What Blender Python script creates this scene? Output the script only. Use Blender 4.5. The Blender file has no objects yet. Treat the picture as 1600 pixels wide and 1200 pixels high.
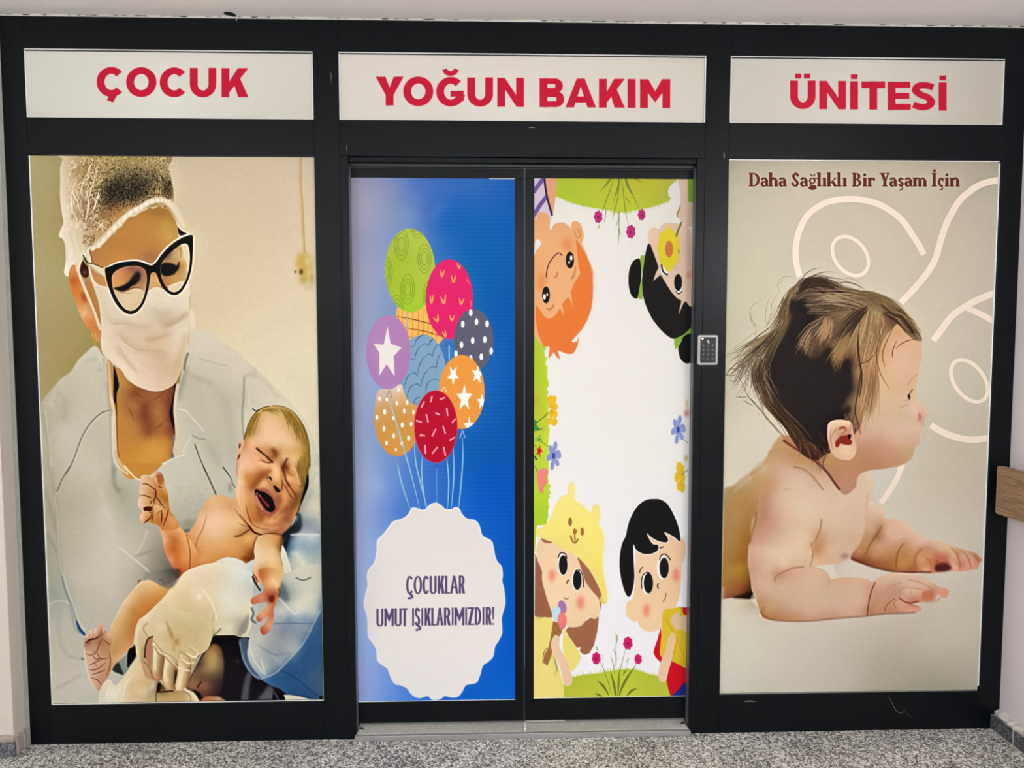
import bpy, bmesh, math, random
import numpy as np
from mathutils import Vector, Matrix
SC = bpy.context.scene; COL = SC.collection
# ------------------------------------------------------------------ camera
YAW, PITCH, ROLL, CAMZ, CAMY, FPX = 0.03026445, 0.06400040, -0.00075833, 1.541638, -2.75, 1150.0
def cam_axes():
    cy, sy, cp, sp, cr, sr = math.cos(YAW), math.sin(YAW), math.cos(PITCH), math.sin(PITCH), math.cos(ROLL), math.sin(ROLL)
    w = np.array([sy*cp, cy*cp, -sp]); r = np.array([cy, -sy, 0.]); u = np.cross(r, w)
    return r*cr+u*sr, -r*sr+u*cr, w
CR, CU, CW = cam_axes()
cam = bpy.data.cameras.new('camera'); co = bpy.data.objects.new('camera', cam); COL.objects.link(co)
cam.sensor_width = 36; cam.sensor_fit = 'HORIZONTAL'; cam.lens = FPX/1600*36; cam.clip_start = .05
M4 = Matrix.Identity(4)
for i in range(3): M4[i][0], M4[i][1], M4[i][2] = CR[i], CU[i], -CW[i]
M4[0][3], M4[1][3], M4[2][3] = 0, CAMY, CAMZ
co.matrix_world = M4; SC.camera = co
def back(px, y):
    """points of the photograph carried onto the vertical plane at depth y: (X, Z)"""
    px = np.asarray(px, float); d = CW+CR*((px[..., 0:1]-800)/FPX)-CU*((px[..., 1:2]-600)/FPX)
    t = (y-CAMY)/d[..., 1:2]; return np.concatenate([d[..., 0:1]*t, CAMZ+d[..., 2:3]*t], -1)
# ------------------------------------------------------------------ world, exposure
SC.view_settings.view_transform = 'Standard'; SC.view_settings.look = 'None'; SC.view_settings.gamma = 1; SC.view_settings.use_curve_mapping = False
SC.view_settings.exposure = 0.0
W = bpy.data.worlds.new('world'); SC.world = W; W.use_nodes = True
W.node_tree.nodes['Background'].inputs[0].default_value = (.8, .85, .9, 1); W.node_tree.nodes['Background'].inputs[1].default_value = .3
FILL_LAMPS = [(-1.75, -2.3, 2.03, 15.6), (.0, -2.4, 2.03, 6.8), (1.8, -2.3, 2.03, 16.6), (-.7, -4.6, 2.1, 22), (.95, -4.6, 2.1, 22)]   # added globe fill lights, out of view: x, y, z, glow
FILL_COL = (.895, .955, .985)
SC.cycles.max_bounces = 8
# ---------------------------------------------------------------- print rasteriser (numpy): draws the flat prints of the panels, some light falloff in their colours
def hx(s):
    if not isinstance(s, str): return np.array(s, float)
    return np.array([int(s[i:i+2], 16) for i in (0, 2, 4)], float) / 255
ORG = [0, 0, 1]                       # the shapes are noted in enlarged crops: crop origin and magnification
def org(x=0, y=0, k=1): ORG[:] = [x, y, k]
def cv(a): return np.asarray(a, float)/ORG[2]+ORG[:2]
def P(s):
    if isinstance(s, str): return cv([[float(v) for v in q.split(',')] for q in s.split()])
    return np.array(s, float)
def spline(p, closed=True, n=7):
    p = np.asarray(p, float); N = len(p)
    if N < 3: return p
    t = np.linspace(0, 1, n, endpoint=False)[:, None]; out = []
    for i in range(N if closed else N-1):
        if closed: a, b, c, d = p[(i-1) % N], p[i], p[(i+1) % N], p[(i+2) % N]
        else: a, b, c, d = p[max(i-1, 0)], p[i], p[i+1], p[min(i+2, N-1)]
        if np.allclose(b, c): continue
        if np.allclose(a, b): a = b-(c-b)*.3
        if np.allclose(c, d): d = c+(c-b)*.3
        out.append(.5*(2*b+(c-a)*t+(2*a-5*b+4*c-d)*t*t+(3*b-a-3*c+d)*t**3))
    if not closed: out.append(p[-1:])
    return np.concatenate(out)
def ell(cx, cy, rx, ry=None, rot=0, n=40, a0=0, a1=360):
    ry = rx if ry is None else ry; full = abs(a1-a0) >= 360
    a = np.radians(np.linspace(a0, a1, n, endpoint=not full)); r = math.radians(rot)
    x, y = rx*np.cos(a), ry*np.sin(a)
    return np.stack([cx+x*math.cos(r)-y*math.sin(r), cy+x*math.sin(r)+y*math.cos(r)], 1)
def ez(txt):
    """ellipses 'cx,cy,rx,ry,rot' in crop units"""
    r = []
    for q in txt.split():
        v = [float(z) for z in q.split(',')]; x, y = cv(v[:2]); r.append(ell(x, y, v[2]/ORG[2], v[3]/ORG[2], v[4] if len(v) > 4 else 0))
    return r
def ribbon(p, w, closed=False, wy=None):
    p = np.asarray(p, float); n = len(p)
    w = np.broadcast_to(np.interp(np.linspace(0, 1, n), np.linspace(0, 1, len(w)), w) if hasattr(w, '__len__') else np.full(n, float(w)), (n,))[:, None]/2
    if closed: d = np.roll(p, -1, 0)-np.roll(p, 1, 0)
    else: d = np.gradient(p, axis=0)
    l = np.hypot(d[:, 0], d[:, 1])[:, None]; d = d/np.maximum(l, 1e-6)
    nn = np.stack([-d[:, 1], d[:, 0]], 1)
    if wy is not None: nn = nn*np.array([1, wy])
    if closed: return [p+nn*w, (p-nn*w)[::-1]]
    return [np.concatenate([p+nn*w, (p-nn*w)[::-1]])]
def box1(m, r, ax):
    c = np.cumsum(np.pad(m, [(r+1, r) if i == ax else (0, 0) for i in range(m.ndim)], mode='constant'), axis=ax)
    n = m.shape[ax]; a = np.take(c, np.arange(2*r+1, 2*r+1+n), axis=ax); b = np.take(c, np.arange(0, n), axis=ax)
    return (a-b)/(2*r+1)
def blur(m, s):
    if s < .35: return m
    r = max(1, int(round(s*.98)))
    if s < 1.0:
        k = min(.45, s*s*.5)
        q = np.pad(m, 1, mode='edge'); q = q[:, 1:-1]*(1-2*k)+(q[:, :-2]+q[:, 2:])*k
        return q[1:-1]*(1-2*k)+(q[:-2]+q[2:])*k
    for _ in range(3):
        m = box1(m, r, 0) if _ < 3 else m; m = box1(m, r, 1)
    return m
class Canvas:
    def __init__(s, T, w, h, S, bg='808080'):
        s.T, s.w, s.h, s.S = T, w, h, S; s.im = np.empty((h, w, 3)); s.im[:] = hx(bg); s.clipm = None
        s.rng = np.random.RandomState(5)
    def cover(s, cs, pad=0):
        V = 4; cs = [s.T(np.asarray(c, float)) for c in cs]; al = np.concatenate(cs)
        x0 = max(0, int(np.floor(al[:, 0].min()))-pad); x1 = min(s.w, int(np.ceil(al[:, 0].max()))+pad+1)
        y0 = max(0, int(np.floor(al[:, 1].min()))-pad); y1 = min(s.h, int(np.ceil(al[:, 1].max()))+pad+1)
        if x1 <= x0 or y1 <= y0: return None
        W, H = x1-x0, y1-y0; acc = np.zeros((H*V, W+2))
        A = []; B = []
        for c in cs:
            d = np.roll(c, -1, 0)
            if len(cs) > 2 and (c[:, 0]*d[:, 1]-d[:, 0]*c[:, 1]).sum() < 0: A.append(d); B.append(c)
            else: A.append(c); B.append(d)
        A = (np.concatenate(A)-[x0, y0])*[1, V]; B = (np.concatenate(B)-[x0, y0])*[1, V]
        sg = np.where(B[:, 1] > A[:, 1], 1., -1.); lo = np.where((sg > 0)[:, None], A, B); hi = np.where((sg > 0)[:, None], B, A)
        r0 = np.clip(np.ceil(lo[:, 1]-.5), 0, H*V).astype(int); r1 = np.clip(np.ceil(hi[:, 1]-.5), 0, H*V).astype(int)
        n = r1-r0; k = n > 0
        if not k.any(): return None
        lo, hi, sg, r0, n = lo[k], hi[k], sg[k], r0[k], n[k]
        idx = np.repeat(np.arange(len(n)), n); off = np.arange(n.sum())-np.repeat(np.cumsum(n)-n, n); row = r0[idx]+off
        sl = (hi[:, 0]-lo[:, 0])/np.maximum(hi[:, 1]-lo[:, 1], 1e-9)
        x = np.clip(lo[idx, 0]+(row+.5-lo[idx, 1])*sl[idx], 0, W); xi = np.floor(x).astype(int); f = x-xi
        fl = acc.ravel(); base = row*(W+2)+xi
        np.add.at(fl, base, sg[idx]*(1-f)); np.add.at(fl, base+1, sg[idx]*f)
        m = np.clip(np.abs(np.cumsum(acc, 1)[:, :W]), 0, 1).reshape(H, V, W).mean(1)
        return m, (y0, y1, x0, x1)
    def put(s, m, b, col, a=1):
        y0, y1, x0, x1 = b; m = (m*a)
        if s.clipm is not None: m = m*s.clipm[y0:y1, x0:x1]
        m = m[..., None]; s.im[y0:y1, x0:x1] = s.im[y0:y1, x0:x1]*(1-m)+col*m
    def cs(s, p, smooth, closed=True):
        if isinstance(p, (list, tuple)) and len(p) and isinstance(p[0], np.ndarray): return p
        p = P(p); return [spline(p, closed) if smooth else p]
    def fill(s, p, col, smooth=1, soft=0, a=1):
        r = s.cover(s.cs(p, smooth), int(soft*s.S*3)+1 if soft else 0)
        if r is None: return
        m, b = r; s.put(blur(m, soft*s.S) if soft else m, b, hx(col), a)
    def grad(s, p, samples, smooth=1, soft=0, a=1, pw=2.2):
        """fill a shape with colours interpolated from 'x,y,rrggbb' samples"""
        r = s.cover(s.cs(p, smooth), int(soft*s.S*3)+1 if soft else 0)
        if r is None: return
        m, b = r; m = blur(m, soft*s.S) if soft else m; s.put(m, b, s.field(samples, b, pw), a)
    def field(s, samples, b, pw=2.2):
        q = [v.split(',') for v in samples.split()]; pts = s.T(cv([[float(v[0]), float(v[1])] for v in q])); c = np.array([hx(v[2]) for v in q])
        y0, y1, x0, x1 = b; st = 6; ys = np.arange(y0, y1+st, st, dtype=float); xs = np.arange(x0, x1+st, st, dtype=float)
        n = len(pts); A = np.ones((n+3, n+3)); A[:n, :n] = np.sqrt(((pts[:, None]-pts)**2).sum(-1)+(3*s.S)**2)-np.eye(n)*1.5
        A[:n, n+1:] = pts; A[n:, n:] = 0; A[n+1:, :n] = pts.T; A[n:, :n] = np.concatenate([np.ones((1, n)), pts.T])
        wt = np.linalg.lstsq(A, np.concatenate([c, np.zeros((3, 3))]), rcond=1e-9)[0]
        d = np.sqrt((xs[None, :, None]-pts[:, 0])**2+(ys[:, None, None]-pts[:, 1])**2+(3*s.S)**2)
        g = d @ wt[:n]+wt[n]+xs[None, :, None]*wt[n+1]+ys[:, None, None]*wt[n+2]; g = np.clip(g, c.min(0)-.03, c.max(0)+.03)
        fy = (np.arange(y0, y1)-y0)/st; iy = fy.astype(int); fy = (fy-iy)[:, None, None]; g = g[iy]*(1-fy)+g[np.minimum(iy+1, len(ys)-1)]*fy
        fx = (np.arange(x0, x1)-x0)/st; ix = fx.astype(int); fx = (fx-ix)[None, :, None]
        return g[:, ix]*(1-fx)+g[:, np.minimum(ix+1, len(xs)-1)]*fx
    def line(s, p, w, col, smooth=1, soft=0, a=1, closed=False, wy=None):
        p = P(p) if isinstance(p, str) else np.asarray(p, float)
        if smooth: p = spline(p, closed)
        s.fill(ribbon(p, w, closed, wy), col, 0, soft, a)
    def lines(s, txt, w, col, soft=0, a=1, taper=1):
        c = []
        for q in txt.split(';'):
            q = q.strip()
            if q: c += ribbon(spline(P(q), False), [w*.35, w, w, w*.3] if taper else w)
        c.append(c[0][:3]*0+c[0][0]); c.append(c[-1]); s.fill(c, col, 0, soft, a)
    def blob(s, x, y, rx, ry, col, a=1, rot=0):
        s.fill([ell(x, y, rx*.75, ry*.75, rot, 28)], col, 0, min(rx, ry)*.38, a)
    def blobs(s, txt):
        """'x,y,rx,ry,rot,rrggbb,alpha' airbrush dabs"""
        for q in txt.split():
            v = q.split(','); x, y = cv([float(v[0]), float(v[1])]); s.blob(x, y, float(v[2])/ORG[2], float(v[3])/ORG[2], v[5], float(v[6]), float(v[4]))
    def clip(s, p=None, smooth=1, soft=0):
        s.clipm = None
        if p is None: return
        z = np.zeros((s.h, s.w)); r = s.cover(s.cs(p, smooth), int(soft*s.S*3)+1 if soft else 0)
        if r: m, b = r; z[b[0]:b[1], b[2]:b[3]] = blur(m, soft*s.S) if soft else m
        s.clipm = z
    def strands(s, A, B, n, w, cols, a=.7, bend=6, jit=3, lj=.15):
        """hair: n tapered strands interpolated between guide curves A and B (same point count)"""
        A, B = P(A), P(B); R = s.rng; k = len(cols)
        for ci in range(k):
            c = []
            for _ in range(max(1, n//k)):
                t = R.rand(); p = A*(1-t)+B*t; t0 = R.rand()*lj; t1 = 1-R.rand()*lj*1.6
                q = spline(p, False, 5); i0 = int(t0*len(q)); i1 = max(i0+4, int(t1*len(q))); q = q[i0:i1]
                if len(q) < 4: continue
                u = np.linspace(0, 1, len(q))[:, None]; q = q+R.randn(2)*jit+u*R.randn(2)*bend
                c += ribbon(q, [w*.2, w*(.6+R.rand()), w*.7, w*.15])
            c.append(c[0]); s.fill(c, cols[ci], 0, 0, a)
    def clarity(s, r, amt):
        """the crisp local contrast of the printed photo"""
        k = int(r*3)+2; q = np.pad(s.im, ((k, k), (k, k), (0, 0)), mode='edge')
        g = (q*[.3, .59, .11]).sum(-1); d = g-blur(g, r); s.im = np.clip(s.im+amt*d[k:-k, k:-k, None], 0, 1)
    def tex(s, amp, sc, box=None):
        """faint paper grain"""
        y0, y1, x0, x1 = box or (0, s.h, 0, s.w)
        n = s.rng.randn((y1-y0)//sc+2, (x1-x0)//sc+2); n = np.repeat(np.repeat(n, sc, 0), sc, 1)[:y1-y0, :x1-x0]
        s.im[y0:y1, x0:x1] += blur(n, sc*.6)[..., None]*amp
def quadpoly(x0, x1, y0, y1): return np.array([[x0, y0], [x1, y0], [x1, y1], [x0, y1]], float)
def glyph(ch, x0, x1, y0, y1, t, h, serif=0):
    """contours of a capital; t stem width, h bar height (px)"""
    w, H = x1-x0, y1-y0; R = []; cx, cy = (x0+x1)/2, (y0+y1)/2; q = quadpoly
    base = {'Ç': 'C', 'Ğ': 'G', 'Ü': 'U', 'İ': 'I', 'Ş': 'S'}.get(ch, ch)
    def L(p, sm=0): R.extend(ribbon(spline(P(p), False) if sm else P(p), t, False, h/t))
    if base == 'I': R.append(q(x0, x1, y0, y1))
    elif base == 'O':
        R.append(ell(cx, cy, w/2, H/2+.012*H)); R.append(ell(cx, cy, w/2-t, H/2-h*.95)[::-1])
        return R+['hole']
    elif base in 'CG':
        e = 42 if base == 'C' else 45
        R += ribbon(ell(x0+w*.53, cy, w*.53-t/2, H/2+.012*H-h/2, 0, 40, e if base == 'C' else 12, 360-e), t, False, h/t)
        if base == 'G': R.append(np.array([[x0+w*.52, y0+H*.47], [x1, y0+H*.47], [x1, y0+H*.82], [x1-t*.9, y0+H*.86], [x1-t*.9, y0+H*.47+h*.85], [x0+w*.52, y0+H*.47+h*.85]]))
    elif base == 'U':
        a = ell(cx, y1-w*.5+.01*H, w/2-t/2, w/2-h/2, 0, 22, 0, 180)
        R += ribbon(np.concatenate([[[x1-t/2, y0], [x1-t/2, y1-w*.6]], a, [[x0+t/2, y1-w*.6], [x0+t/2, y0]]]), t, False, h/t)
    elif base == 'K':
        R.append(q(x0, x0+t, y0, y1)); R.append(np.array([[x0+t*.9, y0+H*.50], [x1-t*1.35, y0], [x1, y0], [x0+t*.9, y0+H*.86]]))
        R.append(np.array([[x0+w*.42, y0+H*.44], [x0+w*.68, y0+H*.34], [x1, y1], [x1-t*1.3, y1]]))
    elif base == 'Y':
        R.append(np.array([[x0, y0], [x0+t*1.25, y0], [cx, y0+H*.38], [x1-t*1.25, y0], [x1, y0], [cx+t/2, y0+H*.64], [cx+t/2, y1], [cx-t/2, y1], [cx-t/2, y0+H*.64]]))
    elif base == 'N':
        R += [q(x0, x0+t, y0, y1), q(x1-t, x1, y0, y1), np.array([[x0, y0], [x0+t*.95, y0], [x1, y1], [x1-t*.95, y1]])]
    elif base == 'M':
        R += [q(x0, x0+t, y0, y1), q(x1-t, x1, y0, y1)]
        R.append(np.array([[x0, y0], [x0+t*1.05, y0], [cx, y0+H*.42], [x1-t*1.05, y0], [x1, y0], [x1, y0+H*.12], [cx, y0+H*.8], [x0, y0+H*.12]]))
    elif base == 'A':
        R.append(np.array([[x0, y1], [cx-t*.5, y0], [cx+t*.5, y0], [x1, y1], [x1-t*1.08, y1], [cx, y0+H*.27], [x0+t*1.08, y1]]))
        R.append(np.array([[x0+w*.22, y0+H*.62], [x1-w*.22, y0+H*.62], [x1-w*.16, y0+H*.62+h*.9], [x0+w*.16, y0+H*.62+h*.9]]))
    elif base == 'B':
        h = h*.86; t2 = t
        R.append(q(x0, x0+t, y0, y1))
        R += ribbon(np.concatenate([[[x0+t*.5, y0+h/2], [x0+w*.5, y0+h/2]], ell(x0+w*.62, y0+H*.265, w*.33-t/2, H*.265-h/2, 0, 14, -90, 90), [[x0+t*.5, y0+H*.53-h/2]]]), t*.95, False, h/t)
        R += ribbon(np.concatenate([[[x0+t*.5, y0+H*.45+h/2], [x0+w*.5, y0+H*.45+h/2]], ell(x0+w*.66, y0+H*.725, w*.34-t/2, H*.275-h/2, 0, 14, -90, 90), [[x0+t*.5, y1-h/2]]]), t, False, h/t)
    elif base == 'R':
        R.append(q(x0, x0+t, y0, y1))
        R += ribbon(np.concatenate([[[x0+t*.5, y0+h/2], [x0+w*.45, y0+h/2]], ell(x0+w*.5, y0+H*.27, w*.42-t/2, H*.27-h/2, 0, 14, -90, 90), [[x0+t*.5, y0+H*.54-h/2]]]), t, False, h/t)
        R.append(np.array([[x0+w*.35, y0+H*.5], [x0+w*.35+t, y0+H*.45], [x1, y1], [x1-t*1.15, y1]]))
    elif base == 'D':
        R.append(q(x0, x0+t, y0, y1))
        R += ribbon(np.concatenate([[[x0+t*.5, y0+h/2], [x0+w*.35, y0+h/2]], ell(x0+w*.42, cy, w*.58-t/2, H/2-h/2, 0, 18, -90, 90), [[x0+t*.5, y1-h/2]]]), t, False, h/t)
    elif base == 'T': R += [q(x0, x1, y0, y0+h), q(cx-t/2, cx+t/2, y0, y1)]
    elif base == 'E': R += [q(x0, x0+t, y0, y1), q(x0, x1, y0, y0+h*.92), q(x0, x1-w*.04, cy-h*.45, cy+h*.45), q(x0, x1+w*.02, y1-h*.92, y1)]
    elif base == 'L': R += [q(x0, x0+t, y0, y1), q(x0, x1, y1-h, y1)]
    elif base == 'Z': R += [q(x0, x1, y0, y0+h), q(x0, x1, y1-h, y1), np.array([[x1-t*1.25, y0], [x1, y0], [x0+t*1.25, y1], [x0, y1]])]
    elif base == 'S':
        R += ribbon(spline(P([[x0+w*.91, y0+H*.19], [x0+w*.6, y0+h*.5], [x0+w*.3, y0+h*.58], [x0+w*.17, y0+H*.29], [x0+w*.4, y0+H*.455], [x0+w*.68, y0+H*.545], [x0+w*.83, y0+H*.72], [x0+w*.66, y1-h*.58], [x0+w*.38, y1-h*.5], [x0+w*.07, y0+H*.8]]), False), t*.98, False, h/t*.98)
    elif base == '!': R += [np.array([[x0, y0], [x1, y0], [cx+t*.3, y0+H*.7], [cx-t*.3, y0+H*.7]]), q(x0+.3, x1-.3, y1-h*1.2, y1)]
    if ch in 'ÇŞ' and not serif: R.append(np.array([[cx-t*.1, y1-h*.3], [cx+t*.9, y1-h*.3], [cx+t*.35, y1+H*.2], [cx-t*.45, y1+H*.13]]))
    if ch in 'ÇŞ' and serif: R += ribbon(spline(P([[cx, y1], [cx+t*1.1, y1+H*.08], [cx+t*1.1, y1+H*.18], [cx-t*.8, y1+H*.24]]), False), t*.9)
    if ch == 'Ü': R += [q(x0+w*.2, x0+w*.44, y0-H*.24, y0-H*.075), q(x0+w*.54, x0+w*.79, y0-H*.24, y0-H*.075)]
    if ch == 'İ': R.append(q(x0+w*.1, x1-w*.05, y0-H*.24, y0-H*.075))
    if ch == 'Ğ': R += ribbon(ell(cx+w*.02, y0-H*.30, w*.215, H*.17, 0, 14, 8, 172), t*.62)
    return R
def caps(c, txt, xs, top0, top1, H, t, h, col, serif=0):
    """capitals at measured left and right edges; the tops run from top0 to top1"""
    X0, X1 = xs[0][0], xs[-1][1]
    for ch, (a, b) in zip(txt, xs):
        y = top0+(top1-top0)*((a+b)/2-X0)/(X1-X0); g = glyph(ch, a, b, y, y+H, t, h, serif)
        if isinstance(g[-1], str): c.fill(g[:-1], col, 0)
        else:
            for k in g: c.fill([k], col, 0)
def art_signs(c):
    c.grad('0,0 1600,0 1600,300 0,300', '60,90,d3d1c6 60,180,cfccc2 260,90,ddd9cf 260,170,dcd9d0 480,90,d3cfc5 480,178,cbc6bc 560,95,d8d0c8 560,170,d6cfc6 800,95,dad2c9 800,180,dad4cb 1080,95,cfc9bd 1080,180,cec9be 1160,100,c9c4b9 1160,180,c8c2b7 1350,100,d2ccc2 1350,180,d2ccc2 1550,105,c6bfb4 1550,180,c0b8ac', 0)  # white grounds hold the light falloff in their colour, darker at the sides
    red = 'c01a38'; t, h = 12.2, 10.6
    caps(c, 'ÇOCUK', [(151,194),(197,244.3),(249.5,292.3),(296.5,337.7),(346,388)], 105, 106.5, 45.5, t, h, red)
    caps(c, 'YOĞUNBAKIM', [(587,630.5),(630,677),(681.5,724.5),(730,770.3),(777,818.6),(843,881.5),(883.5,931),(935.7,976),(980.5,993),(1000,1047)], 119.5, 124, 45, t, h, red)
    caps(c, 'ÜNİTESİ', [(1234.5,1274.3),(1280.2,1321.8),(1328.2,1340.6),(1346,1383),(1387,1422.2),(1424.3,1461.5),(1466.6,1479)], 125.5, 128.7, 44, t, h*.97, red)
def art_balloons(c):
    c.grad('500,200 900,200 900,1200 500,1200', '550,280,9a96a8 550,400,9894ab 555,520,9aa0b8 558,650,9aa2c2 560,760,a0a9cd 562,880,a2b2de 566,1000,9cb4e6 570,1090,94aee4 600,300,8a90b0 590,420,949ab8 590,560,8f9dc4 590,760,8ea4d4 590,860,8ba4da 590,1060,86a4e4 620,290,7484b4 640,340,6f88b8 620,400,7592c0 600,600,86a0c8 610,740,6a8fcc 620,800,4f7cc8 650,290,4a6fb4 660,380,4e74b4 665,330,4a6cb0 630,1080,5286dc 655,740,3a6cbc 655,780,3e70c0 690,380,2a66ae 690,330,1c5fae 700,290,3163ac 700,350,0f5aa6 690,700,3068b8 690,760,2c68bc 700,1085,1560cc 740,290,2f63ac 740,400,025aa2 760,480,0256a0 790,290,1a5aa8 795,400,0258a2 795,560,0254a4 730,700,0456a8 760,700,0252a6 795,700,0250a8 750,780,0254b8 795,800,0252b4 795,900,0258bc 795,1000,025ac4 760,1085,0a60cc 800,1090,0a62d0', 0, pw=2.6)
    c.blobs('640,310,22,16,0,5f80b8,.5 655,365,18,8,-35,5f7ab0,.6 682,330,28,10,-38,4a72b6,.5 700,300,22,16,0,3a66ae,.4 572,330,20,40,0,a0a0b4,.5')
    for i in range(90):
        y = 285+i*6.5; c.line([[640, y], [820, y-3]], 2.2, '4a90d8', 0, .6, .10)
    # waffle piece and back balloons
    c.clip('620,480 692,470 700,520 684,540 662,535 630,530 616,520', 0)
    c.fill('600,470 700,470 700,540 600,540', 'eeb35a', 0)
    c.lines('617,494 650,500 700,513;633,512 665,518 700,528;638,526 660,530', 1.5, '8a3a1c')
    c.lines('622,482 623,500;628,481 629,505;637,488 637,520;645,486 645,530;654,484 653,530;663,482 661,524;670,500 668,524;677,505 674,534;683,515 681,534', 1.3, '8a3a1c')
    c.clip()
    c.line('636,488 636.5,496 635.5,512', 2.2, '8fb0a8')
    g = [ell(641, 422.4, 39, 65.5, -1)]; c.fill(g, 'a3b936', 0); c.clip(g, 0)
    c.grad('590,340 690,340 690,500 590,500', '610,380,a6ba3c 670,380,acc045 620,430,a0b630 665,440,a9bd3c 640,470,a0c030 660,485,94c42c 630,400,a0b636', 0)
    def egg(x, y, k, rot, n=3):
        for q in range(n): c.line(spline(P([[x+math.cos(math.radians(a)+0)*k*rx*(1-.27*q), y+math.sin(math.radians(a))*k*ry*(1-.27*q)] for a, rx, ry in [(i*45+rot*0, 11 if i not in (3, 5) else 10.5, 24) for i in range(8)]])), 1.1, '6f8a20', 0, 0, .8, True)
    egg(627, 382, 1, 0); egg(663, 404, .95, 0); egg(637, 452, .98, 0); egg(602, 425, 1, 0); egg(671, 462, .95, 0); egg(652, 352, .85, 0); egg(620, 484, .95, 0)
    c.clip()
    g = [ell(702, 467.5, 37, 62.5, 0)]
    m = ell(702, 467.5, 37, 62.5)
    c.fill([m], 'd71f64', 0); c.clip([m], 0)
    c.blobs('690,430,22,18,0,dc2a72,.5 715,490,22,26,0,e01868,.5')
    c.lines('688.5,421 690.5,432 694,422;705,430 708.5,441 712,430;714,411 717.5,419 719,414;729,436 733,443;672,461 674,473 677.5,460;688,463 693.5,474 696.5,460;718,465 720,475 725,466;735,470 736.5,479;677,496 683.5,502 684,491;702.5,492 706,501 710,492;691,518 696,526 695.5,515', 3.2, 'f39a5a')
    c.clip()
    c.lines('700,532 697,540 705,541 702.5,532', 1, '4848a8'); c.line('701.7,540 701.8,562', 2, '8cc0e8')
    c.clip(); m = [ell(664, 588, 39, 65)]
    m = [ell(662, 582, 34, 60, -3)]
    c.fill('640,532 652,525 664,523 676,528 686,540 693,556 696,574 693,600 680,630 650,640 634,620 628,590 630,550', '7c9ebc'); c.clip('640,532 652,525 664,523 676,528 686,540 693,556 696,574 693,600 680,630 650,640 634,620 628,590 630,550')
    org(540, 470, 5.714)
    c.lines('578,408 596,412 610,410;610,410 622,370 645,330 685,304;640,345 690,303 735,305;745,402 750,375 765,350 785,335;570,515 590,520 614,532;614,532 625,480 645,430 680,400;680,400 710,382 745,402;745,402 750,380 770,350 790,335;778,500 785,450 805,410 832,382;640,670 655,590 680,530 715,492;715,492 750,475 778,500;812,606 815,560 830,500 860,460;520,800 530,740 555,675 590,648;590,648 620,645 640,670;670,770 685,700 710,645 745,605;745,605 785,585 812,606;545,880 560,810 590,760 620,743;620,743 650,745 670,770;718,830 720,770 740,725 770,705;770,705 800,698 832,712;606,935 615,895 640,865 670,862', 1.3, '3f5c74')
    org()
    c.clip()
    m = [ell(740, 531.5, 30.8, 49)]; c.fill(m, '5a5a6c', 0)
    for x, y in ((735.5,488.5),(744.5,502.5),(723,506.5),(761,506),(721,538.7),(738.5,532),(757.5,530.5),(767.5,548.5),(712.5,552.5),(752,557.5),(735.5,560)): c.fill([ell(x, y, 2.8, 5.4)], 'f4f4f2', 0)
    m = [ell(721.5, 612.5, 35.8, 58)]; c.fill(m, 'e2923e', 0); c.clip(m, 0)
    def star(x, y, r, k=1, rot=0, col='f2f0ea'):
        p = []
        for i in range(10):
            a = math.radians(-90+i*36+rot); rr = r if i % 2 == 0 else r*.42; p.append([x+math.cos(a)*rr*.8, y+math.sin(a)*rr*1.25*k])
        c.fill(p, col, 0)
    star(708, 586, 12, 1.1, 36); star(746, 585, 13, .95, 8); star(725.5, 622, 16.5, 1.08); star(753, 628, 11); star(733, 666, 12); c.line('690,612 695,604 697,612', 1.2, 'f4f0e8', 0)
    c.clip()
    m = [ell(607, 550.3, 34.5, 57.8, 1)]; c.fill(m, 'ac7cae', 0); c.clip(m, 0); c.blobs('590,530,20,40,0,b488b6,.5 625,580,20,30,0,a676a4,.4'); c.clip()
    c.fill('605.5,509.5 610.3,537.3 627.5,542.8 615.3,556.3 616.8,588.5 604,569 592.8,586.7 592.8,551 583.6,537 599.5,538.5', 'e6e0da', 0)
    m = [ell(616, 656, 32, 56.5)]; p = '591,610 585,640 585,665 592,690 604,706 617,712.5 632,710 645,698 652,680 655,640 640,628 632,615 626,600 612,608'
    c.grad(p, '600,612,d0b8a8 625,604,dcc6b4 600,632,c89c6a 620,640,cc9654 640,640,cc944c 600,670,cb9148 640,670,cb9146 620,700,cf9246 600,650,cb9450'); c.clip(p)
    for x, y, r in ((622.8,609,2.2),(593,623,2.4),(604.5,624,2.2),(620,630,2.4),(636,629,2.4),(601,643.5,2.8),(589,652,2.6),(631.5,642,2.6),(646,644,2.3),(615,653,2.3),(628.5,664,2.8),(642.5,662.5,2.4),(600,669.5,2.8),(615,681,2.6),(638.5,684.5,2.7),(604,692.5,2.4),(628,692.5,2.3),(618.5,702.5,1.9)): c.fill([ell(x, y, r*.85, r*1.5)], 'fbf6ee', 0)
    c.clip()
    m = [ell(681, 666.5, 33.2, 56)]; c.fill([ell(681, 666.5, 34, 56.8)], 'd83848', 0); c.fill(m, 'b20a2c', 0); c.clip(m, 0)
    for q in ('675,618.5 673,628.5', '687,624 695.5,621', '663,627 658,637', '666,647 669,660', '680,645 687,648', '698,637 699.5,650', '650,657 659,660', '712,654 706,661', '692,665 696,678', '681,670 675,682', '656,679 664,681', '702,688 711,683', '664,695 665,709', '684,698 675,709', '693,698 696,712', '656,681 661,680'): c.line(q, 2.4, 'f4a4b0', 0)
    c.clip()
    # knots and strings
    for x, y, col in ((608, 610, '6a6470'), (619.5, 717, '9088a0'), (681.5, 723.5, '4a48a0'), (722.5, 673, 'd8dcf0')):
        c.line([[x, y], [x-4, y+11], [x+4.3, y+11], [x+.5, y]], 1, col, 0)
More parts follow.
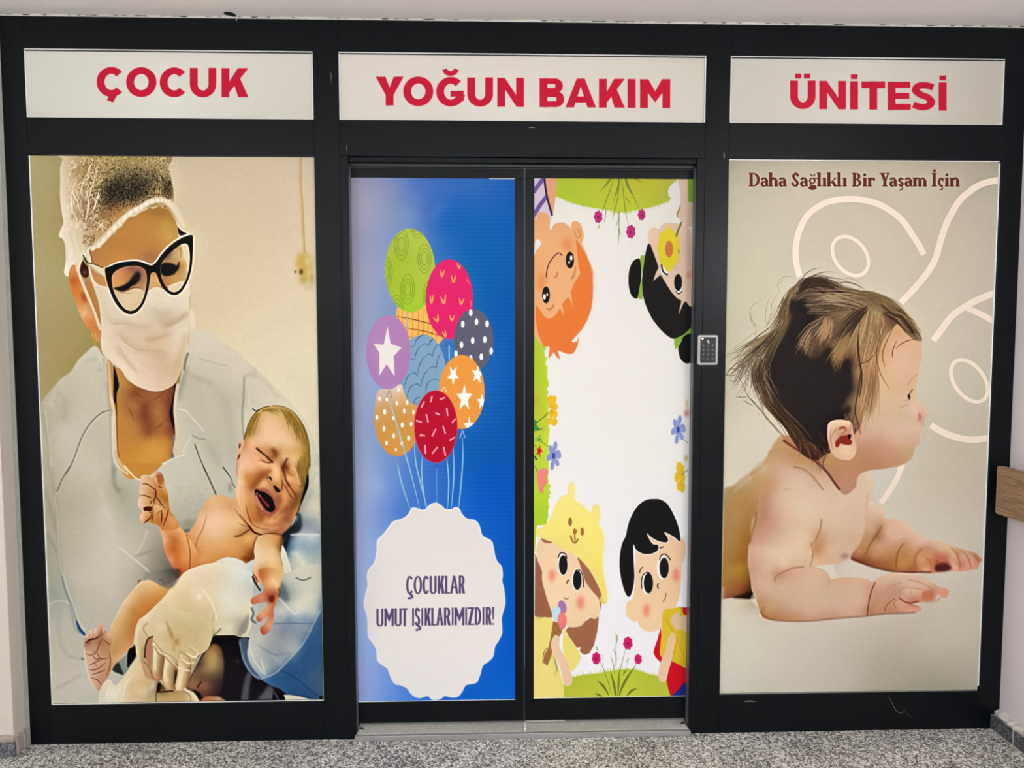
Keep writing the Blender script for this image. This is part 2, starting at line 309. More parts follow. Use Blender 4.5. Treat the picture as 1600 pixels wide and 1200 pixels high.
    c.lines('621,724 627,753 641,796;607,621 616,650 641,736 656,796;647,690 650,725 661,770 668,796;660,712 659,745 666,796;682,732 682.5,788;698,714 701,750 699.5,795;708.5,700 709,745 705,795;722.6,684 723,720 719,770 716,795', 2, '8cc4d4')
    # white medallion
    e = [(644,794),(650,794),(658,797),(665,796),(672,789),(681,786),(689,790),(696,796),(706,796),(711,793),(717,795),(722,804),(730,811),(741,813),(748,820),(753,836),(760,841),(768,846),(771,857),(773,868),(777,878),(783,885),(785,898),(784,908),(787,920),(789,942),(785,958),(783,968),(784,988),(779,1000),(773,1010),(770,1025),(763,1033),(754,1040),(750,1053),(744,1066),(728,1070),(722,1080),(715,1088),(705,1089),(695,1087),(687,1092),(676,1093),(668,1087),(655,1090),(644,1085),(636,1075),(626,1070),(617,1068),(611,1058),(606,1045),(597,1038),(590,1031),(588,1014),(582,1003),(576,995),(575,978),(574,962),(569,945),(571,930),(575,915),(574,899),(578,888),(585,880),(589,862),(590,845),(600,834),(609,822),(615,815),(628,811),(637,805),(642,797)]
    c.fill(e, 'e2dcd6', 1, 1.2, .6); c.fill(e, 'e8e2dd'); c.grad([(x*.985+10.2, y*.99+9.4) for x, y in e], '600,900,e4dfda 760,900,e5dfda 680,800,e0dad5 680,1070,ece8e6 600,1000,e9e4e0 760,1000,ebe6e3 680,930,e8e2dd'); c.line(e, 1.6, 'f4f2f2', 1, 0, .8, True)
    col = '55496e'; f = lambda s: [(540+a/5.714, 540+b/5.714) for a, b in s]
    caps(c, 'ÇOCUKLAR', f([(540,603),(607,683),(687,745),(750,812),(823,884),(888,930),(932,1006),(1010,1066)]), 900.2, 899.2, 28, 3.5, 2.3, col, 1)
    caps(c, 'UMUTIŞIKLARIMIZDIR!', f([(275,338),(346,430),(437,500),(500,555),(594,611),(621,663),(676,692),(705,762),(765,808),(810,872),(878,938),(948,963),(972,1060),(1068,1084),(1090,1148),(1153,1210),(1222,1238),(1250,1304),(1308,1326)]), 951, 948.5, 27.6, 3.5, 2.3, col, 1)
def art_kids(c):
    K = 5.926
    org(); c.grad('800,200 1200,200 1200,1150 800,1150', '850,300,dcd8cf 1070,300,dad5cc 950,350,e2dfd8 930,500,e2ded8 1050,600,e2dfd8 950,600,e3dfd9 870,620,e5e2de 950,750,e8e5e2 1070,750,e6e4e0 950,850,ebe9ea 1075,860,e8e8ec 950,950,f0eef2 1000,1020,f3f1f5 930,1000,f4f2f6', 0)  # white ground holds the light gradient in its colour, dimmer at the top
    rng = np.random.RandomState(3)
    # top meadow
    org(825, 270, K)
    e = [(255,0),(255,215)]
    top = P('255,30 255,210 330,245 400,275 500,305 620,325 720,342 800,355 860,362 960,352 1060,335 1150,315 1240,288 1310,258 1322,235 1300,210 1295,170 1310,130 1350,90 1375,75 1380,30')
    c.grad([top], '280,60,a3b630 280,180,a6b832 500,100,a9b634 500,280,a8bc30 700,100,b0b832 700,320,aebe34 860,200,b4b733 860,340,b0bd33 1000,150,b3b434 1000,320,b2bb36 1200,120,aeb034 1200,260,a8b23a 1340,70,a8ac48')
    def blades(seq, n, col, up, lo=8, hi=30, w=6):
        q = P(seq); u = np.linspace(0, len(q)-1, n); cs = []
        for i in u:
            x = np.interp(i, range(len(q)), q[:, 0]); y = np.interp(i, range(len(q)), q[:, 1]); L = (lo+rng.rand()*(hi-lo))/K; d = (rng.rand()-.5)*12/K
            cs.append(np.array([[x-w/2/K, y-up*3/K], [x+d, y+up*L], [x+w/2/K, y-up*3/K]]))
        cs.append(cs[0]); c.fill(cs, col, 0)
    blades('260,212 400,272 620,322 800,352 860,360 960,350 1150,312 1310,255', 70, 'a9b93c', 1, 12, 40, 9)
    c.lines('770,50 740,80 705,130 660,185;795,55 760,160 720,270 675,390;845,50 835,110 810,200 790,280;850,60 830,230 800,360 780,435;862,50 880,160 900,340 930,480;890,55 950,160 990,250 1030,335;905,215 920,250 950,290;725,330 715,400 708,465;843,360 840,420 812,505;843,360 842,500 838,660;842,500 850,550 857,580;985,50 1010,65 1055,85', 1.0, '5c6e2c')
    c.line('905,50 925,120 965,205', [3, 4, .6], '6d8030'); c.line('770,50 735,100 700,140', [3, 2, .5], '6d8030'); c.line('843,50 840,110 815,210', [3, 3, .5], '6d8030'); c.line('662,478 655,500 648,522', 2, 'a8b060')
    def flower(x, y, r, col, mid, n=7, k=1.35, rot=0):
        for i in range(n):
            a = 2*math.pi*i/n+rot; px, py = cv([x+math.cos(a)*r*.62, y+math.sin(a)*r*.62*k]); c.fill([ell(px, py, r*.36/K, r*.36*k/K)], col, 0)
        px, py = cv([x, y]); c.fill([ell(px, py, r*.5/K, r*.5*k/K)], col, 0); c.fill([ell(px, py+.8, r*.22/K, r*.22*k/K)], mid, 0)
    for x, y, r in ((650,408,42), (1052,388,38), (952,545,46)): flower(x, y, r, 'b42a6e', '8a0f48', 7, 1.45, .4)
    # girl at the top right
    c.fill('1395,40 1400,120 1410,200 1405,300 1385,360 1378,400 1400,430 1440,470 1490,500 1520,480 1540,300 1540,40', 'cdb49f')
    c.fill('1480,40 1482,150 1484,270 1540,275 1540,40', '83a336', 0)
    c.lines('1410,300 1400,340 1382,375 1386,415', 2.4, '7d8452')
    c.fill('1115,640 1108,590 1125,530 1165,503 1210,520 1240,480 1300,462 1380,468 1430,475 1470,490 1500,540 1512,620 1514,1185 1540,1500 1380,1500 1120,1000', 'd4b8a0')
    c.grad('1115,640 1108,590 1125,530 1165,503 1210,520 1240,480 1300,462 1380,468 1430,475 1470,490 1500,540 1512,620 1514,1185 1540,1500 1380,1500 1120,1000', '1150,550,dcbd9f 1300,500,d2b69c 1480,560,cdb39e 1250,700,d5b9a2 1480,800,ccb09c 1480,1000,d0b4a0 1480,1200,d4bba2 1350,1000,d6bca6')
    c.blobs('1490,945,32,50,0,cf8076,.85')
    org(825, 440, K)
    hair = '1112,-360 1098,-330 1085,-240 1068,-100 1058,0 1064,60 1080,150 1110,230 1150,330 1200,400 1260,470 1320,515 1375,528 1430,505 1470,470 1500,435 1520,420 1530,220 1500,245 1455,200 1440,230 1395,320 1415,180 1375,150 1330,100 1290,55 1250,-10 1225,-60 1158,-165'
    org(825, 270, K)
    c.fill('1085,765 1048,762 1035,800 1045,870 1060,950 1045,1020 1025,1100 1012,1160 1055,1172 1075,1100', '86a83a', 0)
    c.fill('1036,805 1000,800 965,830 938,900 930,980 935,1060 955,1130 985,1160 1012,1158 1030,1080 1050,950', '0f0e0d')
    h = '1115,655 1100,700 1085,780 1072,880 1062,960 1060,1010 1062,1070 1068,1130 1085,1200 1110,1265 1150,1345 1190,1400 1240,1460 1300,1512 1345,1533 1400,1533 1450,1505 1480,1475 1510,1440 1540,1400 1540,1250 1498,1240 1455,1195 1420,1260 1395,1325 1400,1260 1415,1185 1380,1165 1330,1110 1290,1050 1250,985 1225,950 1158,1003 1180,940 1205,882 1180,800 1150,720 1132,665'
    c.fill(h, '141210', 0); c.line(h, 1, '141210', 1)
    c.fill('1158,1003 1182,930 1206,884 1222,905 1222,948 1190,975', 'd6bca6', 0)
    c.fill([ell(*cv([1270, 890]), 7, 10)], 'eee8e0', 0); c.line('1236,845 1245,900 1270,935 1298,940', 2.6, '15110e')
    for k in range(8):
        a = k*math.pi/4; c.fill([ell(*cv([1302+math.cos(a)*58, 700+math.sin(a)*115]), 8.2, 13.5)], 'd3c02c', 0)
    c.fill([ell(*cv([1302, 700]), 12.5, 23)], 'd6c42e', 0); c.fill([ell(*cv([1305, 850]), 7.5, 11)], 'd3c02c', 0)
    c.fill(ez('1306,706,37,78'), 'c4743c', 0); c.lines('1275,680 1340,665;1272,715 1342,700;1278,750 1338,735;1290,640 1288,770;1308,632 1306,785;1325,640 1325,770', .8, '8e4a28')
    c.line('1372,590 1390,530 1425,455', 3.2, '66703c', 0); c.lines('1390,705 1396,730 1404,748;1355,890 1370,870', 1, '2a2018')
    c.fill(ez('1394,1035,38,80'), 'eee6de', 0); c.fill(ez('1390,1015,37,78'), '0c0c0c', 0); c.lines('1362,1090 1395,1120 1432,1090', 1.6, '17120e')
    org(825, 440, K)
    c.fill('1505,425 1485,450 1440,490 1400,510 1355,530 1352,580 1365,622 1385,612 1410,560 1440,505 1500,500 1530,500 1530,420', '7fa637', 0)
    c.fill('1450,500 1415,560 1392,610 1396,660 1410,710 1440,745 1470,757 1505,752 1540,750 1540,500', '0d0c0e')
    # side meadow
    org(825, 440, K)
    c.grad('50,430 80,460 110,530 145,600 172,612 150,650 158,700 180,700 160,760 180,790 178,860 165,900 190,930 192,965 170,985 188,1030 175,1060 190,1090 50,1100', '80,550,a8bf30 120,700,b0c52e 90,900,a7c028 150,1000,b0c62c 80,1090,acc12e', 0)
    org(825, 590, K)
    c.grad('50,-20 175,-20 185,30 170,85 188,130 175,160 192,200 186,300 190,400 200,490 188,560 190,700 192,840 184,900 190,1000 175,1020 180,1060 185,1100 180,1160 195,1185 50,1185', '80,0,a9c12c 150,100,b2c62c 90,250,b2bd30 150,300,b9c52e 100,450,b7c238 150,500,bccb34 100,650,bccf38 150,780,b9d13c 100,900,b8d23c 120,1100,b2cc30 80,1180,b0cc30', 0)
    c.grad('50,1000 180,1000 215,985 195,1040 214,1070 190,1090 208,1108 180,1120 190,1160 180,1190 50,1190', '80,1050,b6d236 120,1100,b4d032 180,1080,b0cc34', 0)
    org(825, 740, K); c.grad('50,60 170,120 216,95 190,145 214,175 185,195 190,240 180,280 196,300 185,340 186,400 170,470 80,480 60,760 50,760', '90,150,b7d236 150,200,b2ce30 90,350,a9c92c 150,400,a8c82e 70,600,b0c830', 0)
    org(825, 590, K)
    c.lines('190,880 175,905;165,885 190,905', 1, '9ab42c')
    c.blobs('75,215,26,60,0,b7a44a,.7'); c.line('65,430 100,400 140,370 185,325', 1.6, '4d7020'); c.line('60,490 110,482 130,478', 1.4, '3c5c2a')
    for q in ('205,200', '240,200', '250,270', '215,250', '250,340', '215,330', '245,410', '210,400'): x, y = q.split(','); c.fill(ez(f'{x},{y},26,36,10'), 'e0b428', 0)
    c.lines('200,200 225,300;245,200 225,300;265,290 225,310;205,400 222,320;250,400 228,325;190,240 220,300', 1, 'c89418'); c.blobs('222,310,20,30,0,d89a14,.8 210,220,20,20,0,e8c83c,.5 240,370,22,30,0,f0cc48,.5')
    c.lines('120,470 145,460 165,445;120,470 150,475 165,490;120,470 140,485 140,505', 1, 'a89a2a')
    c.fill('60,390 85,410 80,440 115,475 100,490 60,480', '3f8a3c'); c.lines('60,560 95,555 120,530;60,575 100,575 130,555;70,580 110,570 132,590;90,580 110,600', 1.5, '2c8c48')
    c.line('100,580 140,605 185,640', 1, '4a6a1c'); c.line('58,620 80,640', 1.2, '4a6a2a'); c.fill('108,615 116,655 138,682 112,695 118,742 100,705 76,712 92,680 76,652 100,655', 'c8181c', 0)
    c.fill('60,720 80,745 85,765 65,750', '24401c'); c.line('60,810 75,840 85,870', 1, '4a6a1c')
    def blue(x, y, sc=1):
        for dx, dy, rx, ry, ro in ((14,-92,20,42,8), (-25,-60,22,40,-20), (-38,10,25,42,30), (45,-15,24,44,-10), (-12,88,20,44,8), (30,60,20,36,-20)): c.fill(ez(f'{x+dx},{y+dy},{rx},{ry},{ro}'), '8b93c8', 0)
        c.fill(ez(f'{x},{y},34,55'), '8f97ca', 0)
        c.lines(';'.join(f'{x+a},{y+b} {x},{y}' for a, b in ((-45,-40), (-20,-70), (10,-80), (35,-45), (-50,20), (-20,70), (25,50))), .9, '4c5494'); c.fill(ez(f'{x},{y},14,28'), '24409c', 0)
    blue(238, 724); blue(1390, 482); c.line('1440,570 1480,605', 1, '6a7440', 0)
    c.fill('85,870 110,845 150,838 182,850 186,890 170,930 178,970 150,1000 140,1060 125,1072 105,1050 92,980 84,930', 'e8817e'); c.lines('130,880 160,900;140,940 160,960;130,990 150,1000', 1.2, 'c86a60'); c.line('185,880 165,930 185,955 150,1010', 1.8, 'd8981c', 0)
    c.blobs('1470,330,26,45,0,c47672,1 1470,250,12,50,0,c8a868,.7'); c.lines('1460,180 1475,230;1445,225 1475,235;1485,185 1475,225', 1.2, 'b8b060')
    for q in ('1395,830', '1420,850', '1380,920', '1430,930', '1400,1000', '1430,1015', '1410,900'): x, y = q.split(','); c.fill(ez(f'{x},{y},24,48,4'), 'd9b426', 0)
    c.fill('1375,775 1395,790 1415,778 1430,820 1380,840', 'd9b426', 0); c.lines('1385,800 1400,900;1420,850 1405,920;1370,930 1400,930;1395,1020 1408,950;1430,1030 1412,950', .9, 'b88c14'); c.line('1420,905 1450,875 1485,850', 1.2, '5a6a38'); c.blobs('1465,745,16,38,0,a8963a,.9')
    # boy at the top left
    org(825, 270, K)
    c.fill('50,40 150,40 165,200 205,330 222,400 215,440 60,440', 'cdbccb', 0)
    c.clip('50,40 150,40 162,150 178,230 210,330 222,400 215,440 60,440', 0)
    for q in ('40,100 140,30', '40,215 180,60', '40,330 190,180', '40,430 220,200'): pass
    c.line('50,180 150,40', 6.5, '6c5290', 0); c.line('50,400 110,300 180,210', 6.5, '6c5290', 0); c.clip()
    c.fill('165,40 260,40 255,210 240,330 228,380 195,300 172,200 160,120', 'd59b72')
    c.line('152,40 160,130 180,240 224,395', 3.2, '2b1a44')
    face = '50,470 75,440 95,375 125,362 160,370 185,385 205,440 200,500 210,530 240,480 290,460 340,465 385,500 402,520 400,480 420,450 455,448 490,480 510,540 515,600 500,650 520,700 560,800 600,1000 400,1500 60,1500'
    c.grad(face, '100,450,db9f70 300,520,dda272 450,500,de9f6c 150,650,e0a472 100,900,dc9f68 250,900,e2a877 400,750,e0a26c 200,1100,e2a674 330,1200,e3a878')
    org(825, 440, K)
    h = '445,-390 465,-360 520,-270 565,-180 590,-80 600,20 598,150 585,250 550,350 500,440 440,505 400,550 420,565 455,555 468,510 460,580 440,630 415,665 370,668 330,655 272,632 285,680 300,720 262,690 238,650 215,680 190,715 200,650 200,600 145,600 130,560 105,500 85,430 72,330 72,250 78,220 110,265 150,325 185,348 230,335 265,300 295,250 315,290 335,332 330,270 318,210 345,175 375,145 395,190 413,235 408,150 395,100 430,20 488,-75 470,-150 460,-250'
    c.fill(h, 'dc7433', 0); c.line(h, .9, 'd27034', 0, .4, .8, True)
    c.blobs('540,50,60,160,10,e07a38,.35 250,450,120,70,0,dc7636,.4')
    org(825, 270, K)
    c.fill('65,640 95,615 122,655 100,690 75,720 60,760', 'e4dcd4')
    c.blobs('362,665,56,80,0,d6793c,.75 125,1010,52,110,10,d0763c,.6')
    c.line('172,970 172,920 195,840 240,775 285,742 318,768', 1.6, '4a1416')
    c.fill('272,905 280,935 268,968 245,975 235,962 255,950', 'c98452'); c.fill('440,860 446,900 430,960 410,985 398,975 420,930', 'c98452')
    c.fill(ez('388,808,38,77 '), '120e10', 0); c.fill(ez('400,788,12,24'), 'f2ecea', 0); c.fill(ez('381,829,8,13'), 'e8e0e0', 0)
    c.fill(ez('167,1130,36,78'), '120e10', 0); c.fill(ez('152,1148,13,26'), 'f2ecea', 0); c.fill(ez('177,1128,8,16'), 'e8e0e0', 0)
    org(825, 440, K); c.fill('168,240 190,250 215,235 235,205 238,235 215,262 185,268', 'ce7c40')
    org(825, 270, K); c.line('430,530 440,575 465,600 482,580 485,530', 1.6, 'c57c4a'); c.line('450,520 465,530 465,560', 1.2, 'c57c4a')
    # bottom meadow
    org(825, 900, K)
    c.grad('330,1150 335,1000 360,960 420,935 520,910 640,900 720,882 830,868 920,862 1010,870 1100,900 1200,925 1290,950 1310,1150', '380,1000,b8c23a 600,950,bac63a 850,900,c0cc3c 1100,950,b4c238 1200,1050,bcc640 900,1050,c4cd3e 600,1080,bfc83c 400,1100,bcc43a')
    blades('345,950 520,912 720,886 830,872 920,866 1010,876 1100,905 1215,930', 60, 'b8c642', -1, 12, 45, 8)
    c.lines('810,530 830,570 815,640 815,840;790,670 815,740 812,840;765,740 790,820 800,900;765,880 790,1000 805,1100;830,1120 835,950 870,800 905,675;690,720 700,820;655,770 700,860 745,990 770,1100;930,760 905,850;1000,820 930,930 870,1050', 1.0, '6f7c40')
    for q, w in (('1000,820 930,920 870,1030 845,1110', [.6,4,1.6]), ('640,965 700,1020 750,1105', [.5,4,1]), ('765,885 795,1000 815,1110', [.5,4,2]), ('1010,1040 960,1060 910,1115', [.5,4,1]), ('620,1085 650,1095 690,1115', [.5,3,1]), ('920,865 895,885 880,920', [.5,2.4,.5]), ('850,880 840,1000 830,1115', [.5,2,1])): c.line(q, w, '647a26')
    c.line('632,650 645,690', 2, 'a4ac60'); c.line('820,540 818,600', 1.8, 'b0a878'); c.line('930,755 918,800', 1.6, 'a0a860')
    for x, y, r in ((632,760,43), (925,620,46), (1020,768,36)): flower(x, y, r, 'd01a68', '96104c', 7, 1.4, .3)
    # girl with the hat
    org(825, 740, K)
    c.fill('65,740 100,820 130,900 150,1050 200,1200 225,1300 225,1330 60,1330', '9a6044', 0)
    org(825, 900, K)
    c.fill('55,355 80,378 120,385 150,378 185,382 220,385 230,420 215,600 240,700 330,1000 335,1135 55,1140', 'f0de80', 0)
    c.blobs('95,385,40,22,0,b8c05c,.6 150,900,100,120,0,f4e68c,.5 240,1050,60,60,0,f3e385,.5')
    c.fill('335,500 360,490 420,600 460,680 492,745 470,800 430,865 400,875 340,760 320,620', 'efdf7c')
    c.fill('352,500 370,470 430,470 500,440 570,390 650,350 655,400 640,520 610,640 570,710 530,727 500,715 478,690 490,655 455,662 430,630 405,590 380,560', '9f6547', 0)
    org(825, 740, K)
    c.fill('455,770 500,810 560,880 620,980 680,1120 670,1260 640,1320 600,1300 520,1000', '9f6547')
    fc = '120,600 90,640 78,690 80,750 95,820 128,880 130,980 150,1070 190,1200 230,1300 300,1360 380,1415 440,1420 500,1400 560,1330 620,1345 665,1290 665,1200 650,1150 600,1090 540,1010 500,900 450,780 330,660 200,620'
    c.grad(fc, '110,700,eccba0 200,700,eecfa8 350,750,f0cfa4 150,900,f0cfa4 300,1000,f3d4ab 450,1000,f0cfa6 300,1200,f4d6b0 500,1250,f0d0a6 620,1300,efcfa6 600,1180,f1d0a8 400,1380,efcea2')
    c.fill('122,595 170,615 222,632 205,645 165,642 135,625', '9f6547')
    hat = '75,540 85,515 130,490 190,440 225,370 255,290 300,220 345,195 370,185 372,120 390,85 405,75 422,90 435,140 432,235 480,270 540,320 580,360 600,300 630,283 655,290 668,330 668,400 655,470 680,500 700,560 705,640 700,720 695,820 700,920 725,1050 730,1120 715,1150 720,1140 738,1150 700,1250 690,1170 680,1120 640,1010 590,920 540,850 480,790 400,730 300,680 220,630 130,598 90,585'
    hat = '75,540 85,515 130,490 190,440 225,370 255,290 300,220 345,195 370,185 372,120 390,85 405,75 422,90 435,140 432,235 480,270 540,320 580,360 600,300 630,283 655,290 668,330 668,400 655,470 680,500 700,560 705,640 700,720 695,820 700,920 725,1050 735,1120 735,1180 715,1210 688,1195 680,1120 640,1010 590,920 540,850 480,790 400,730 300,680 220,630 130,598 90,585'
    c.grad(hat, '120,540,efdf7e 300,300,f0e181 400,130,efe088 350,500,f1e079 550,450,f2e27c 630,330,ecdf80 600,700,f2e17a 680,900,f0dd72 700,1150,efdd74 400,650,efdc78')
    org(825, 900, K); c.line('670,190 675,238 715,246', 2.5, 'd8c85c')
    org(825, 740, K)
    c.fill(ez('390,445,18,39 502,535,16,38'), 'a06a30', 0); c.fill('420,515 435,508 455,530 440,560 430,590 425,560 418,545', 'a06a30'); c.line('395,570 405,610 430,640 452,625 462,600', 2.6, 'a06a30'); c.line('432,580 436,620', 2.2, 'a06a30')
    for x, y in ((330,845), (460,985)):
        s_ = 1 if x < 400 else 1
        c.fill(ez(f'{x-8},{y-5},48,105'), 'f6f4f2', 0); c.fill(ez(f'{x-4},{y},40,90'), '161616', 0)
    c.line('278,780 295,740 320,730 350,750 358,790', 1.8, '14110f'); c.line('432,905 465,888 495,915 512,980 513,1050', 1.5, '2a2024')
    c.blobs('222,940,42,80,0,ec7f70,.85'); org(825, 900, K); c.blobs('487,245,46,86,0,ee7c6c,.85')
    c.line('360,72 362,50 372,35 378,48', 1.5, '2a1c18'); c.line('333,192 345,210 365,208 378,196', 1.3, '8a6030')
    c.fill(ez('318,285,38,62,-15'), 'a874a8', 0); c.fill('225,300 250,285 290,290 302,320 285,360 275,410 250,415 228,370 220,330', 'bfdfe2'); c.fill(ez('315,412,42,82'), 'ee7c7a', 0); c.blobs('300,400,18,50,0,f29490,.5')
    c.fill('232,415 280,430 290,470 315,500 310,530 280,570 240,640 215,740 180,830 140,800 150,730 190,660 210,560', 'a4703a', 0); c.lines('235,430 300,520;225,480 285,560;215,540 260,600;300,500 215,540;285,560 205,640;225,460 280,440;170,700 215,720;150,760 200,780', .9, '6c4420')
    c.fill('355,480 345,520 370,560 340,540 310,520', 'f2dfb0')
    c.grad('250,545 275,550 295,580 290,640 310,700 350,760 385,850 410,940 408,990 370,1020 335,1000 310,900 280,800 235,720 212,650 220,590', '250,600,eecba4 350,850,ecc9a4 370,980,ecc9a8')
    c.lines('135,780 150,700 185,660;150,790 170,720;235,740 260,830 275,890;255,760 275,850', 1.2, '6a6258'); c.lines('262,850 255,930;240,880 245,910;140,770 130,810;165,790 158,820', 1, '6a6258')
    # boy at the bottom right
    org(825, 740, K)
    c.fill('970,540 1000,620 980,1100 920,1200 910,1260 915,1310 945,1350 990,1370 1010,1360 1040,1420 1090,1455 1150,1462 1220,1435 1300,1350 1370,1230 1410,1080 1425,830 1440,790 1455,740 1460,680 1440,620 1405,600 1300,500 1100,500', 'eecba0')
    c.grad('970,540 1000,620 985,1060 960,1160 920,1190 905,1250 915,1310 945,1345 990,1350 1015,1355 1050,1430 1090,1455 1140,1460 1200,1440 1240,1400 1300,1350 1370,1230 1410,1080 1425,830 1445,800 1458,740 1462,680 1445,620 1405,600 1300,500 1100,500', '1050,750,edcba4 1200,750,ecc9a3 1400,650,e6bf9c 1440,700,e4be9c 1300,900,ecc8a2 1050,1100,eecaa0 1000,1280,efcb9e 1150,1300,f0cda4 1300,1150,ecc79e 1380,1000,e8c29a')
    c.blobs('1370,935,44,82,0,e87a6c,.85'); org(825, 900, K); c.blobs('1097,318,40,85,0,ea7f6c,.85'); org(825, 740, K)
    for x, y in ((1115,1012), (1260,872)): c.fill(ez(f'{x-14},{y-4},52,110'), 'f4f2f2', 0); c.fill(ez(f'{x},{y},43,95'), '161414', 0)
    c.line('1055,1065 1050,1000 1065,940 1100,912 1130,920', 1.6, '18120e'); c.line('1218,800 1230,760 1265,742 1300,770 1320,800', 1.7, '18120e')
    c.line('1033,918 1042,885 1065,862', 1.6, '3a2a1e'); c.line('1222,695 1235,680 1258,678', 1.8, '3a2a1e'); c.line('1212,1015 1200,1030 1203,1055 1213,1062', 1.8, '1c1410')
    org(825, 900, K); c.line('1276,155 1272,200 1248,238', 1.4, '8a5a34')
    org(825, 740, K)
    hr = '1170,232 1100,240 1040,275 985,340 945,420 920,500 905,575 870,650 850,760 848,860 860,960 885,1060 910,1120 930,1138 950,1125 972,1060 985,950 978,800 975,655 1000,700 1050,735 1100,745 1150,738 1195,715 1208,680 1195,655 1155,650 1120,600 1100,550 1140,585 1200,620 1260,635 1290,630 1295,600 1262,542 1310,560 1360,590 1405,628 1412,600 1395,500 1350,380 1290,280 1230,240'
    c.line(hr, 3.4, 'f6f5f8', 1, .6, .7, True); c.fill(hr, '151414', 1)
    c.fill('1425,830 1440,790 1455,740 1462,680 1445,622 1415,605 1400,700', 'e4be9c')
    org(825, 900, K)
    c.fill('1230,470 1200,580 1168,670 1162,710 1180,750 1230,800 1250,780', 'cc1024', 0)
    c.fill('1390,280 1440,290 1540,280 1540,420 1450,420', 'c2142a', 0)
    c.fill('1330,780 1290,900 1282,970 1300,1050 1320,1110 1540,1110 1540,800', 'cf1124', 0)
    c.fill('1330,1110 1390,1050 1440,990 1540,960 1540,1120', '1c2c84', 0)
    c.grad('1245,345 1270,310 1340,298 1415,285 1430,300 1440,355 1478,370 1478,540 1540,540 1540,880 1478,862 1400,820 1330,785 1270,770 1235,745 1220,700 1240,500', '1260,400,ddb92c 1350,320,d9bc30 1300,600,e2c032 1420,700,e0bc2c 1240,680,e0c034 1450,820,dcb82c 1380,560,dfbe30')
    c.lines('1260,360 1300,440 1345,520 1400,640 1470,820;1330,790 1370,640 1380,560', 1.5, 'b89a20', 0, .7); c.line('1415,290 1425,340 1400,380', 1.5, 'b09a1c')
    c.fill('1330,380 1360,345 1390,340 1420,370 1478,375 1478,530 1420,490 1380,500 1340,460 1325,420', 'dfbf9c')
    c.grad('1330,520 1355,530 1370,580 1355,650 1330,780 1300,880 1280,960 1250,980 1215,960 1205,900 1230,790 1270,690 1295,580', '1340,580,e8c59e 1300,750,ebc6a2 1240,940,ecc8a8')
    org()
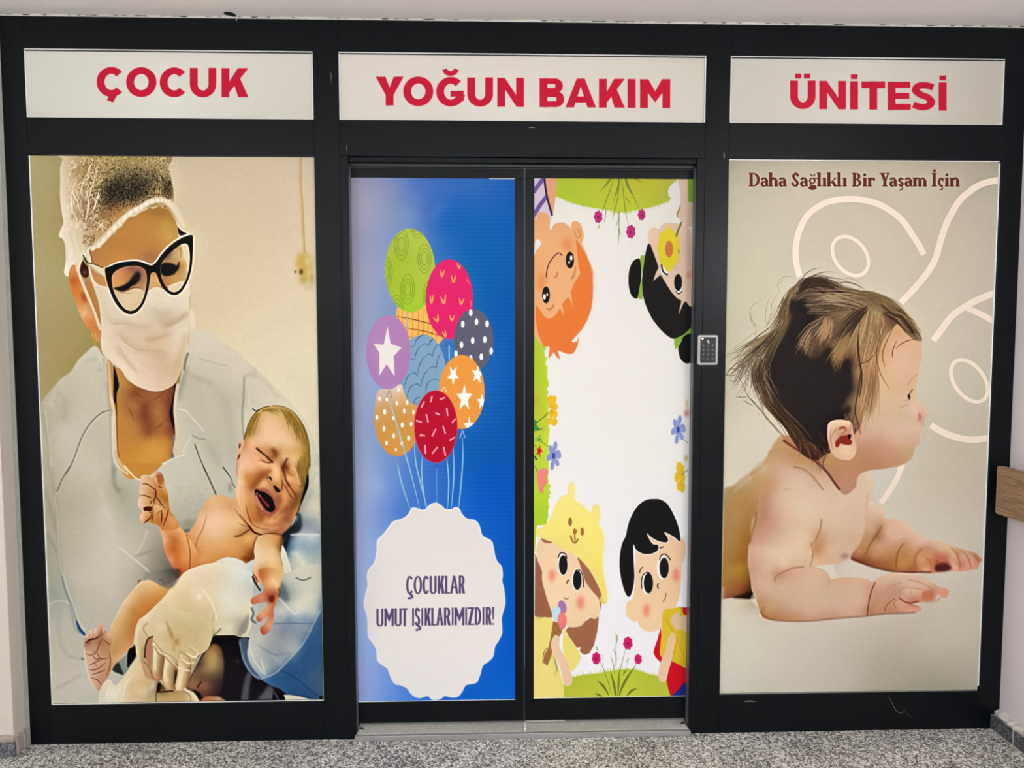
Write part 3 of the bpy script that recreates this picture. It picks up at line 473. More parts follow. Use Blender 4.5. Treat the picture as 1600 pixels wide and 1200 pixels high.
def art_nurse(c):
    R = np.random.RandomState(11); Q = 6.667
    org(); c.grad('20,230 530,230 530,1120 20,1120', '280,248,c9b99a 340,250,ccbb9c 420,250,cebd9f 480,250,c9b7a4 320,300,cfbf9f 400,320,cfbe9e 480,300,d0bda3 340,400,d2c19f 420,400,d4c3a2 480,470,d5c6a8 340,480,d3c2a0 420,500,d8c9a9 370,520,d8c9a6 440,560,d9cdaf 490,560,dbd0b4 490,640,d8ccb0 440,620,d8cdb2 495,720,cfc7ae', 0)
    c.fill('20,235 180,235 180,560 130,660 20,660', 'a39566', 0); c.grad('20,235 170,235 170,560 130,660 20,660', '50,250,ab9f72 90,250,a6996a 60,350,a69868 60,500,a49566 95,500,a29363 110,560,a18f5a 60,610,a6976a 90,420,a79a6b', 0)
    org(260, 240, Q); c.line('1385,30 1390,300 1405,500 1420,800 1435,1040', 3.4, 'c8a660', 1, 1.2, .85); c.line('1400,40 1400,300 1412,500 1425,800 1438,1040', 1.2, 'b8904a', 1, .5, .6)
    c.blobs('1430,1130,85,120,0,c7a860,.95'); org(260, 400, Q)
    c.blobs('1440,120,85,190,-8,c3a552,.95 1400,60,50,80,0,d0a658,.8 1465,60,30,60,0,d6cda8,.7 1400,165,22,40,0,5e4218,.95 1340,165,14,22,0,6a5424,.8 1420,250,55,60,0,b3913c,.7 1480,180,22,80,0,d4c488,.7 1510,250,30,90,0,9c8c50,.5 1470,330,60,40,0,b9b08c,.5')
    org()
    # gown
    G = '150,541 135,550 122,563 110,581 95,592 80,609 66,626 50,645 20,700 20,1120 530,1120 530,700 500,712 490,690 475,655 450,625 425,600 401,577 384,562 368,548 356,540 338,527 323,518 305,514 290,512 230,560 170,560'
    c.grad(G, '85,620,b8af98 100,640,b6ae98 60,660,aea790 72,720,b3ac96 90,620,bab29c 100,680,c6bcab 110,720,c2b9a6 130,650,c3bba9 150,600,c2baa7 140,565,c0bba8 158,560,c4bfac 165,600,b9b29d 150,680,bcb5a1 170,700,b9b49e 150,740,c6bcab 100,765,b5ae99 115,790,b2ab95 135,800,bbb39e 165,800,c9bfae 165,850,cbc1b1 120,850,b7b19c 100,830,b5ae9a 75,800,a8a38f 78,850,a8a492 85,900,a6a796 90,930,9fa598 120,900,c4bbab 150,930,c4bbab 180,930,c6bcac 170,880,cbc1b2 190,770,a6a58c 200,800,adab95 215,850,bbb49f 220,870,b5ae9a 240,840,a89e8e 255,870,867d70 262,895,7c7468 205,880,c0b9a6 240,760,c0bba8 260,740,c9c3b2 290,740,c6c1ae 300,770,bbb7a3 300,820,a9a794 290,835,9a9a88 330,740,bcb8a4 330,700,b6b29f 345,760,bcb9a6 350,680,b8b39f 360,640,bdb6a3 300,640,bbb4a1 290,600,b6af9c 310,560,c8bfac 340,560,cac0ac 300,530,cfc4b2 370,590,c8beaa 400,610,c9bfac 420,640,c9c0ab 440,630,cec5ad 380,620,bdb7a4 385,660,c5bda9 300,700,c0bba7 285,720,c4bfad 320,660,bcb5a2 490,740,bdbba6 495,800,b8b9aa 485,790,c2bea8 340,600,bfb8a4 85,980,bcb7a6 100,960,b6b4a4 90,1040,c8c0b1 130,1000,b9b6a6 120,1040,c6beb0 90,1090,cac3b5 150,1080,c4c4b8 140,1060,c8c4b6', 1, .8)
    org(50, 560, Q)
    c.line('560,40 600,20 680,-10', 6, 'a9a592', 1, 2, .5); c.line('740,0 730,80 690,130', 5, '9c9684', 1, 1.6, .55); c.line('700,-20 735,60 700,110', 3, 'd0cabb', 1, 1, .7)
    c.line('250,370 240,430 180,500', 10, 'd0c8b8', 1, 3, .5); c.line('330,400 340,520 320,650', 9, 'ada691', 1, 3, .5); c.line('280,350 260,420 230,480', 7, 'a8a18c', 1, 2.2, .5); c.line('140,540 160,750 180,900 200,1200', 2, 'd2cabb', 1, .8, .8); c.line('120,560 150,760 165,900 190,1200', 4, '9f9884', 1, 1.6, .5)
    c.line('815,545 740,560 660,620 590,700 520,820 460,980 430,1060 380,1160 350,1210', 1.7, '69665c', 1, .5, .85); c.line('825,555 750,572 670,632 600,712 530,832 470,990 440,1070', 1.4, 'd6cfc2', 1, .6, .6)
    c.line('790,250 800,450 815,560 830,800 840,1100 850,1200', 4, '98917e', 1, 1.6, .6)
    org(60, 730, Q)
    c.line('330,-10 250,120 190,260', 1.6, '6f6c5f', 1, .5, .9); c.line('190,260 175,330 195,500 210,800 225,1000 265,1200', 1.5, 'd0c8b9', 1, .8, .8); c.line('135,0 160,250 190,350 185,560 205,820 225,1050 255,1200', 4, '98927f', 1, 1.8, .55); c.line('60,200 120,400 160,560 190,700', 3, '8f8a78', 1, 1.4, .5); c.line('90,690 150,800 190,900', 3, '8f8a78', 1, 1.4, .6)
    c.line('790,-10 785,80 795,190 850,260', 6, '8c897a', 1, 2, .75); c.line('850,260 900,380', 10, '9fa08a', 1, 3, .4); c.line('830,820 950,920 1050,1000 1150,1090 1150,1110', 2.4, 'd6cec0', 1, 1, .8); c.line('1000,930 1100,900 1200,860', 3.5, '8f897b', 1, 1.5, .6); c.line('1000,910 1080,800 1130,650', 3, 'cfcabc', 1, 1.4, .6); c.line('1150,1120 1250,1100 1350,1110', 12, '8b8478', 1, 4, .5); c.line('640,200 720,500 780,800 780,1150', 9, 'cfc5b6', 1, 4, .5); c.blobs('1400,1080,120,110,0,5f5850,.6 1230,1170,60,20,0,8f887a,.6')
    org(270, 560, Q)
    c.line('270,0 400,40 560,80', 1.6, 'a8a08c', 1, .8, .6); c.line('150,100 110,200 80,300 60,430', 7, '8c877b', 1, 2.4, .6); c.line('170,170 300,220 420,270', 6, 'a69f8c', 1, 2.5, .6); c.line('740,190 735,400 720,600 735,830', 2.2, '86826f', 1, 1, .75); c.line('800,330 770,600 750,820', 1.6, 'd6cebd', 1, .8, .6); c.line('740,190 800,170 860,190', 5, 'a9a28c', 1, 2, .5); c.line('840,100 870,180 960,240 1100,420', 4, 'b3ab95', 1, 2, .4)
    c.line('50,525 130,545 200,620 270,700 320,760', 1.5, 'd8d1c4', 1, .6, .8); c.line('195,800 260,830 340,845', 1.7, '8c8776', 1, .6, .8); c.line('190,800 150,880 90,1000 50,1130', 1.6, 'd2ccbe', 1, .7, .8); c.line('225,890 280,1040 350,1200', 1.5, '4c4a42', 1, .4, .85); c.line('520,1130 580,1210', 1.4, '6a675b', 1, .5, .8); c.line('450,300 560,500 640,900 640,1100', 14, 'a9a490', 1, 5, .4); c.line('330,860 430,1000 500,1130', 8, '9f9b88', 1, 4, .4)
    org(270, 730, Q); c.line('315,-5 380,130 450,290', 1.8, '4c4a42', 1, .5, .9); c.line('515,-5 580,80 620,150', 1.5, '5a574c', 1, .5, .85); c.line('610,155 650,215', 1.5, '5a574c', 1, .6, .8); c.line('590,170 600,260', 6, '77766a', 1, 2, .5)
    for i in range(70):
        x, y = 40+R.rand()*330, 40+R.rand()*600
        c.line([[270+x/Q, 730+y/Q], [270+(x+30)/Q, 730+(y+4)/Q]], .8, '8d8c7b' if i % 2 else 'd0ccba', 0, .4, .35)
    c.blobs('180,590,130,60,-10,8a8a78,.6 150,660,60,25,0,5c5c50,.7 60,200,60,160,0,b9b29e,.5')
    # neck
    org(50, 560, Q)
    c.grad('790,0 850,80 930,120 1000,230 1200,330 1340,340 1480,270 1530,150 1500,400 1480,560 1490,830 1460,960 1450,1040 1350,1100 1260,1200 1000,1250 880,1050 875,900 870,600 845,450 800,200', '810,60,c09048 830,200,b98a44 930,250,bc843e 920,330,ad783c 950,450,a87038 940,600,b57c3a 940,800,b97c3a 950,1000,c48638 1000,900,bd8038 1100,1000,c58a3a 1200,1000,c98e3e 1250,1120,c98b3a 1150,1180,c8883a 1350,1000,cc9040 1420,950,c08038 1400,850,b87a36 1050,360,874c2c 1000,300,a86e3a 1150,400,94582f 1280,370,96603a 1400,360,8a5434 1080,500,a06a38 1000,560,a06836 1170,500,7c4128 1170,600,7a3f26 1200,680,84492a 1210,770,8a4e2a 1280,560,a06838 1330,500,9e6436 1420,480,78402e 1440,640,713830 1380,660,a0663a 1300,700,98602f 1430,780,8c5038 1100,720,a86f38 1150,870,bb8038 1250,850,bd8238 1050,640,aa7038')
    c.lines('1000,500 1040,590 1060,650;970,440 1000,530;1380,330 1320,400 1230,440;1070,330 1110,390 1190,410;1360,650 1310,720 1280,730;1430,600 1350,690 1300,720;1090,440 1150,520', 1.6, '6e3a20', .7, .55)
    c.fill('850,90 865,110 890,200 905,290 880,380 885,600 870,480 850,420', '22130f', 1, .5); c.fill('1490,240 1480,290 1465,400 1440,520 1430,580 1470,740 1480,790 1478,500 1500,330', '2a1416', 1, .6); c.line('875,560 880,700 885,900 900,1030', 1.6, '4a2416', 1, .6, .8)
    c.fill('1470,800 1490,830 1480,900 1465,960 1480,1030 1440,1040 1450,940', '7e7a72')
    c.line('790,30 800,150 810,300 815,440 845,540 855,620 860,800 870,960 890,1050 940,1120 1030,1190', 5, 'cdaf7c', 1, .6); c.line('820,400 845,540 855,620 860,800 865,960', 5, 'd0bb9c', 1, .6); c.line('783,60 790,200 800,420 835,560', 1.2, '9c8454', 1, .6, .7); c.line('835,600 840,900 855,1050 900,1130 1000,1210', 2.5, 'd3ccbb', 1, .8)
    c.fill('1590,20 1550,100 1510,230 1480,400 1470,560 1490,700 1490,830 1470,950 1490,1030 1550,1030 1550,900 1540,750 1510,620 1505,500 1530,300 1580,120', 'c9b79e', 1, .4); c.fill('1555,110 1510,180 1480,250 1500,260 1530,260 1545,190', '98864c', 1, .6)
    c.fill('1600,1000 1500,1030 1400,1080 1320,1130 1260,1200 1290,1300 1600,1300', 'c1bdab', 1, 2.2); c.line('1600,1000 1500,1030 1400,1080 1320,1130 1260,1200', 1.4, 'd8d6ca', 1, .5, .8)
    org(60, 730, Q); c.fill('900,-10 960,50 1010,100 1060,125 1110,90 1160,80 1210,50 1260,0 1260,-40 900,-40', 'c2863a', 1, .4); c.line('890,-20 950,50 1010,110 1070,135', 2.2, 'ddd0b0', 1, .6)
    # cap
    org(40, 240, Q)
    cap = '395,0 385,60 360,150 360,300 358,450 375,600 392,720 360,800 345,860 385,890 410,960 418,1100 405,1200 400,1240 440,1280 560,1240 600,1080 680,1020 760,990 850,890 950,790 1010,730 1100,650 1250,570 1400,555 1500,610 1570,690 1610,780 1620,720 1550,560 1540,400 1520,300 1490,150 1440,-20'
    c.grad(cap, '400,50,cfbc9c 390,300,d6c5aa 400,500,d8c7ac 430,650,d8c8ae 400,850,dccdb6 450,1100,ddd2c0 520,1000,dacbb3 550,900,d4c3a6 480,350,c2ab80 550,200,b39c6c 600,100,ac9260 700,60,b89f6c 620,350,a88c58 560,500,bba47c 620,600,a08050 560,750,cbb694 640,750,ba9f78 650,900,c6ae84 750,850,b89a66 750,300,b09660 720,450,9c8354 850,100,ae9660 900,200,8c7a4c 1000,100,9a8652 1150,80,a08c58 1300,80,a8905e 1400,100,b09c6c 850,350,5c4c34 1000,330,4e4430 1150,350,544a34 1250,280,6e6040 1350,250,8c7a4c 850,480,66503a 1000,480,604e38 1150,450,66543a 1250,430,7c683e 800,560,7c5c3a 900,600,a07244 1000,560,98703e 850,680,ae8a58 1050,580,b08a50 950,650,b08448 1450,250,a08c5c 1470,380,6c5836 1400,400,a88c50 1500,450,b0986a 1480,150,b8a474 780,780,b89868', 1, .6)
    c.clip(cap)
    def scrib(n, x0, x1, y0, y1, L, w, col, a, rot=None, prob=None):
        cs = []
        for _ in range(n):
            x, y = x0+R.rand()*(x1-x0), y0+R.rand()*(y1-y0)
            if prob and R.rand() > prob(x, y): continue
            t = R.rand()*6.3 if rot is None else rot+R.randn()*.5; l = L*(.4+R.rand()); b = R.randn(2)*l*.25
            q = cv([[x-math.cos(t)*l, y-math.sin(t)*l], [x+b[0], y+b[1]], [x+math.cos(t)*l, y+math.sin(t)*l]]); cs += ribbon(spline(q, False, 3), w)
        if len(cs) > 2: c.fill(cs, col, 0, 0, a)
    dark = lambda x, y: math.exp(-((x-1080)/330)**2-((y-370-(1080-x)*.15)/150)**2)
    net = lambda x, y: 1 if x > 560+abs(y-300)*.3 and y < 720-(x-700)*.35 else .12
    scrib(900, 560, 1540, 0, 560, 10, .8, '4c3c22', .55, None, net); scrib(900, 560, 1540, 0, 620, 9, .8, 'cfb985', .6, None, net)
    c.blobs('1080,340,340,120,-12,2a2620,.55 900,420,160,110,-30,2c2620,.5 1150,420,200,60,-10,342c22,.45 1480,380,40,110,-8,4a3a24,.5'); scrib(1500, 650, 1500, 130, 640, 11, 1, '17161a', .8, None, dark); scrib(500, 700, 1500, 150, 620, 8, .6, 'a09066', .6, None, dark); scrib(500, 600, 1540, 0, 300, 9, .8, '5a4c30', .6, None, net)
    scrib(260, 480, 800, 100, 700, 16, .9, '8a6c3c', .5, 1.9); scrib(220, 430, 800, 50, 800, 22, 1, 'e4d6bc', .7, 1.8); scrib(100, 600, 900, 500, 800, 14, .9, '5a3c22', .6); scrib(60, 600, 720, 850, 960, 12, .9, '6a4a24', .6); scrib(60, 1420, 1520, 250, 480, 16, 1, '2e2216', .6, 1.4); scrib(90, 1430, 1540, 30, 500, 22, .7, '7c6a42', .5, 1.35)
    c.lines('520,300 490,400 540,500 560,580 600,650;740,200 700,320 660,460 640,620 620,720;560,450 590,330 620,250;760,400 730,520 700,600 720,680;640,480 660,520 655,620;700,700 780,740 850,790;430,250 470,400 480,560 540,700;700,90 660,150 640,260;900,620 930,680;800,690 870,730', 1.6, 'e6d9c2', .4, .85)
    c.lines('400,900 430,1000 440,1150;450,800 500,950 520,1100;560,760 540,900 580,1020', 2, 'c8b697', .8, .6)
    c.clip()
    c.blobs('620,480,40,150,10,8c6c40,.35 760,250,40,160,20,9a8050,.35 450,420,25,150,5,c0ac88,.5 540,600,30,100,5,b0946a,.4 640,420,14,120,12,e4d8be,.5 880,640,100,40,-30,8c6234,.45 1000,560,140,40,-25,86602e,.4')
    rim = '600,1060 680,1010 780,930 880,820 980,720 1090,620 1200,560 1300,500 1400,480 1480,505 1550,560 1600,650 1640,740'
    rimq = spline(P(rim), False); c.line(rim, 9, 'd2c3aa', 1, .6); c.line(rim, 3.5, 'e2d6c2', 1, .9, .6); c.line('680,970 780,890 880,780 980,680 1090,590 1200,530 1300,470 1400,455 1480,480', 1.4, 'b39c72', 1, .5, .7); c.line('640,1000 740,920 860,800 960,700 1080,605 1200,545 1300,485', 1, 'e8dcc8', 1, .4, .7)
    for k in range(46):
        u = k/45; i = u*(len(rimq)-1); p = rimq[int(i)]; c.line([[p[0]-1.2, p[1]-5], [p[0]+1.4, p[1]+4.6]], .9, ('b9a27c', 'ece0cc')[k % 2], 0, .4, .55)
    org(260, 240, Q); c.line('0,500 60,560 110,640 150,720 180,775', 6.5, 'd8c9ae', 1, .7)
    # face
    org(40, 240, Q)
    F = '660,1020 700,1015 740,985 775,990 800,950 850,910 890,860 930,850 950,790 1000,760 1040,700 1090,660 1130,655 1200,610 1250,590 1290,560 1330,575 1390,550 1430,570 1470,575 1520,630 1560,700 1580,760 1590,880 1640,1100 1680,1300 1690,1380 1600,1440 1200,1500 760,1400 700,1300'
    c.grad(F, '700,1080,b27a48 800,1050,b77f42 900,1100,bb803e 1000,900,b87c3c 950,850,ba823f 1200,750,ba8240 1300,650,b07c3a 1400,620,a8783a 1500,700,b68a42 1400,800,be8c44 1300,850,b98240 1500,850,c5944a 1560,850,b98c48 1100,1000,b87a3c 1250,1000,b47a3e 1350,1050,a87040 1250,1110,a66c42 1450,950,bc843e 1000,1200,c08044 1600,1100,bb9048 1640,1250,b98a42 1400,1200,b88048 900,1350,c08848 1100,1080,ba7c3e', 1, .4)
    c.blobs('1330,1070,140,50,20,9c6238,.4 1350,610,160,30,0,a07030,.4 1450,760,80,60,0,c8964c,.4')
    org(120, 340, 7.5)
    c.fill('1180,110 1200,130 1260,165 1290,190 1215,210 1190,185', '2c1a20', 1, .3); c.line('1170,60 1200,110 1250,160 1330,195', 2.2, 'e0d2ba', 1, .5)
    # ear and temple
    org(50, 400, Q)
    c.grad('385,180 400,120 430,90 470,110 520,200 560,350 620,520 690,700 715,780 715,850 690,890 655,880 620,790 560,720 500,610 450,480 410,350 388,250', '410,150,d48c50 420,240,c26830 450,350,cd7838 500,500,d08a4c 540,600,d8a478 620,740,d08040 690,840,cc8a58 560,640,d49460 500,400,cf7c3c 660,760,c98040')
    c.blobs('540,430,30,70,-20,a84a26,.9 440,260,25,60,-10,b85c28,.5 545,600,18,45,20,dcb48c,.7 520,340,20,50,-25,d89858,.6')
    c.fill('530,60 505,100 500,170 525,220 560,240 640,300 720,560 720,760 700,740 640,560 590,420 560,280 600,100', 'b67c44', 1, .5); c.fill('525,55 550,80 590,130 590,200 560,225 520,205 500,150', '4a2c20', 1, .6); c.blobs('550,170,25,35,0,9a6a5a,.6')
    c.line('460,60 480,160 520,270 590,440 650,590 715,770', 4.6, 'd9c3a6', 1, .4); c.line('470,160 510,290 580,460 650,620', 1, 'b88858', 1, .5, .7)
    c.lines('622,790 632,850 645,930;655,800 665,860 662,930', 1.5, 'c89838', .3); c.lines('626,800 636,860;658,800 668,850', .8, 'f4e0a8', .3)
    # mask
    org(50, 400, Q)
    M = '590,90 640,240 700,300 780,318 840,330 900,385 1000,370 1060,345 1140,350 1180,380 1230,345 1290,318 1370,345 1420,340 1500,300 1560,265 1620,250 1640,330 1640,560 1640,800 1632,950 1610,1040 1575,1140 1555,1190 1500,1310 1470,1340 1390,1385 1300,1405 1200,1395 1090,1355 1010,1290 940,1200 870,1130 790,1075 730,1000 715,900 720,780 700,520 660,380 600,200'
    c.grad(M, '640,260,d8c4a6 680,340,cfbda6 760,400,d3c4ae 800,600,d1c3ae 740,800,d8c5ae 800,850,d6c4ac 1000,500,cfbc9e 1000,420,cab896 1000,640,d2c4ae 1150,650,d0c0a6 1200,450,d4c5ae 1300,400,d3c3aa 1400,450,d6c8b2 1400,560,cfc0a8 1500,520,d6c9b6 1350,640,c4b498 1450,700,c9b494 1550,650,d2c4ac 1500,760,d6c6ae 1300,750,cdba9e 1000,760,cdb99e 1100,850,cfba9c 900,850,d3bfa4 1250,870,ccb490 1350,900,d0b898 1200,1000,d2b898 1000,1000,d5c0a8 850,1000,d8c6b0 1100,1100,d6c0a6 900,1100,dac6b0 1300,1050,cdb090 1400,1150,cbac8c 1250,1250,d4bca0 1100,1250,d8c2a8 1350,1330,cfb296 1500,1150,cdb394 1600,850,d8c8b0 1620,600,dccbb2 1500,1000,d3bfa6 1550,1100,ccb69a', 1, .4)
    c.lines('800,620 830,700 960,700 1050,725;900,810 980,900 1100,970 1400,1005;1180,880 1300,860 1400,820;1600,600 1540,660 1450,710 1360,735;900,930 980,1080 1100,1230;1480,1140 1540,1000 1600,850;1300,640 1400,640;950,700 1050,720;870,960 940,1040', 1.6, 'b39c7c', .8, .65)
    c.lines('1640,640 1560,690 1480,740 1400,790;880,830 960,920 1080,990;1620,760 1580,900 1500,1080;820,640 840,720;1010,1020 1130,1170', 1.6, 'e6d8c4', .9, .7)
    c.line('700,330 740,480 790,640 800,700', 10, 'c4b294', 1, 4, .5); c.line('830,690 960,690 1100,740 1250,730', 7, 'bfa888', 1, 2.5, .5); c.line('900,800 1000,900 1150,980 1400,1010', 9, 'c2a684', 1, 3.5, .55); c.line('1360,730 1470,690 1560,640 1630,590', 8, 'b89e78', 1, 2.5, .6); c.line('870,950 980,1080 1090,1200', 7, 'c8ad8c', 1, 3, .5); c.line('1180,875 1320,850 1440,800', 8, 'bd9f78', 1, 3, .5); c.line('1470,1250 1540,1050 1610,800', 8, 'bfa27c', 1, 3, .5); c.line('1200,440 1330,470 1450,460', 12, 'dccfbc', 1, 4, .5); c.line('1250,560 1350,600 1450,590', 8, 'bfae92', 1, 3, .5); c.line('730,860 820,1000 940,1130 1080,1280', 8, 'e0ceb8', 1, 3, .5)
    c.line('1640,420 1638,700 1625,930', 1.2, 'b8a078', 1, .5, .7)
    org(260, 400, Q); c.fill('240,560 290,600 300,740 245,750', 'dccdb4', 1, .8); c.line('225,1010 200,1080 180,1190', 3, '66685c', 1, .8, .8)
    # glasses
    org(120, 340, 7.5)
    L1 = '405,700 400,760 420,850 450,930 500,1020 560,1080 620,1100 680,1085 740,1030 780,960 810,850 825,740 820,640 790,590 720,560 640,558 560,570 480,600 430,640'
    L2 = '970,600 975,680 1000,760 1040,820 1090,870 1150,880 1210,850 1260,780 1300,680 1325,560 1330,440 1315,340 1290,300 1230,300 1150,350 1080,410 1010,490 980,540'
    c.clip(L1)
    c.grad('400,540 840,540 840,860 660,830 500,860 430,830', '450,700,c58a48 500,640,c08248 600,620,a06848 700,600,9a684c 520,760,c88a44 620,680,a46c44 780,650,9c6848 780,760,b07c50 740,800,a87850 460,780,c88e4c 800,850,c0986c', 1, .6)
    c.blobs('690,620,90,35,0,74404c,.45 760,700,40,100,0,8c5458,.4 640,600,60,20,0,7c4a48,.5')
    c.fill('430,830 480,820 540,800 600,760 650,690 690,640 720,630 745,660 740,720 700,770 640,800 590,840 540,858 490,850', '221c1c', 1, 1.1); c.fill('430,830 500,815 580,780 640,750 700,760 640,800 590,838 540,852 480,845', '1a1416', 1, .7)
    c.line('440,825 520,865 600,845 680,818 740,830 780,860', 1.2, '5a3a2c', 1, .5, .8); c.grad('420,850 520,880 600,860 690,830 760,840 800,900 760,1000 680,1100 560,1090 470,1000', '500,900,c8b088 700,860,cab28c 600,1000,d0bb96 700,1000,ccb48c 620,1080,ccb48e', 1, .6); c.lines('470,870 560,885 660,880', 1, '8c6c48', .6, .6)
    c.clip(L2)
    c.grad('960,280 1340,280 1340,900 960,900', '1050,450,a08058 1100,400,b09060 1170,350,b8944c 1150,480,b8905c 1200,600,b08040 1250,560,bc8c40 1150,730,c2984c 1050,720,b07a40 1280,400,d4c0a0 1300,600,d3bf9c 1250,450,d3bf9c 1290,700,c8ac78 1100,820,b98c42 1200,780,bf9040', 1, .5)
    c.fill('1215,290 1260,450 1290,560 1305,680 1340,600 1345,280', 'd6c4a6', 1, .5); c.line('1205,340 1220,400 1215,470', 3, 'a08438', 1, .8, .7)
    c.fill('980,560 1040,530 1120,540 1170,560 1200,510 1195,580 1165,630 1120,670 1040,685 985,650', '1c1a1e', 1, .9); c.blobs('1060,450,70,40,-40,5a3a34,.65 1100,400,40,25,-45,4a302c,.5 1030,610,60,60,0,141418,.6'); c.lines('1190,590 1180,640;1200,570 1205,600;1150,650 1130,690', 1.4, '2a1c18', .4, .8)
    c.fill('1100,790 1200,755 1280,735 1330,700 1250,850 1150,900 1060,860', 'd3bf9c', 1, .3); c.line('1060,810 1200,758 1285,738', 1.2, 'e6d8bc', 1, .4, .8); c.clip()
    for l, w in ((L1, 1.1), (L2, 1.0)): c.line(l, 2.2, 'dccaae', 1, .3, .95, True)
    fr = ['330,600 380,575 450,545 520,525 600,515 680,512 760,525 830,550 880,560 930,520 990,440 1060,360 1130,300 1200,255 1260,225 1350,207 1358,300 1355,420 1345,560 1320,680 1280,780 1230,860 1180,900 1130,908 1070,885 1010,830 970,760 940,680 920,645 890,640 865,660 855,720 840,820 815,920 780,1010 730,1080 680,1120 620,1132 560,1110 490,1050 430,960 380,840 350,740']
    ring = [spline(P(fr[0])), spline(P('412,690 410,760 425,840 460,930 510,1010 560,1068 620,1092 680,1078 735,1025 775,950 803,850 818,740 812,645 785,600 720,568 640,566 560,578 490,605 440,640'))[::-1], spline(P('978,600 985,680 1008,750 1045,812 1095,862 1150,872 1205,842 1252,775 1292,680 1317,560 1322,440 1308,345 1285,308 1232,310 1155,360 1085,420 1018,495 988,545'))[::-1]]
    c.line('318,600 380,568 450,537 520,516 600,505 680,500 760,510 830,540 880,548 925,510 980,430 1050,350 1120,290 1190,245 1260,212 1345,195', 2.2, 'e8dcc8', 1, .4); c.line('1368,210 1372,400 1350,620 1290,800 1200,905 1130,925 1050,890', 1.3, 'e6dac6', 1, .4, .8); c.line('320,620 350,780 420,970 520,1110 620,1150 720,1110 800,980', 1.3, 'e6dac6', 1, .4, .6)
    m = sum(1 for _ in ring)
    s0 = c.cover([ring[0]]); 
    y0, y1, x0, x1 = s0[1]; mk = s0[0].copy()
    for k in ring[1:]:
        q = c.cover([k]); b = q[1]; mk[b[0]-y0:b[1]-y0, b[2]-x0:b[3]-x0] *= 1-q[0]
    c.put(mk, s0[1], hx('161413'))
    c.fill('115,530 160,530 240,560 315,600 325,690 290,680 200,620 130,560', 'cfc2a2', 1, .4); c.line('110,530 200,545 300,585', 1.5, '3c2c1e', 1, .4, .8); c.line('130,550 220,620 310,690', 1.4, '9c8450', 1, .5, .8); c.fill('150,400 165,460 178,520 140,520 110,460', 'd6c6ae', 1, .4); c.line('75,440 95,490 120,525', 1.8, '1c1612', 1, .3); c.line('150,400 170,470 180,525', 1, '5c3c20', 1, .3)
    c.fill('862,720 870,670 900,648 930,680 965,760 985,800 930,810 860,830 840,830', 'c49658', 1, .4); c.blobs('900,665,30,20,0,a8603c,.5')
    # newborn: body
    org(270, 730, Q)
    body = '-10,330 60,520 130,690 190,660 260,500 330,370 400,310 460,290 560,300 620,330 660,250 690,600 1150,620 1140,900 1100,1200 700,1200 0,1300 -150,1000 -100,600'
    T = '130,700 160,680 220,600 270,480 320,390 380,320 450,290 540,298 620,325 650,280 670,200 760,300 900,560 1180,640 1140,760 1130,900 1100,1300 150,1300 165,1080 100,900'
    c.grad(T, '330,420,dca574 420,340,deb080 540,330,d9a570 600,400,d49c68 640,330,d6a878 250,600,dda578 300,520,e3b48a 190,700,d8985e 350,600,e4bc98 450,500,e4bd98 550,480,e0b284 650,540,deb080 700,600,dcae7c 450,700,e2b88e 600,690,dca870 700,690,c48c50 760,640,b87c44 500,850,d89c60 350,800,dda26a 270,800,d69c66 300,950,d89a60 400,980,d4904e 550,800,dca468 650,900,d2904c 750,920,b87438 800,900,8a4c24 820,800,c88848 850,720,d09858 780,740,dca664 220,950,d08a50 200,700,da9e68 150,800,cf8a52 230,880,c07a44 200,1050,c47a44', 1, .6)
    c.lines('350,500 335,560 310,640 270,720 240,800 225,920 200,1050;130,700 160,830 175,950 175,1080;160,700 190,800 220,920', 1.6, 'a4622c', .6, .65); c.line('820,640 780,660 700,710 640,720', 2, '5c2a12', 1, .7, .9); c.lines('680,580 740,610 800,620;640,430 700,520 760,590', 1.4, '9c6430', .5, .8); c.line('880,720 850,780 835,850 820,920 780,970', 2.4, '7c3c1c', 1, 1, .8); c.blobs('760,950,60,30,0,6a3414,.6')
    # raised arm and fist
    A = '-100,120 60,-160 80,-100 100,0 0,400'
    org(60, 730, Q)
    c.grad('1265,640 1300,620 1350,560 1385,450 1400,510 1450,590 1530,690 1600,780 1660,900 1680,1050 1640,1150 1560,1190 1460,1160 1400,1050 1350,960 1310,860 1290,740', '1300,660,d89c6c 1400,560,d89c64 1450,650,dd9f68 1350,720,d08448 1310,760,dea688 1350,850,cc7c40 1420,750,c06c34 1400,850,bc6428 1430,950,c8682c 1500,750,dd9a5c 1550,850,dc9c60 1500,950,d88c4c 1450,1080,c25c28 1500,1100,c86028 1570,1050,cc7840 1600,900,d89458 1390,960,d08a60', 1, .5)
    c.line('1540,700 1570,830 1580,950 1570,1080', 1.5, '8c4a24', 1, .5, .75)
    org(200, 720, 11.43)
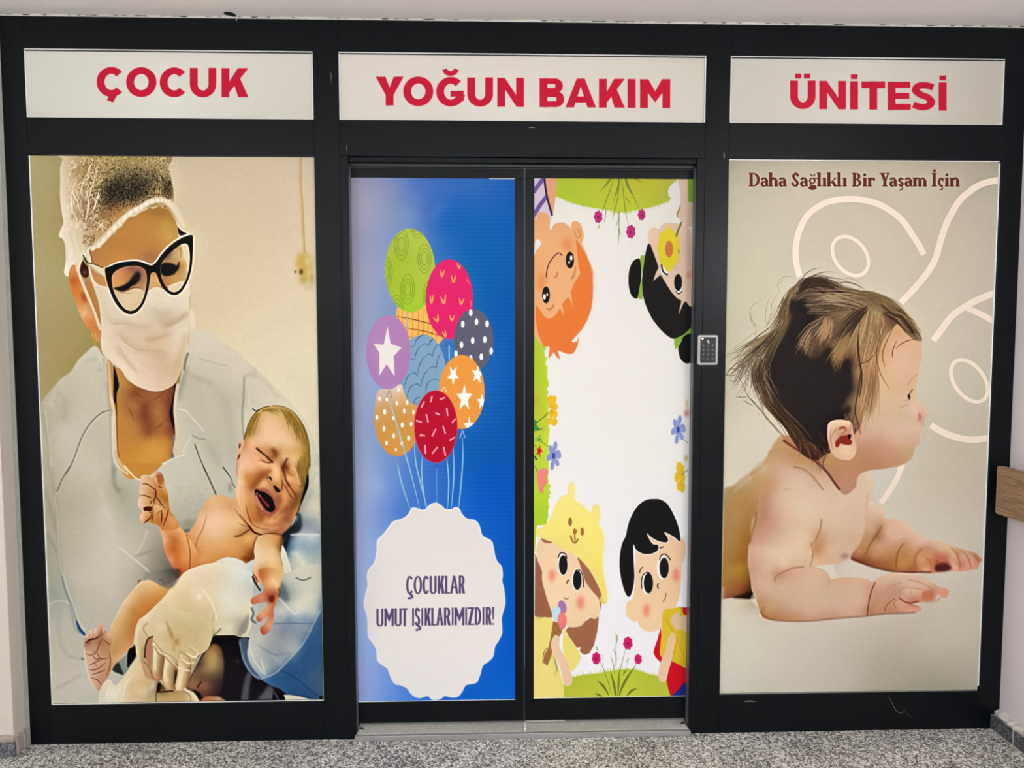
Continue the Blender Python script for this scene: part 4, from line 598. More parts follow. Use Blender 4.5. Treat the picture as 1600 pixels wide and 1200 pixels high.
    c.grad('225,300 240,265 300,250 370,255 405,290 430,290 470,230 500,195 560,195 610,240 635,300 650,400 680,500 710,600 725,740 740,850 780,930 860,1040 900,1200 640,1250 560,1170 480,1130 400,1110 340,1100 280,1120 220,1060 215,980 250,900 190,820 175,740 190,660 215,620 200,560 200,500 220,440', '300,300,d6ae88 370,300,ce9c6a 430,400,d49c66 520,240,cc9070 560,300,b06030 560,400,c07440 500,260,dcb088 280,500,d0a884 400,520,c48a54 450,560,c07c48 260,680,d4ae8c 350,680,cc985e 420,720,b88040 230,760,d8b494 600,600,b8742c 560,540,c08040 650,700,b06c28 680,600,bc8038 520,680,b87c48 480,760,c89460 540,780,d4a878 520,880,cc9a5c 600,900,cc9050 650,880,d49c64 700,900,c47c3c 480,1050,c48444 560,1050,b8702c 640,1050,c07438 700,1000,d08c50 780,1050,d89860 250,1000,dcb898 320,960,d49858 350,1040,c47c3c 640,440,d8a47c 240,850,d8b498', 1, .4)
    c.lines('245,410 310,412 370,430 430,480 480,520 500,600;220,620 300,622 360,640 430,670;500,600 490,660 460,700 470,780;500,640 560,720 610,790 640,830;540,450 570,470 630,460;435,800 445,900 440,1000 430,1080;600,880 600,1000 590,1120;720,850 700,960 660,1080 620,1170;400,900 410,960 400,1060', 1.5, '50180e', .3, .85)
    c.fill('270,850 310,820 400,815 425,840 415,890 380,905 330,890 290,895', '68100e', 1, .4); c.lines('490,500 495,600 470,640;280,1110 340,1070 390,1010', 2.4, '6a2410', .4, .8); c.fill('490,270 540,240 590,260 610,330 600,400 560,440 530,400 510,340', 'b06434', 1, .9, .75)
    for q in ('455,570,10,26', '410,740,14,26', '372,940,11,24'): c.fill(ez(q), '7c4818', 0, .4, .85)
    c.lines('500,290 500,360 540,430;345,960 390,940 400,980;450,540 475,590;640,480 690,600', 1.2, 'ecd0ac', .4, .8); c.lines('520,660 550,720 600,800;490,740 560,790 600,830;500,980 560,910 600,880;620,860 650,840 700,830', 1.2, '8c5020', .5, .8)
    # head
    org(360, 620, 8.571)
    Hd = '175,580 185,520 215,440 245,350 290,260 340,200 400,155 480,130 580,120 680,130 760,165 850,230 930,320 990,430 1030,560 1055,720 1062,900 1050,1080 1030,1200 1000,1320 960,1440 920,1530 860,1600 840,1650 810,1720 780,1780 740,1830 690,1850 560,1830 420,1850 340,1815 290,1770 240,1710 200,1640 150,1560 110,1450 75,1300 100,1120 110,960 130,800 150,680'
    c.grad(Hd, '480,170,c9a266 620,150,c4a35c 300,300,b08a38 350,250,c0984e 230,470,8a6a28 450,280,d8ae80 550,300,d9b284 650,280,d4ac74 420,400,d9b286 560,450,dcb78c 700,420,d8b080 820,300,a8863e 760,250,b89448 900,350,a88438 850,450,c09858 930,450,947430 1000,560,8e6c2c 960,600,b08848 900,620,cf9f68 780,600,dcb48a 600,600,dcb890 400,560,deb48a 260,560,d8a674 230,650,d8a070 180,640,c48e54 300,700,dea886 200,800,dfaa84 250,850,e2ae86 400,720,d09868 480,720,c48850 580,650,dcb080 600,760,9a5c30 540,820,a8683c 620,850,c08850 700,800,d8a87c 760,750,d0a068 850,720,d0a064 950,750,be9450 1020,750,98783a 820,850,dcae78 900,850,cc9e5c 1000,900,a88438 1040,900,86682c 300,830,dca070 450,900,dea878 400,950,cf8c54 300,970,e0a47c 130,950,e0b496 480,960,c0783c 560,900,dcaa7c 580,1000,e0b080 640,950,dca870 700,930,804428 740,950,6a3020 680,1020,c48c50 800,950,d09860 850,950,d8a870 900,950,6a4c28 950,1000,86682e 800,1020,c8884c 150,1129,deb088 100,1329,e0b892 90,1449,deb48c 200,1089,c8843c 350,1089,b06c34 420,1049,a86430 300,1179,b87440 220,1229,cc8a50 180,1359,d89c60 260,1349,c88a50 310,1309,c08a58 260,1479,c88648 300,1579,ba7438 220,1529,d89a60 170,1549,d49858 250,1679,cc8a50 350,1649,b06a34 380,1579,a86430 300,1769,cf9058 380,1709,c88448 450,1669,c07c48 430,1129,d4a06c 400,1209,c89260 480,1189,c89058 520,1239,c0814c 560,1149,b07440 600,1089,d8a878 640,1129,c89050 660,1199,b87a4a 600,1319,a0603c 640,1379,985838 620,1479,a0603a 550,1369,9c5c3c 690,1309,c08048 740,1279,c8864a 700,1429,b87440 730,1509,a05c30 780,1449,9c5834 750,1609,924c2c 800,1589,c07c48 700,1649,a05c34 640,1609,bc7840 560,1649,c8844c 520,1729,c07c48 600,1769,a8643c 700,1789,ac6a48 740,1729,b07850 800,1689,b0804c 850,1549,b88044 840,1629,b8945c 860,1479,a87838 830,1429,885028 780,1179,b87038 760,1109,d8a878 850,1129,cc945c 900,1229,c08850 880,1309,7c4828 840,1279,a86838 820,1349,b06e44 920,1129,c48c50 950,1179,80602c 980,1089,806028 930,1329,8c5c30 890,1409,8c6430 480,1809,b87850 380,1799,d0986a 500,1529,a05838 450,1509,b07048 560,1569,985030', 1, .5)
    org(360, 740, 8.571)
    c.lines('200,400 220,500 260,620 300,680 370,720 450,740 530,745;120,540 180,620 250,720 300,780 360,810 420,820;700,120 740,190 800,300 870,370;740,90 790,180 860,270 885,350', 2.2, '7c3c1c', .5, .85)
    c.line('240,690 300,770 350,800 420,822', 2.6, '4a1c0e', 1, .5, .9); c.line('420,815 560,800 690,818', 1.6, '5a2a18', 1, .5, .8); c.lines('440,20 380,80 320,170 260,230;760,330 810,430 815,560;690,170 690,240 640,400', 3, '8c4c24', 1.2, .6)
    c.blobs('740,500,60,90,10,8c4628,.55 580,590,50,25,-10,8a4430,.5 380,520,40,70,20,a05c2c,.5 700,760,90,30,0,b0684a,.4 560,300,60,90,30,94583c,.4 150,60,40,140,0,e2b890,.5 540,640,60,30,0,c88450,.6')
    c.line('530,640 580,560 640,500 690,400', 4, 'd09858', 1, 1.4, .7); c.line('740,250 690,400 700,480', 5, 'cc8c50', 1, 2, .5)
    c.line('470,10 400,60 330,130 270,210', 9, '8c4a22', 1, 3, .6); c.line('150,180 170,330 220,450', 7, 'e2b088', 1, 3, .5); c.line('230,380 250,500 300,600 380,660', 7, 'b06c34', 1, 3, .45); c.line('350,420 380,500 420,580 400,640', 5, '8c4a24', 1, 2, .6); c.line('690,190 720,330 730,420', 8, 'd09c60', 1, 3, .6); c.line('650,300 670,400 620,500', 6, '8a4424', 1, 2.4, .55); c.line('800,430 800,560 770,660', 7, '84402a', 1, 3, .5); c.line('580,600 680,560 740,540', 6, 'd49c64', 1, 2.6, .5); c.line('450,620 540,650 620,620', 5, 'dca870', 1, 2, .5); c.line('280,660 380,720 520,735 640,720', 4, 'dcae78', 1, 1.6, .5); c.line('850,330 870,380 840,480', 5, '6a3c20', 1, 2, .6)
    # mouth
    c.fill('320,220 350,200 420,195 500,215 560,270 600,340 620,420 615,500 570,545 500,560 430,520 380,440 340,360 320,290', '9c5040', 1, .8); c.fill('325,225 345,210 380,230 430,240 480,265 540,310 570,360 590,430 595,470 560,510 500,515 450,490 410,420 370,350 335,280', '1c0c0e', 1, .4)
    c.fill('380,280 410,300 450,350 500,400 520,440 500,460 470,430 430,380 390,320', '7c2a28', 1, .5); c.line('345,260 360,330 410,420 470,500 520,530', 3, 'c0705a', 1, .7, .8); c.line('335,300 370,400 430,490', 1.6, 'd8a890', 1, .5, .7); c.lines('345,250 365,270;375,270 395,310', 2, 'e4c0b0', .4, .9); c.line('380,205 470,190 540,240 600,320', 3, 'b87850', 1, 1, .7)
    # nose
    c.lines('505,40 530,60 550,95', 3, '2e1410', .4, .95); c.fill('570,165 600,165 640,200 660,230 640,255 600,230', '2a1212', 1, .5); c.line('685,80 690,140 680,210 650,240', 2, '6a3018', 1, .6, .8); c.line('480,20 500,100 530,130', 1.6, '9c6030', 1, .6, .7); c.blobs('600,70,45,60,0,dca878,.6 450,130,50,60,30,d4a478,.5')
    # eyes, brow, hair
    org(360, 620, 8.571)
    c.line('340,670 430,720 520,770 570,800', 5, 'c98c54', 1, 2, .7); c.line('300,790 400,900 520,930', 6, 'e6b48c', 1, 2.5, .6); c.line('420,960 560,940', 5, 'e4b484', 1, 2, .5); c.line('540,970 450,1010 360,1090', 6, 'a86430', 1, 2.5, .5); c.blobs('590,740,35,60,-20,8a5028,.6 720,960,40,70,-10,6a3020,.6 610,1000,50,80,-10,e2b080,.5 690,1080,30,80,0,a86434,.5 960,1100,60,120,0,705020,.4')
    c.line('340,685 420,750 480,800 530,850 570,880', 3, '5c2c14', 1, .5, .9); c.line('400,840 450,870 510,882 560,872', 2.4, '8a4824', 1, .5, .8); c.line('350,850 430,850', 3, 'd09458', 1, 1, .6); c.line('540,690 590,740 600,800', 5, '8a4c28', 1, 1.5, .7); c.lines('680,690 640,760;600,690 620,760', 2, 'a87040', .8, .5); c.blobs('560,810,40,40,0,8c5030,.5 440,800,60,30,40,dca880,.4')
    c.line('760,820 720,900 700,960 720,1030 740,1120 790,1200', 3.2, '6a3018', 1, .7, .8); c.line('730,950 760,1010 830,1060', 3, 'a86430', 1, .8, .7); c.line('850,960 890,1060 920,1180', 3, 'e0b488', 1, 1, .7)
    c.line('540,980 450,1040 380,1110 320,1160', 4, '9a5828', 1, 1.4, .6); c.line('495,1030 480,1060 500,1110', 1.3, '8a5028', 1, .4, .7)
    c.line('175,575 215,440 260,330 320,230 400,160 520,122', 1.6, '5c4618', 1, .4, .8); c.line('560,118 700,130 830,200 920,300 1000,450 1045,620 1062,860 1055,1060', 1.6, '6a501c', 1, .4, .7)
    for a_, b_, n_ in (('330,210 280,300 230,420 200,540', '400,200 340,300 280,420 230,520', 70), ('700,200 780,300 850,420 900,540', '900,300 960,420 1000,560 1030,700', 120), ('640,150 720,230 760,330 770,420', '780,180 860,300 900,400 920,500', 60), ('420,170 520,160 600,180 660,240', '420,210 500,190 580,200 640,260', 40), ('1000,700 1020,850 1030,1000 1020,1150', '900,850 920,950 930,1050 930,1200', 70)):
        c.strands(a_, b_, n_, .9, ['6a4e18', 'c8a054', '8a6a28'], .55, 3, 1)
    c.strands('1030,1050 1010,1200 980,1350 930,1450', '1050,1050 1035,1200 1000,1340 950,1480', 90, 1.2, ['120e0c', '2c2014', '1a1410'], .85, 2, 1); org(360, 740, 8.571); c.fill('1010,150 1040,110 1040,180 1020,260 980,350 950,420 945,520 900,560 860,580 830,640 800,760 740,860 690,820 760,760 810,690 850,600 900,500 940,380 970,250', '171517', 1, .9, .9)
    org(360, 620, 8.571); c.line('290,155 320,180 345,190 370,178', 1.6, '2c241c', 1, .3, .9)
    c.fill('175,560 170,590 130,600 105,640 100,700 85,800 70,900 60,1000 75,1060 100,1080 105,960 130,860 145,700 180,640', 'd8a680', 1, .4); c.lines('125,620 120,660 115,690;128,760 110,800 90,850', 2.6, '5a2418', .5, .85); c.line('90,860 80,950 90,1060', 1.4, 'c08c68', 1, .5, .7)
    # right side cloth behind the head
    org(270, 730, Q)
    c.grad('1420,0 1540,-20 1600,0 1600,1300 1100,1300 1130,900 1160,780 1200,700 1290,500 1370,300 1410,180', '1450,100,c2bfa8 1500,300,bfbca6 1420,400,c2bca4 1350,500,9aa09a 1300,580,707c84 1250,640,38424c 1220,690,2a323a 1400,600,8c96a0 1500,550,b0b4ac 1480,670,9aa4ac 1300,700,a8acac 1450,710,c4c6be 1200,800,3e5a74 1250,780,7a94a6 1350,800,8a9fae 1500,800,8ba0ac 1200,880,5a7a90 1280,900,b4bcb4 1400,900,9cabb0 1500,950,a4aeaa 1350,1000,c8c8b6 1450,1050,b8bcae 1200,1000,a4aca4 1180,1150,8a928c 1300,1180,c4c4b4 1500,1180,c0c0b0 1530,500,c0beac', 1, .5)
    c.fill('1150,690 1290,560 1290,480 1330,500 1340,620 1300,680 1230,705 1190,820 1150,880 1130,760', '23292f', 1, 1.4, .85); c.line('1220,705 1350,700 1480,705 1560,700', 3, 'c9cbc4', 1, 1, .8); c.line('1230,900 1290,900 1340,990 1400,1060', 5, 'd0d0be', 1, 1.8, .7); c.line('1270,1120 1340,1160 1400,1155 1450,1120', 2.4, '5f655f', 1, .8, .8); c.line('1420,180 1470,100 1530,40', 3, '9aa09a', 1, 1.4, .4); c.line('1330,420 1390,330 1440,240', 7, '8c9490', 1, 2.4, .5)
    for i in range(16): c.line([[270+(1290+i*14)/Q, 730+(500+i*2)/Q], [270+(1330+i*13)/Q, 730+(690)/Q]], .8, '5c6a74', 0, .4, .3)
    c.fill('1130,820 1170,870 1200,960 1230,1060 1240,1200 1130,1250 1110,1050', 'd2cfc0', 1, .5)
    # newborn's near arm
    c.grad('870,740 930,705 1010,698 1090,715 1130,750 1130,800 1110,880 1120,930 1145,1020 1150,1100 1140,1160 1160,1300 900,1300 880,1170 830,1090 830,1000 850,940 840,850', '900,780,d8b07c 1000,740,d2a064 1080,760,d08a50 1110,830,8a6030 1060,860,d8b478 920,880,dcbb90 1000,900,ddbb8a 1080,950,dcb884 900,980,ddbe98 1000,1000,e0b880 1100,1050,dcb078 860,1050,dcb890 930,1080,c8824c 960,1110,b0602c 1000,1080,d89c60 1050,1150,dca46c 900,1150,dc9c70 1120,1150,d8a870', 1, .5)
    c.line('1110,740 1125,800 1112,880', 2.4, '7a4a28', 1, .8, .8); c.lines('880,720 850,790 838,860 830,930', 1.5, '9a5a34', .6, .7); c.line('1110,900 1140,1020', 1.2, 'b07c48', 1, .6, .6)
    c.blobs('950,1100,45,35,-30,a85428,.7 895,1160,15,60,0,e0906c,.8')
    # sleeve to the lower right, blue
    org(270, 900, 5.854); J = 5.854
    c.grad('1000,-20 1420,-20 1420,1180 600,1180 600,560 700,480 720,250 760,100 900,0', '1050,50,b8b9ac 1000,150,707c80 1100,250,c4c4b6 1200,150,c8c8b8 1300,200,c2c2b0 1300,50,c6c4b2 1150,320,ccccbe 1000,330,c0c2bc 1200,380,8c9cb0 1300,330,b0b4ac 1050,390,8498ae 1350,420,3e6284 1300,500,4a6e90 1200,480,88949e 1000,500,848f9a 1050,600,9a9f9e 900,600,9ca2a0 1150,650,8c98a0 1100,700,97a2a8 1000,680,8f9aa0 800,560,b8b9ac 740,530,b4b6ae 850,680,9aa2a2 760,700,b4b6ac 900,780,8c98a0 1000,800,8494a0 830,850,b0b2a8 760,850,98a2a6 850,950,587c9c 950,900,345c84 1050,820,2c5884 1100,950,1f4c7c 1200,700,2a5684 1250,600,2c5884 1350,600,34587e 1350,750,2a5078 1200,850,224c7a 1300,900,4a5e74 1350,1050,4c5c70 1200,950,2c5078 1150,1030,244f7c 1000,1020,2a587f 1300,1080,36506e 900,960,2f5f8a 1380,300,3e6a92', 1, .6)
    c.fill('1370,270 1330,360 1290,430 1240,530 1200,600 1150,680 1080,750 1000,830 940,890 870,925 800,945 900,1030 1020,1070 1180,1090 1300,1115 1380,1120 1420,1100 1420,200', '2a5682', 1, .6, .55)
    c.line('1370,275 1290,430 1200,600 1120,700 1000,830 930,890 800,945', 1.6, 'a8b4bc', 1, .7, .8); c.line('920,437 1100,432 1290,437', 1.7, '5a6e84', 1, .6, .7); c.line('980,860 1100,920 1200,1000 1300,1080 1370,1125', 1.6, '1a3c64', 1, .6, .8); c.line('970,200 1030,270 1110,345 1130,320', 2.2, 'd8d8ca', 1, .7, .8); c.line('1120,15 1190,38 1260,10', 2, '5c625c', 1, .6, .8); c.lines('800,740 820,820 845,900;900,720 960,790;700,640 740,760 800,860 850,910', 2.2, 'cfd2ca', .8, .7); c.lines('760,620 850,680 940,720 1110,700', 1.6, '6c7c8c', .8, .7)
    for i in range(60):
        x, y = 950+R.rand()*420, 350+R.rand()*650; c.fill([ell(270+x/J, 900+y/J, .8)], '2a5682' if i % 2 else '7a94a8', 0, .5, .25)
    c.fill('960,110 1000,60 1060,200 1040,240 980,190', '5c686c', 1, 2, .6)
    # dark area under the hands
    c.fill('440,470 520,520 620,560 700,570 640,640 640,760 700,880 800,945 890,1000 1000,1050 1030,1160 200,1160 100,1050 200,850 330,600', '19151b', 1, .5)
    c.fill('600,600 620,570 680,570 690,620 680,720 720,830 800,930 780,950 700,880 650,800 630,700', '4a5a70', 1, .8); c.line('610,600 640,750 720,890 790,935', 2, '8ca0b4', 1, .8, .7); c.fill('625,1150 640,1020 680,880 720,900 700,1000 680,1150', '4e4e58', 1, 1.6, .9); c.fill('770,1150 830,1060 880,1000 920,1040 915,1150', '5e5f66', 1, 2, .8); c.fill('1005,1090 1150,1100 1250,1125 1400,1140 1400,1170 1010,1170', 'c4bfa8', 1, .5); c.fill('1340,1100 1400,1100 1380,1145 1340,1130', '18222c', 1, .5); c.fill('925,1050 1010,1090 1020,1170 915,1170', '101416', 1, .5); c.line('925,1060 970,1140', 1.4, '8a92a0', 1, .5, .6)
    c.grad('340,640 380,620 430,650 460,740 465,850 450,1000 420,1100 300,1130 230,1060 140,1030 130,990 180,880 250,760', '390,660,8a5c38 430,720,6c5038 380,720,a88c54 320,740,a0824c 360,820,a88c58 280,850,8e7048 220,920,7c5c40 180,980,946a4c 260,940,6c4a34 400,850,7c6444 420,950,3e3228 330,950,5c4434 290,1000,8c5c44 260,1060,74443c 340,1060,54342e 440,1040,2a2220 240,800,5c4434', 1, 1.4)
    c.line('220,1020 250,980 260,965', 2, '2a1614', 1, .6, .8); c.blobs('590,780,25,30,0,4a4038,.5')
    # belly wrap and gloved hands
    org(270, 730, Q)
    c.grad('-120,1310 0,1190 80,1140 160,1095 250,1060 350,1020 430,990 500,955 570,938 650,948 720,975 760,1000 800,980 850,960 850,1000 830,1060 840,1150 890,1300 840,1700 600,1750 -100,1700', '50,1200,e2cfa0 200,1100,e0c8a0 350,1050,e0caa8 480,1000,ded0b8 560,970,dcd6c8 650,980,d8d4c8 750,1030,cfd0cc 820,1020,c4c6c2 700,1100,dad6c6 550,1100,dcd4c0 400,1150,e0ccaa 250,1180,e2d0ac 800,1150,c8cac4 850,1250,aab0b0 750,1300,d8d2c0 500,1300,dccaa8 200,1350,dfcda4 0,1300,e0cca0', 1, .5)
    org(270, 900, J)
    c.grad('-40,80 40,30 150,-60 400,-120 700,-40 730,60 720,200 720,330 710,450 690,520 650,560 590,550 520,520 460,490 440,480 400,520 360,560 330,620 280,690 220,740 180,850 0,900 -400,700 -440,500 -380,330', '0,50,e2d2a8 100,100,dfcba0 200,60,e0ccaa 230,180,e4d6b4 130,200,dac498 50,150,dec89c 0,260,decca4 100,300,d8c090 200,330,d6be90 300,250,dcc8a0 380,300,dac8a4 350,450,ccb890 250,430,cdb484 150,450,cab07e 80,500,cdb484 50,400,cfb684 0,400,d4bf94 200,550,c4ac7c 280,580,bca478 120,600,c8b084 30,600,ccb488 400,450,d4c8a8 450,350,dad2b8 450,200,e0dac8 550,100,dcd8c8 550,250,dedac8 600,350,d2ccb4 640,430,a8a090 620,500,a09888 680,300,dad0b0 690,450,cfc4a4 700,100,c4c4bc 520,470,d4ccb0 480,420,cdc4a4 560,480,c0b89c 340,180,e0cfa8 300,50,e0ccaa 400,50,dccfb0 450,0,dcd2b8 600,0,dad8cc -100,300,dcc69c -200,250,e2cda6 -100,450,d0b988 -60,560,ceb687 -160,520,d2bc90 -250,450,d8c29a -200,380,dcc8a0 -300,560,c8aa7c -320,480,d2bb92', 1, .4)
    c.fill('590,530 640,420 690,350 690,450 660,510 620,545', '8c8684', 1, 1.2, .7); c.line('700,220 715,330 705,440 670,530 630,545', 3, 'ddd2b2', 1, .8, .9)
    c.line('-100,290 0,335 120,400 250,470 350,550', 3.4, 'eee2c4', 1, .9, .9); c.line('-90,310 0,355 110,420 240,490 330,560', 1.5, 'a8905e', 1, .7, .6); c.line('280,130 340,220 380,310 400,400', 2.6, 'ece0c2', 1, .9, .8); c.lines('330,440 370,510 360,550;380,330 360,430;310,470 350,520', 2, '8c7850', .8, .7); c.line('440,480 400,520 360,560 300,660 220,740', 2, '5c4a34', 1, .8, .7)
    c.lines('150,640 200,680 230,720;90,760 150,795 200,790;170,700 210,745;60,850 130,880', 2.6, 'eadcbc', .8, .85); c.lines('140,660 190,700 220,735;80,775 140,810;185,720 200,770', 1.8, '8c744c', .7, .7); c.blobs('20,600,26,60,-10,b08c48,.6 40,650,20,30,0,a87c3c,.5 -20,520,30,30,0,c0a060,.4 240,190,26,30,0,f0e6cc,.6')
    # fingers of the glove
    org(70, 900, 5.854)
    c.grad('870,400 830,470 815,560 815,680 840,740 850,800 880,860 920,930 960,960 980,1000 1030,980 1080,980 1100,1030 1160,1060 1230,1070 1290,1040 1310,900 1340,800 1360,750 1500,650 1500,400 1100,280 980,300', '870,480,d6c29a 850,600,d2bc90 850,700,d0b88c 880,780,c9a87a 900,850,c49a68 950,920,c8986c 880,600,c8b084 930,480,d8c69e 960,400,decca8 1050,350,e0d0a8 1100,400,d8c69c 1030,500,d8c69c 1000,650,d4c096 1040,700,cfb98c 1020,800,ccb284 1010,900,c09c6c 1050,650,dac8a2 1120,720,d4c096 1110,820,cdb585 1150,780,c8b080 1120,950,cbb284 1170,850,b89c6c 1160,1030,d0b98e 1250,900,c8b080 1250,800,ccb486 1240,1000,d0b98e 1300,850,c4aa7a 1220,700,ccb684 1180,600,c4a868 1300,650,ccb888 1100,550,cfb884 1350,600,c9b482', 1, .4)
    c.fill('985,550 950,575 925,620 910,700 905,750 920,760 950,820 975,830 985,700 990,600', 'b88464', 1, .6); c.line('992,552 945,575 920,640 912,750', 2.6, '50301e', 1, .5, .9)
    def finger(p, lt, dk, tip):
        c.grad(p, tip, 1, .4); c.clip(p, 1, .3); c.line(dk, 5.5, '8c6a40', 1, 1.8, .75); c.line(lt, 4, 'ecdcb8', 1, 1.6, .8); c.line(p, 2.2, '6e4a28', 1, .8, .55, True); c.clip()
    finger('1240,700 1330,760 1335,860 1320,950 1300,1020 1270,1060 1220,1065 1185,1030 1190,950 1210,860 1215,760', '1255,860 1240,940 1225,1030', '1325,820 1315,950 1290,1040', '1260,780,d2ba8a 1230,880,d8c394 1290,880,c4a874 1230,1000,d8c090 1280,1010,bc9a64')
    finger('1100,700 1200,760 1215,830 1200,900 1185,980 1195,1030 1175,1062 1140,1052 1090,1005 1068,930 1075,830 1088,740', '1120,780 1100,880 1110,970', '1195,830 1178,940 1172,1040', '1120,780,d8c498 1100,900,d2b888 1170,880,b89a66 1120,980,cfae7c 1160,1010,c8a674')
    finger('985,590 1040,640 1090,720 1086,820 1075,900 1062,950 1010,955 985,930 972,870 980,780 984,680', '1010,680 1005,780 1010,870', '1075,740 1068,840 1058,920', '1010,650,d8c69e 1000,780,d2bc8e 1060,780,b89a68 1010,900,c89a70 1050,910,b88458')
    c.fill('1192,860 1210,880 1200,950 1186,1000 1182,940', '3c2818', 1, .7, .9)
    c.fill('990,300 1100,270 1360,560 1400,700 1330,800 1290,830 1230,800 1180,790 1100,715 1040,690 990,610 985,560 930,480 900,430', 'd2bc8e', 1, 2.5, .45)
    c.line('985,610 1030,680 1090,720 1150,780 1200,830 1260,850 1330,870', 2.2, 'ecdcb8', 1, .8, .85); c.line('1000,640 1040,710 1085,740', 1.4, '7c5c34', 1, .6, .7); c.line('1100,735 1160,800 1205,840', 1.4, '7c5c34', 1, .6, .7)
    c.line('940,430 900,480 950,570', 1.6, '98784a', 1, .7, .7); c.line('870,440 835,560 835,680 860,760', 3.5, 'e4d4ae', 1, 1.5, .8); c.line('900,640 890,740 910,800', 3, '9a7848', 1, 1.2, .6); c.line('905,780 960,850 985,940', 1.8, '8c5c38', 1, .7, .8)
    c.blobs('1150,520,16,90,-18,a47c38,.75 1205,600,28,42,0,a8803a,.7 1120,450,12,60,-15,a88444,.5 1180,660,12,50,0,b08a4c,.5 1060,470,60,60,0,e6d8b2,.5 1250,700,60,20,20,b49462,.4 930,380,50,40,-30,eadcba,.5')
    c.lines('1290,700 1370,745 1400,700;1330,640 1390,690;1250,760 1310,800 1340,790;1210,790 1270,835', 2, 'f0e4c6', .6, .85); c.lines('1280,715 1350,765;1320,660 1380,710;1240,775 1300,815', 1.5, '8c7048', .6, .75)
    # wrist and lower sleeve
    c.grad('490,1150 500,1050 540,970 600,950 640,1000 700,950 740,900 800,800 840,740 880,800 920,920 980,960 940,1050 950,1200 490,1200', '520,1080,dcd2b8 560,1000,dccfb0 620,1050,e4dcc6 700,1000,e0d6be 720,1100,e2d4b4 800,880,dcc8a0 780,1000,dcc090 850,900,dcc49c 880,980,dcb888 820,1100,dcc090 900,1050,dcc49c 940,1000,cdb080 600,1150,e0d8c4 930,1130,c4b090', 1, .5)
    c.lines('640,1150 650,1080 700,1010;560,1150 570,1070 600,1000;700,1150 740,1000 800,900', 2, 'f0ead8', .8, .6); c.blobs('620,1080,60,70,0,eee8da,.5 740,960,40,60,20,e8dcc0,.4')
    c.grad('930,1090 960,1030 990,960 1040,960 1080,1000 1130,1050 1250,1050 1330,1050 1400,1120 1400,1200 930,1200', '960,1080,b4a484 1000,1000,d0c09c 1040,1010,54402e 1060,1100,b89c66 1150,1080,bc9c60 1200,1130,c4a468 1280,1100,c4a46c 1350,1090,d8c8a0 1100,1150,c8ac74 1380,1140,cdb88c', 1, .5)
    c.line('1020,1060 1100,1058 1160,1050 1170,1060', 2.4, '50281c', 1, .5, .9); c.line('1020,1060 1015,1150', 1.6, '6a4a30', 1, .5, .8); c.fill('1035,980 1060,990 1050,1050 1020,1060', '3a2418', 1, .5); c.line('1280,1040 1350,1070 1400,1150', 3.2, 'e6dab8', 1, .8, .9); c.line('1270,1050 1330,1100 1330,1180', 1.4, '8c6c3c', 1, .5, .7)
    org(270, 900, J); c.line('100,1030 160,1060 200,1100 220,1160', 4, 'd8caa4', 1, .9); c.line('125,1030 200,1070 240,1140', 1.6, '70502c', 1, .5, .7); c.fill('250,1140 300,1105 380,1100 450,1120 480,1160 240,1170', 'a87040', 1, .8); c.blobs('300,1120,30,18,0,b45c34,.6 410,1120,40,25,0,9c9078,.6')
    # leg and foot
    org(70, 900, 5.854)
    c.grad('600,490 640,400 680,310 740,210 800,140 860,70 910,40 960,35 1010,55 1060,90 1110,100 1140,120 1080,200 1020,260 960,320 900,370 860,400 830,470 815,560 800,620 760,680 700,740 660,790 610,860 580,700', '900,80,dcb684 960,60,dfb988 1000,100,dcab70 1080,130,d49a58 830,160,dcb07c 900,200,d09458 980,220,cf8c48 760,250,deb88c 800,300,c89050 880,320,c88440 700,350,dcb484 740,420,c89858 800,450,c08440 650,480,d8ac78 700,560,c8965a 760,550,c48c50 810,560,cc8448 640,600,c89860 700,650,c89458 750,660,d49a64 640,700,c0905c 680,740,d8a470 620,800,cc9c6c', 1, .5)
    c.line('600,480 650,370 720,240 800,140 880,60 950,38', 1.6, 'e8cba4', 1, .8, .8)
    c.fill('660,790 720,740 770,690 820,620 830,700 840,740 800,800 750,870 710,905 690,900 620,860', '8c9288', 1, .5); c.fill('760,690 800,650 825,640 832,700 830,735 780,810 755,830', '1c1e20', 1, .5); c.fill('620,860 670,790 700,850 720,900 690,895', '3c423e', 1, .7)
    c.grad('365,560 370,540 395,525 405,500 430,495 445,510 455,480 480,475 490,440 515,430 530,450 530,520 545,500 580,505 610,540 612,600 600,680 600,740 615,800 600,880 560,950 520,1000 500,1045 470,1040 420,980 395,900 375,800 358,700 358,620', '385,570,d4a888 420,520,d8b494 470,510,dab898 510,470,d49c78 510,520,a86848 570,540,d8b090 590,590,c08c64 400,600,94503c 430,620,c49874 500,600,a87450 550,620,b88258 450,660,c09470 400,690,d0a68a 440,740,d0a68a 540,700,c08c68 590,700,bc8c60 500,780,c89c7c 420,800,d4ac90 460,850,cda084 540,820,c89874 580,800,c49468 420,900,d8b498 480,930,c89a80 540,920,c49474 460,990,d8ae94 500,1010,c89880', 1, .4)
    c.lines('380,610 400,600 430,575 470,572 500,550 525,530;540,580 570,610 600,630;370,710 420,722 470,695 500,620 530,570;480,700 500,745 550,755 600,740;440,730 470,760 520,750;400,820 460,790 540,750;410,860 480,850 560,790;430,900 500,880 560,850;420,930 480,950 520,1000;440,680 470,700;590,690 600,760 590,840 560,920;455,770 470,830', 1.5, '7c3c2a', .4, .75)
    c.lines('378,615 400,590 430,578 460,575 495,548', 2.6, '5c1c18', .4, .8); c.lines('515,500 520,560;440,500 442,545;405,525 408,560', 1.6, '8c4c38', .4, .8); c.line('360,650 375,800 410,940 470,1040', 1.5, 'e8d8c8', 1, .6, .7)
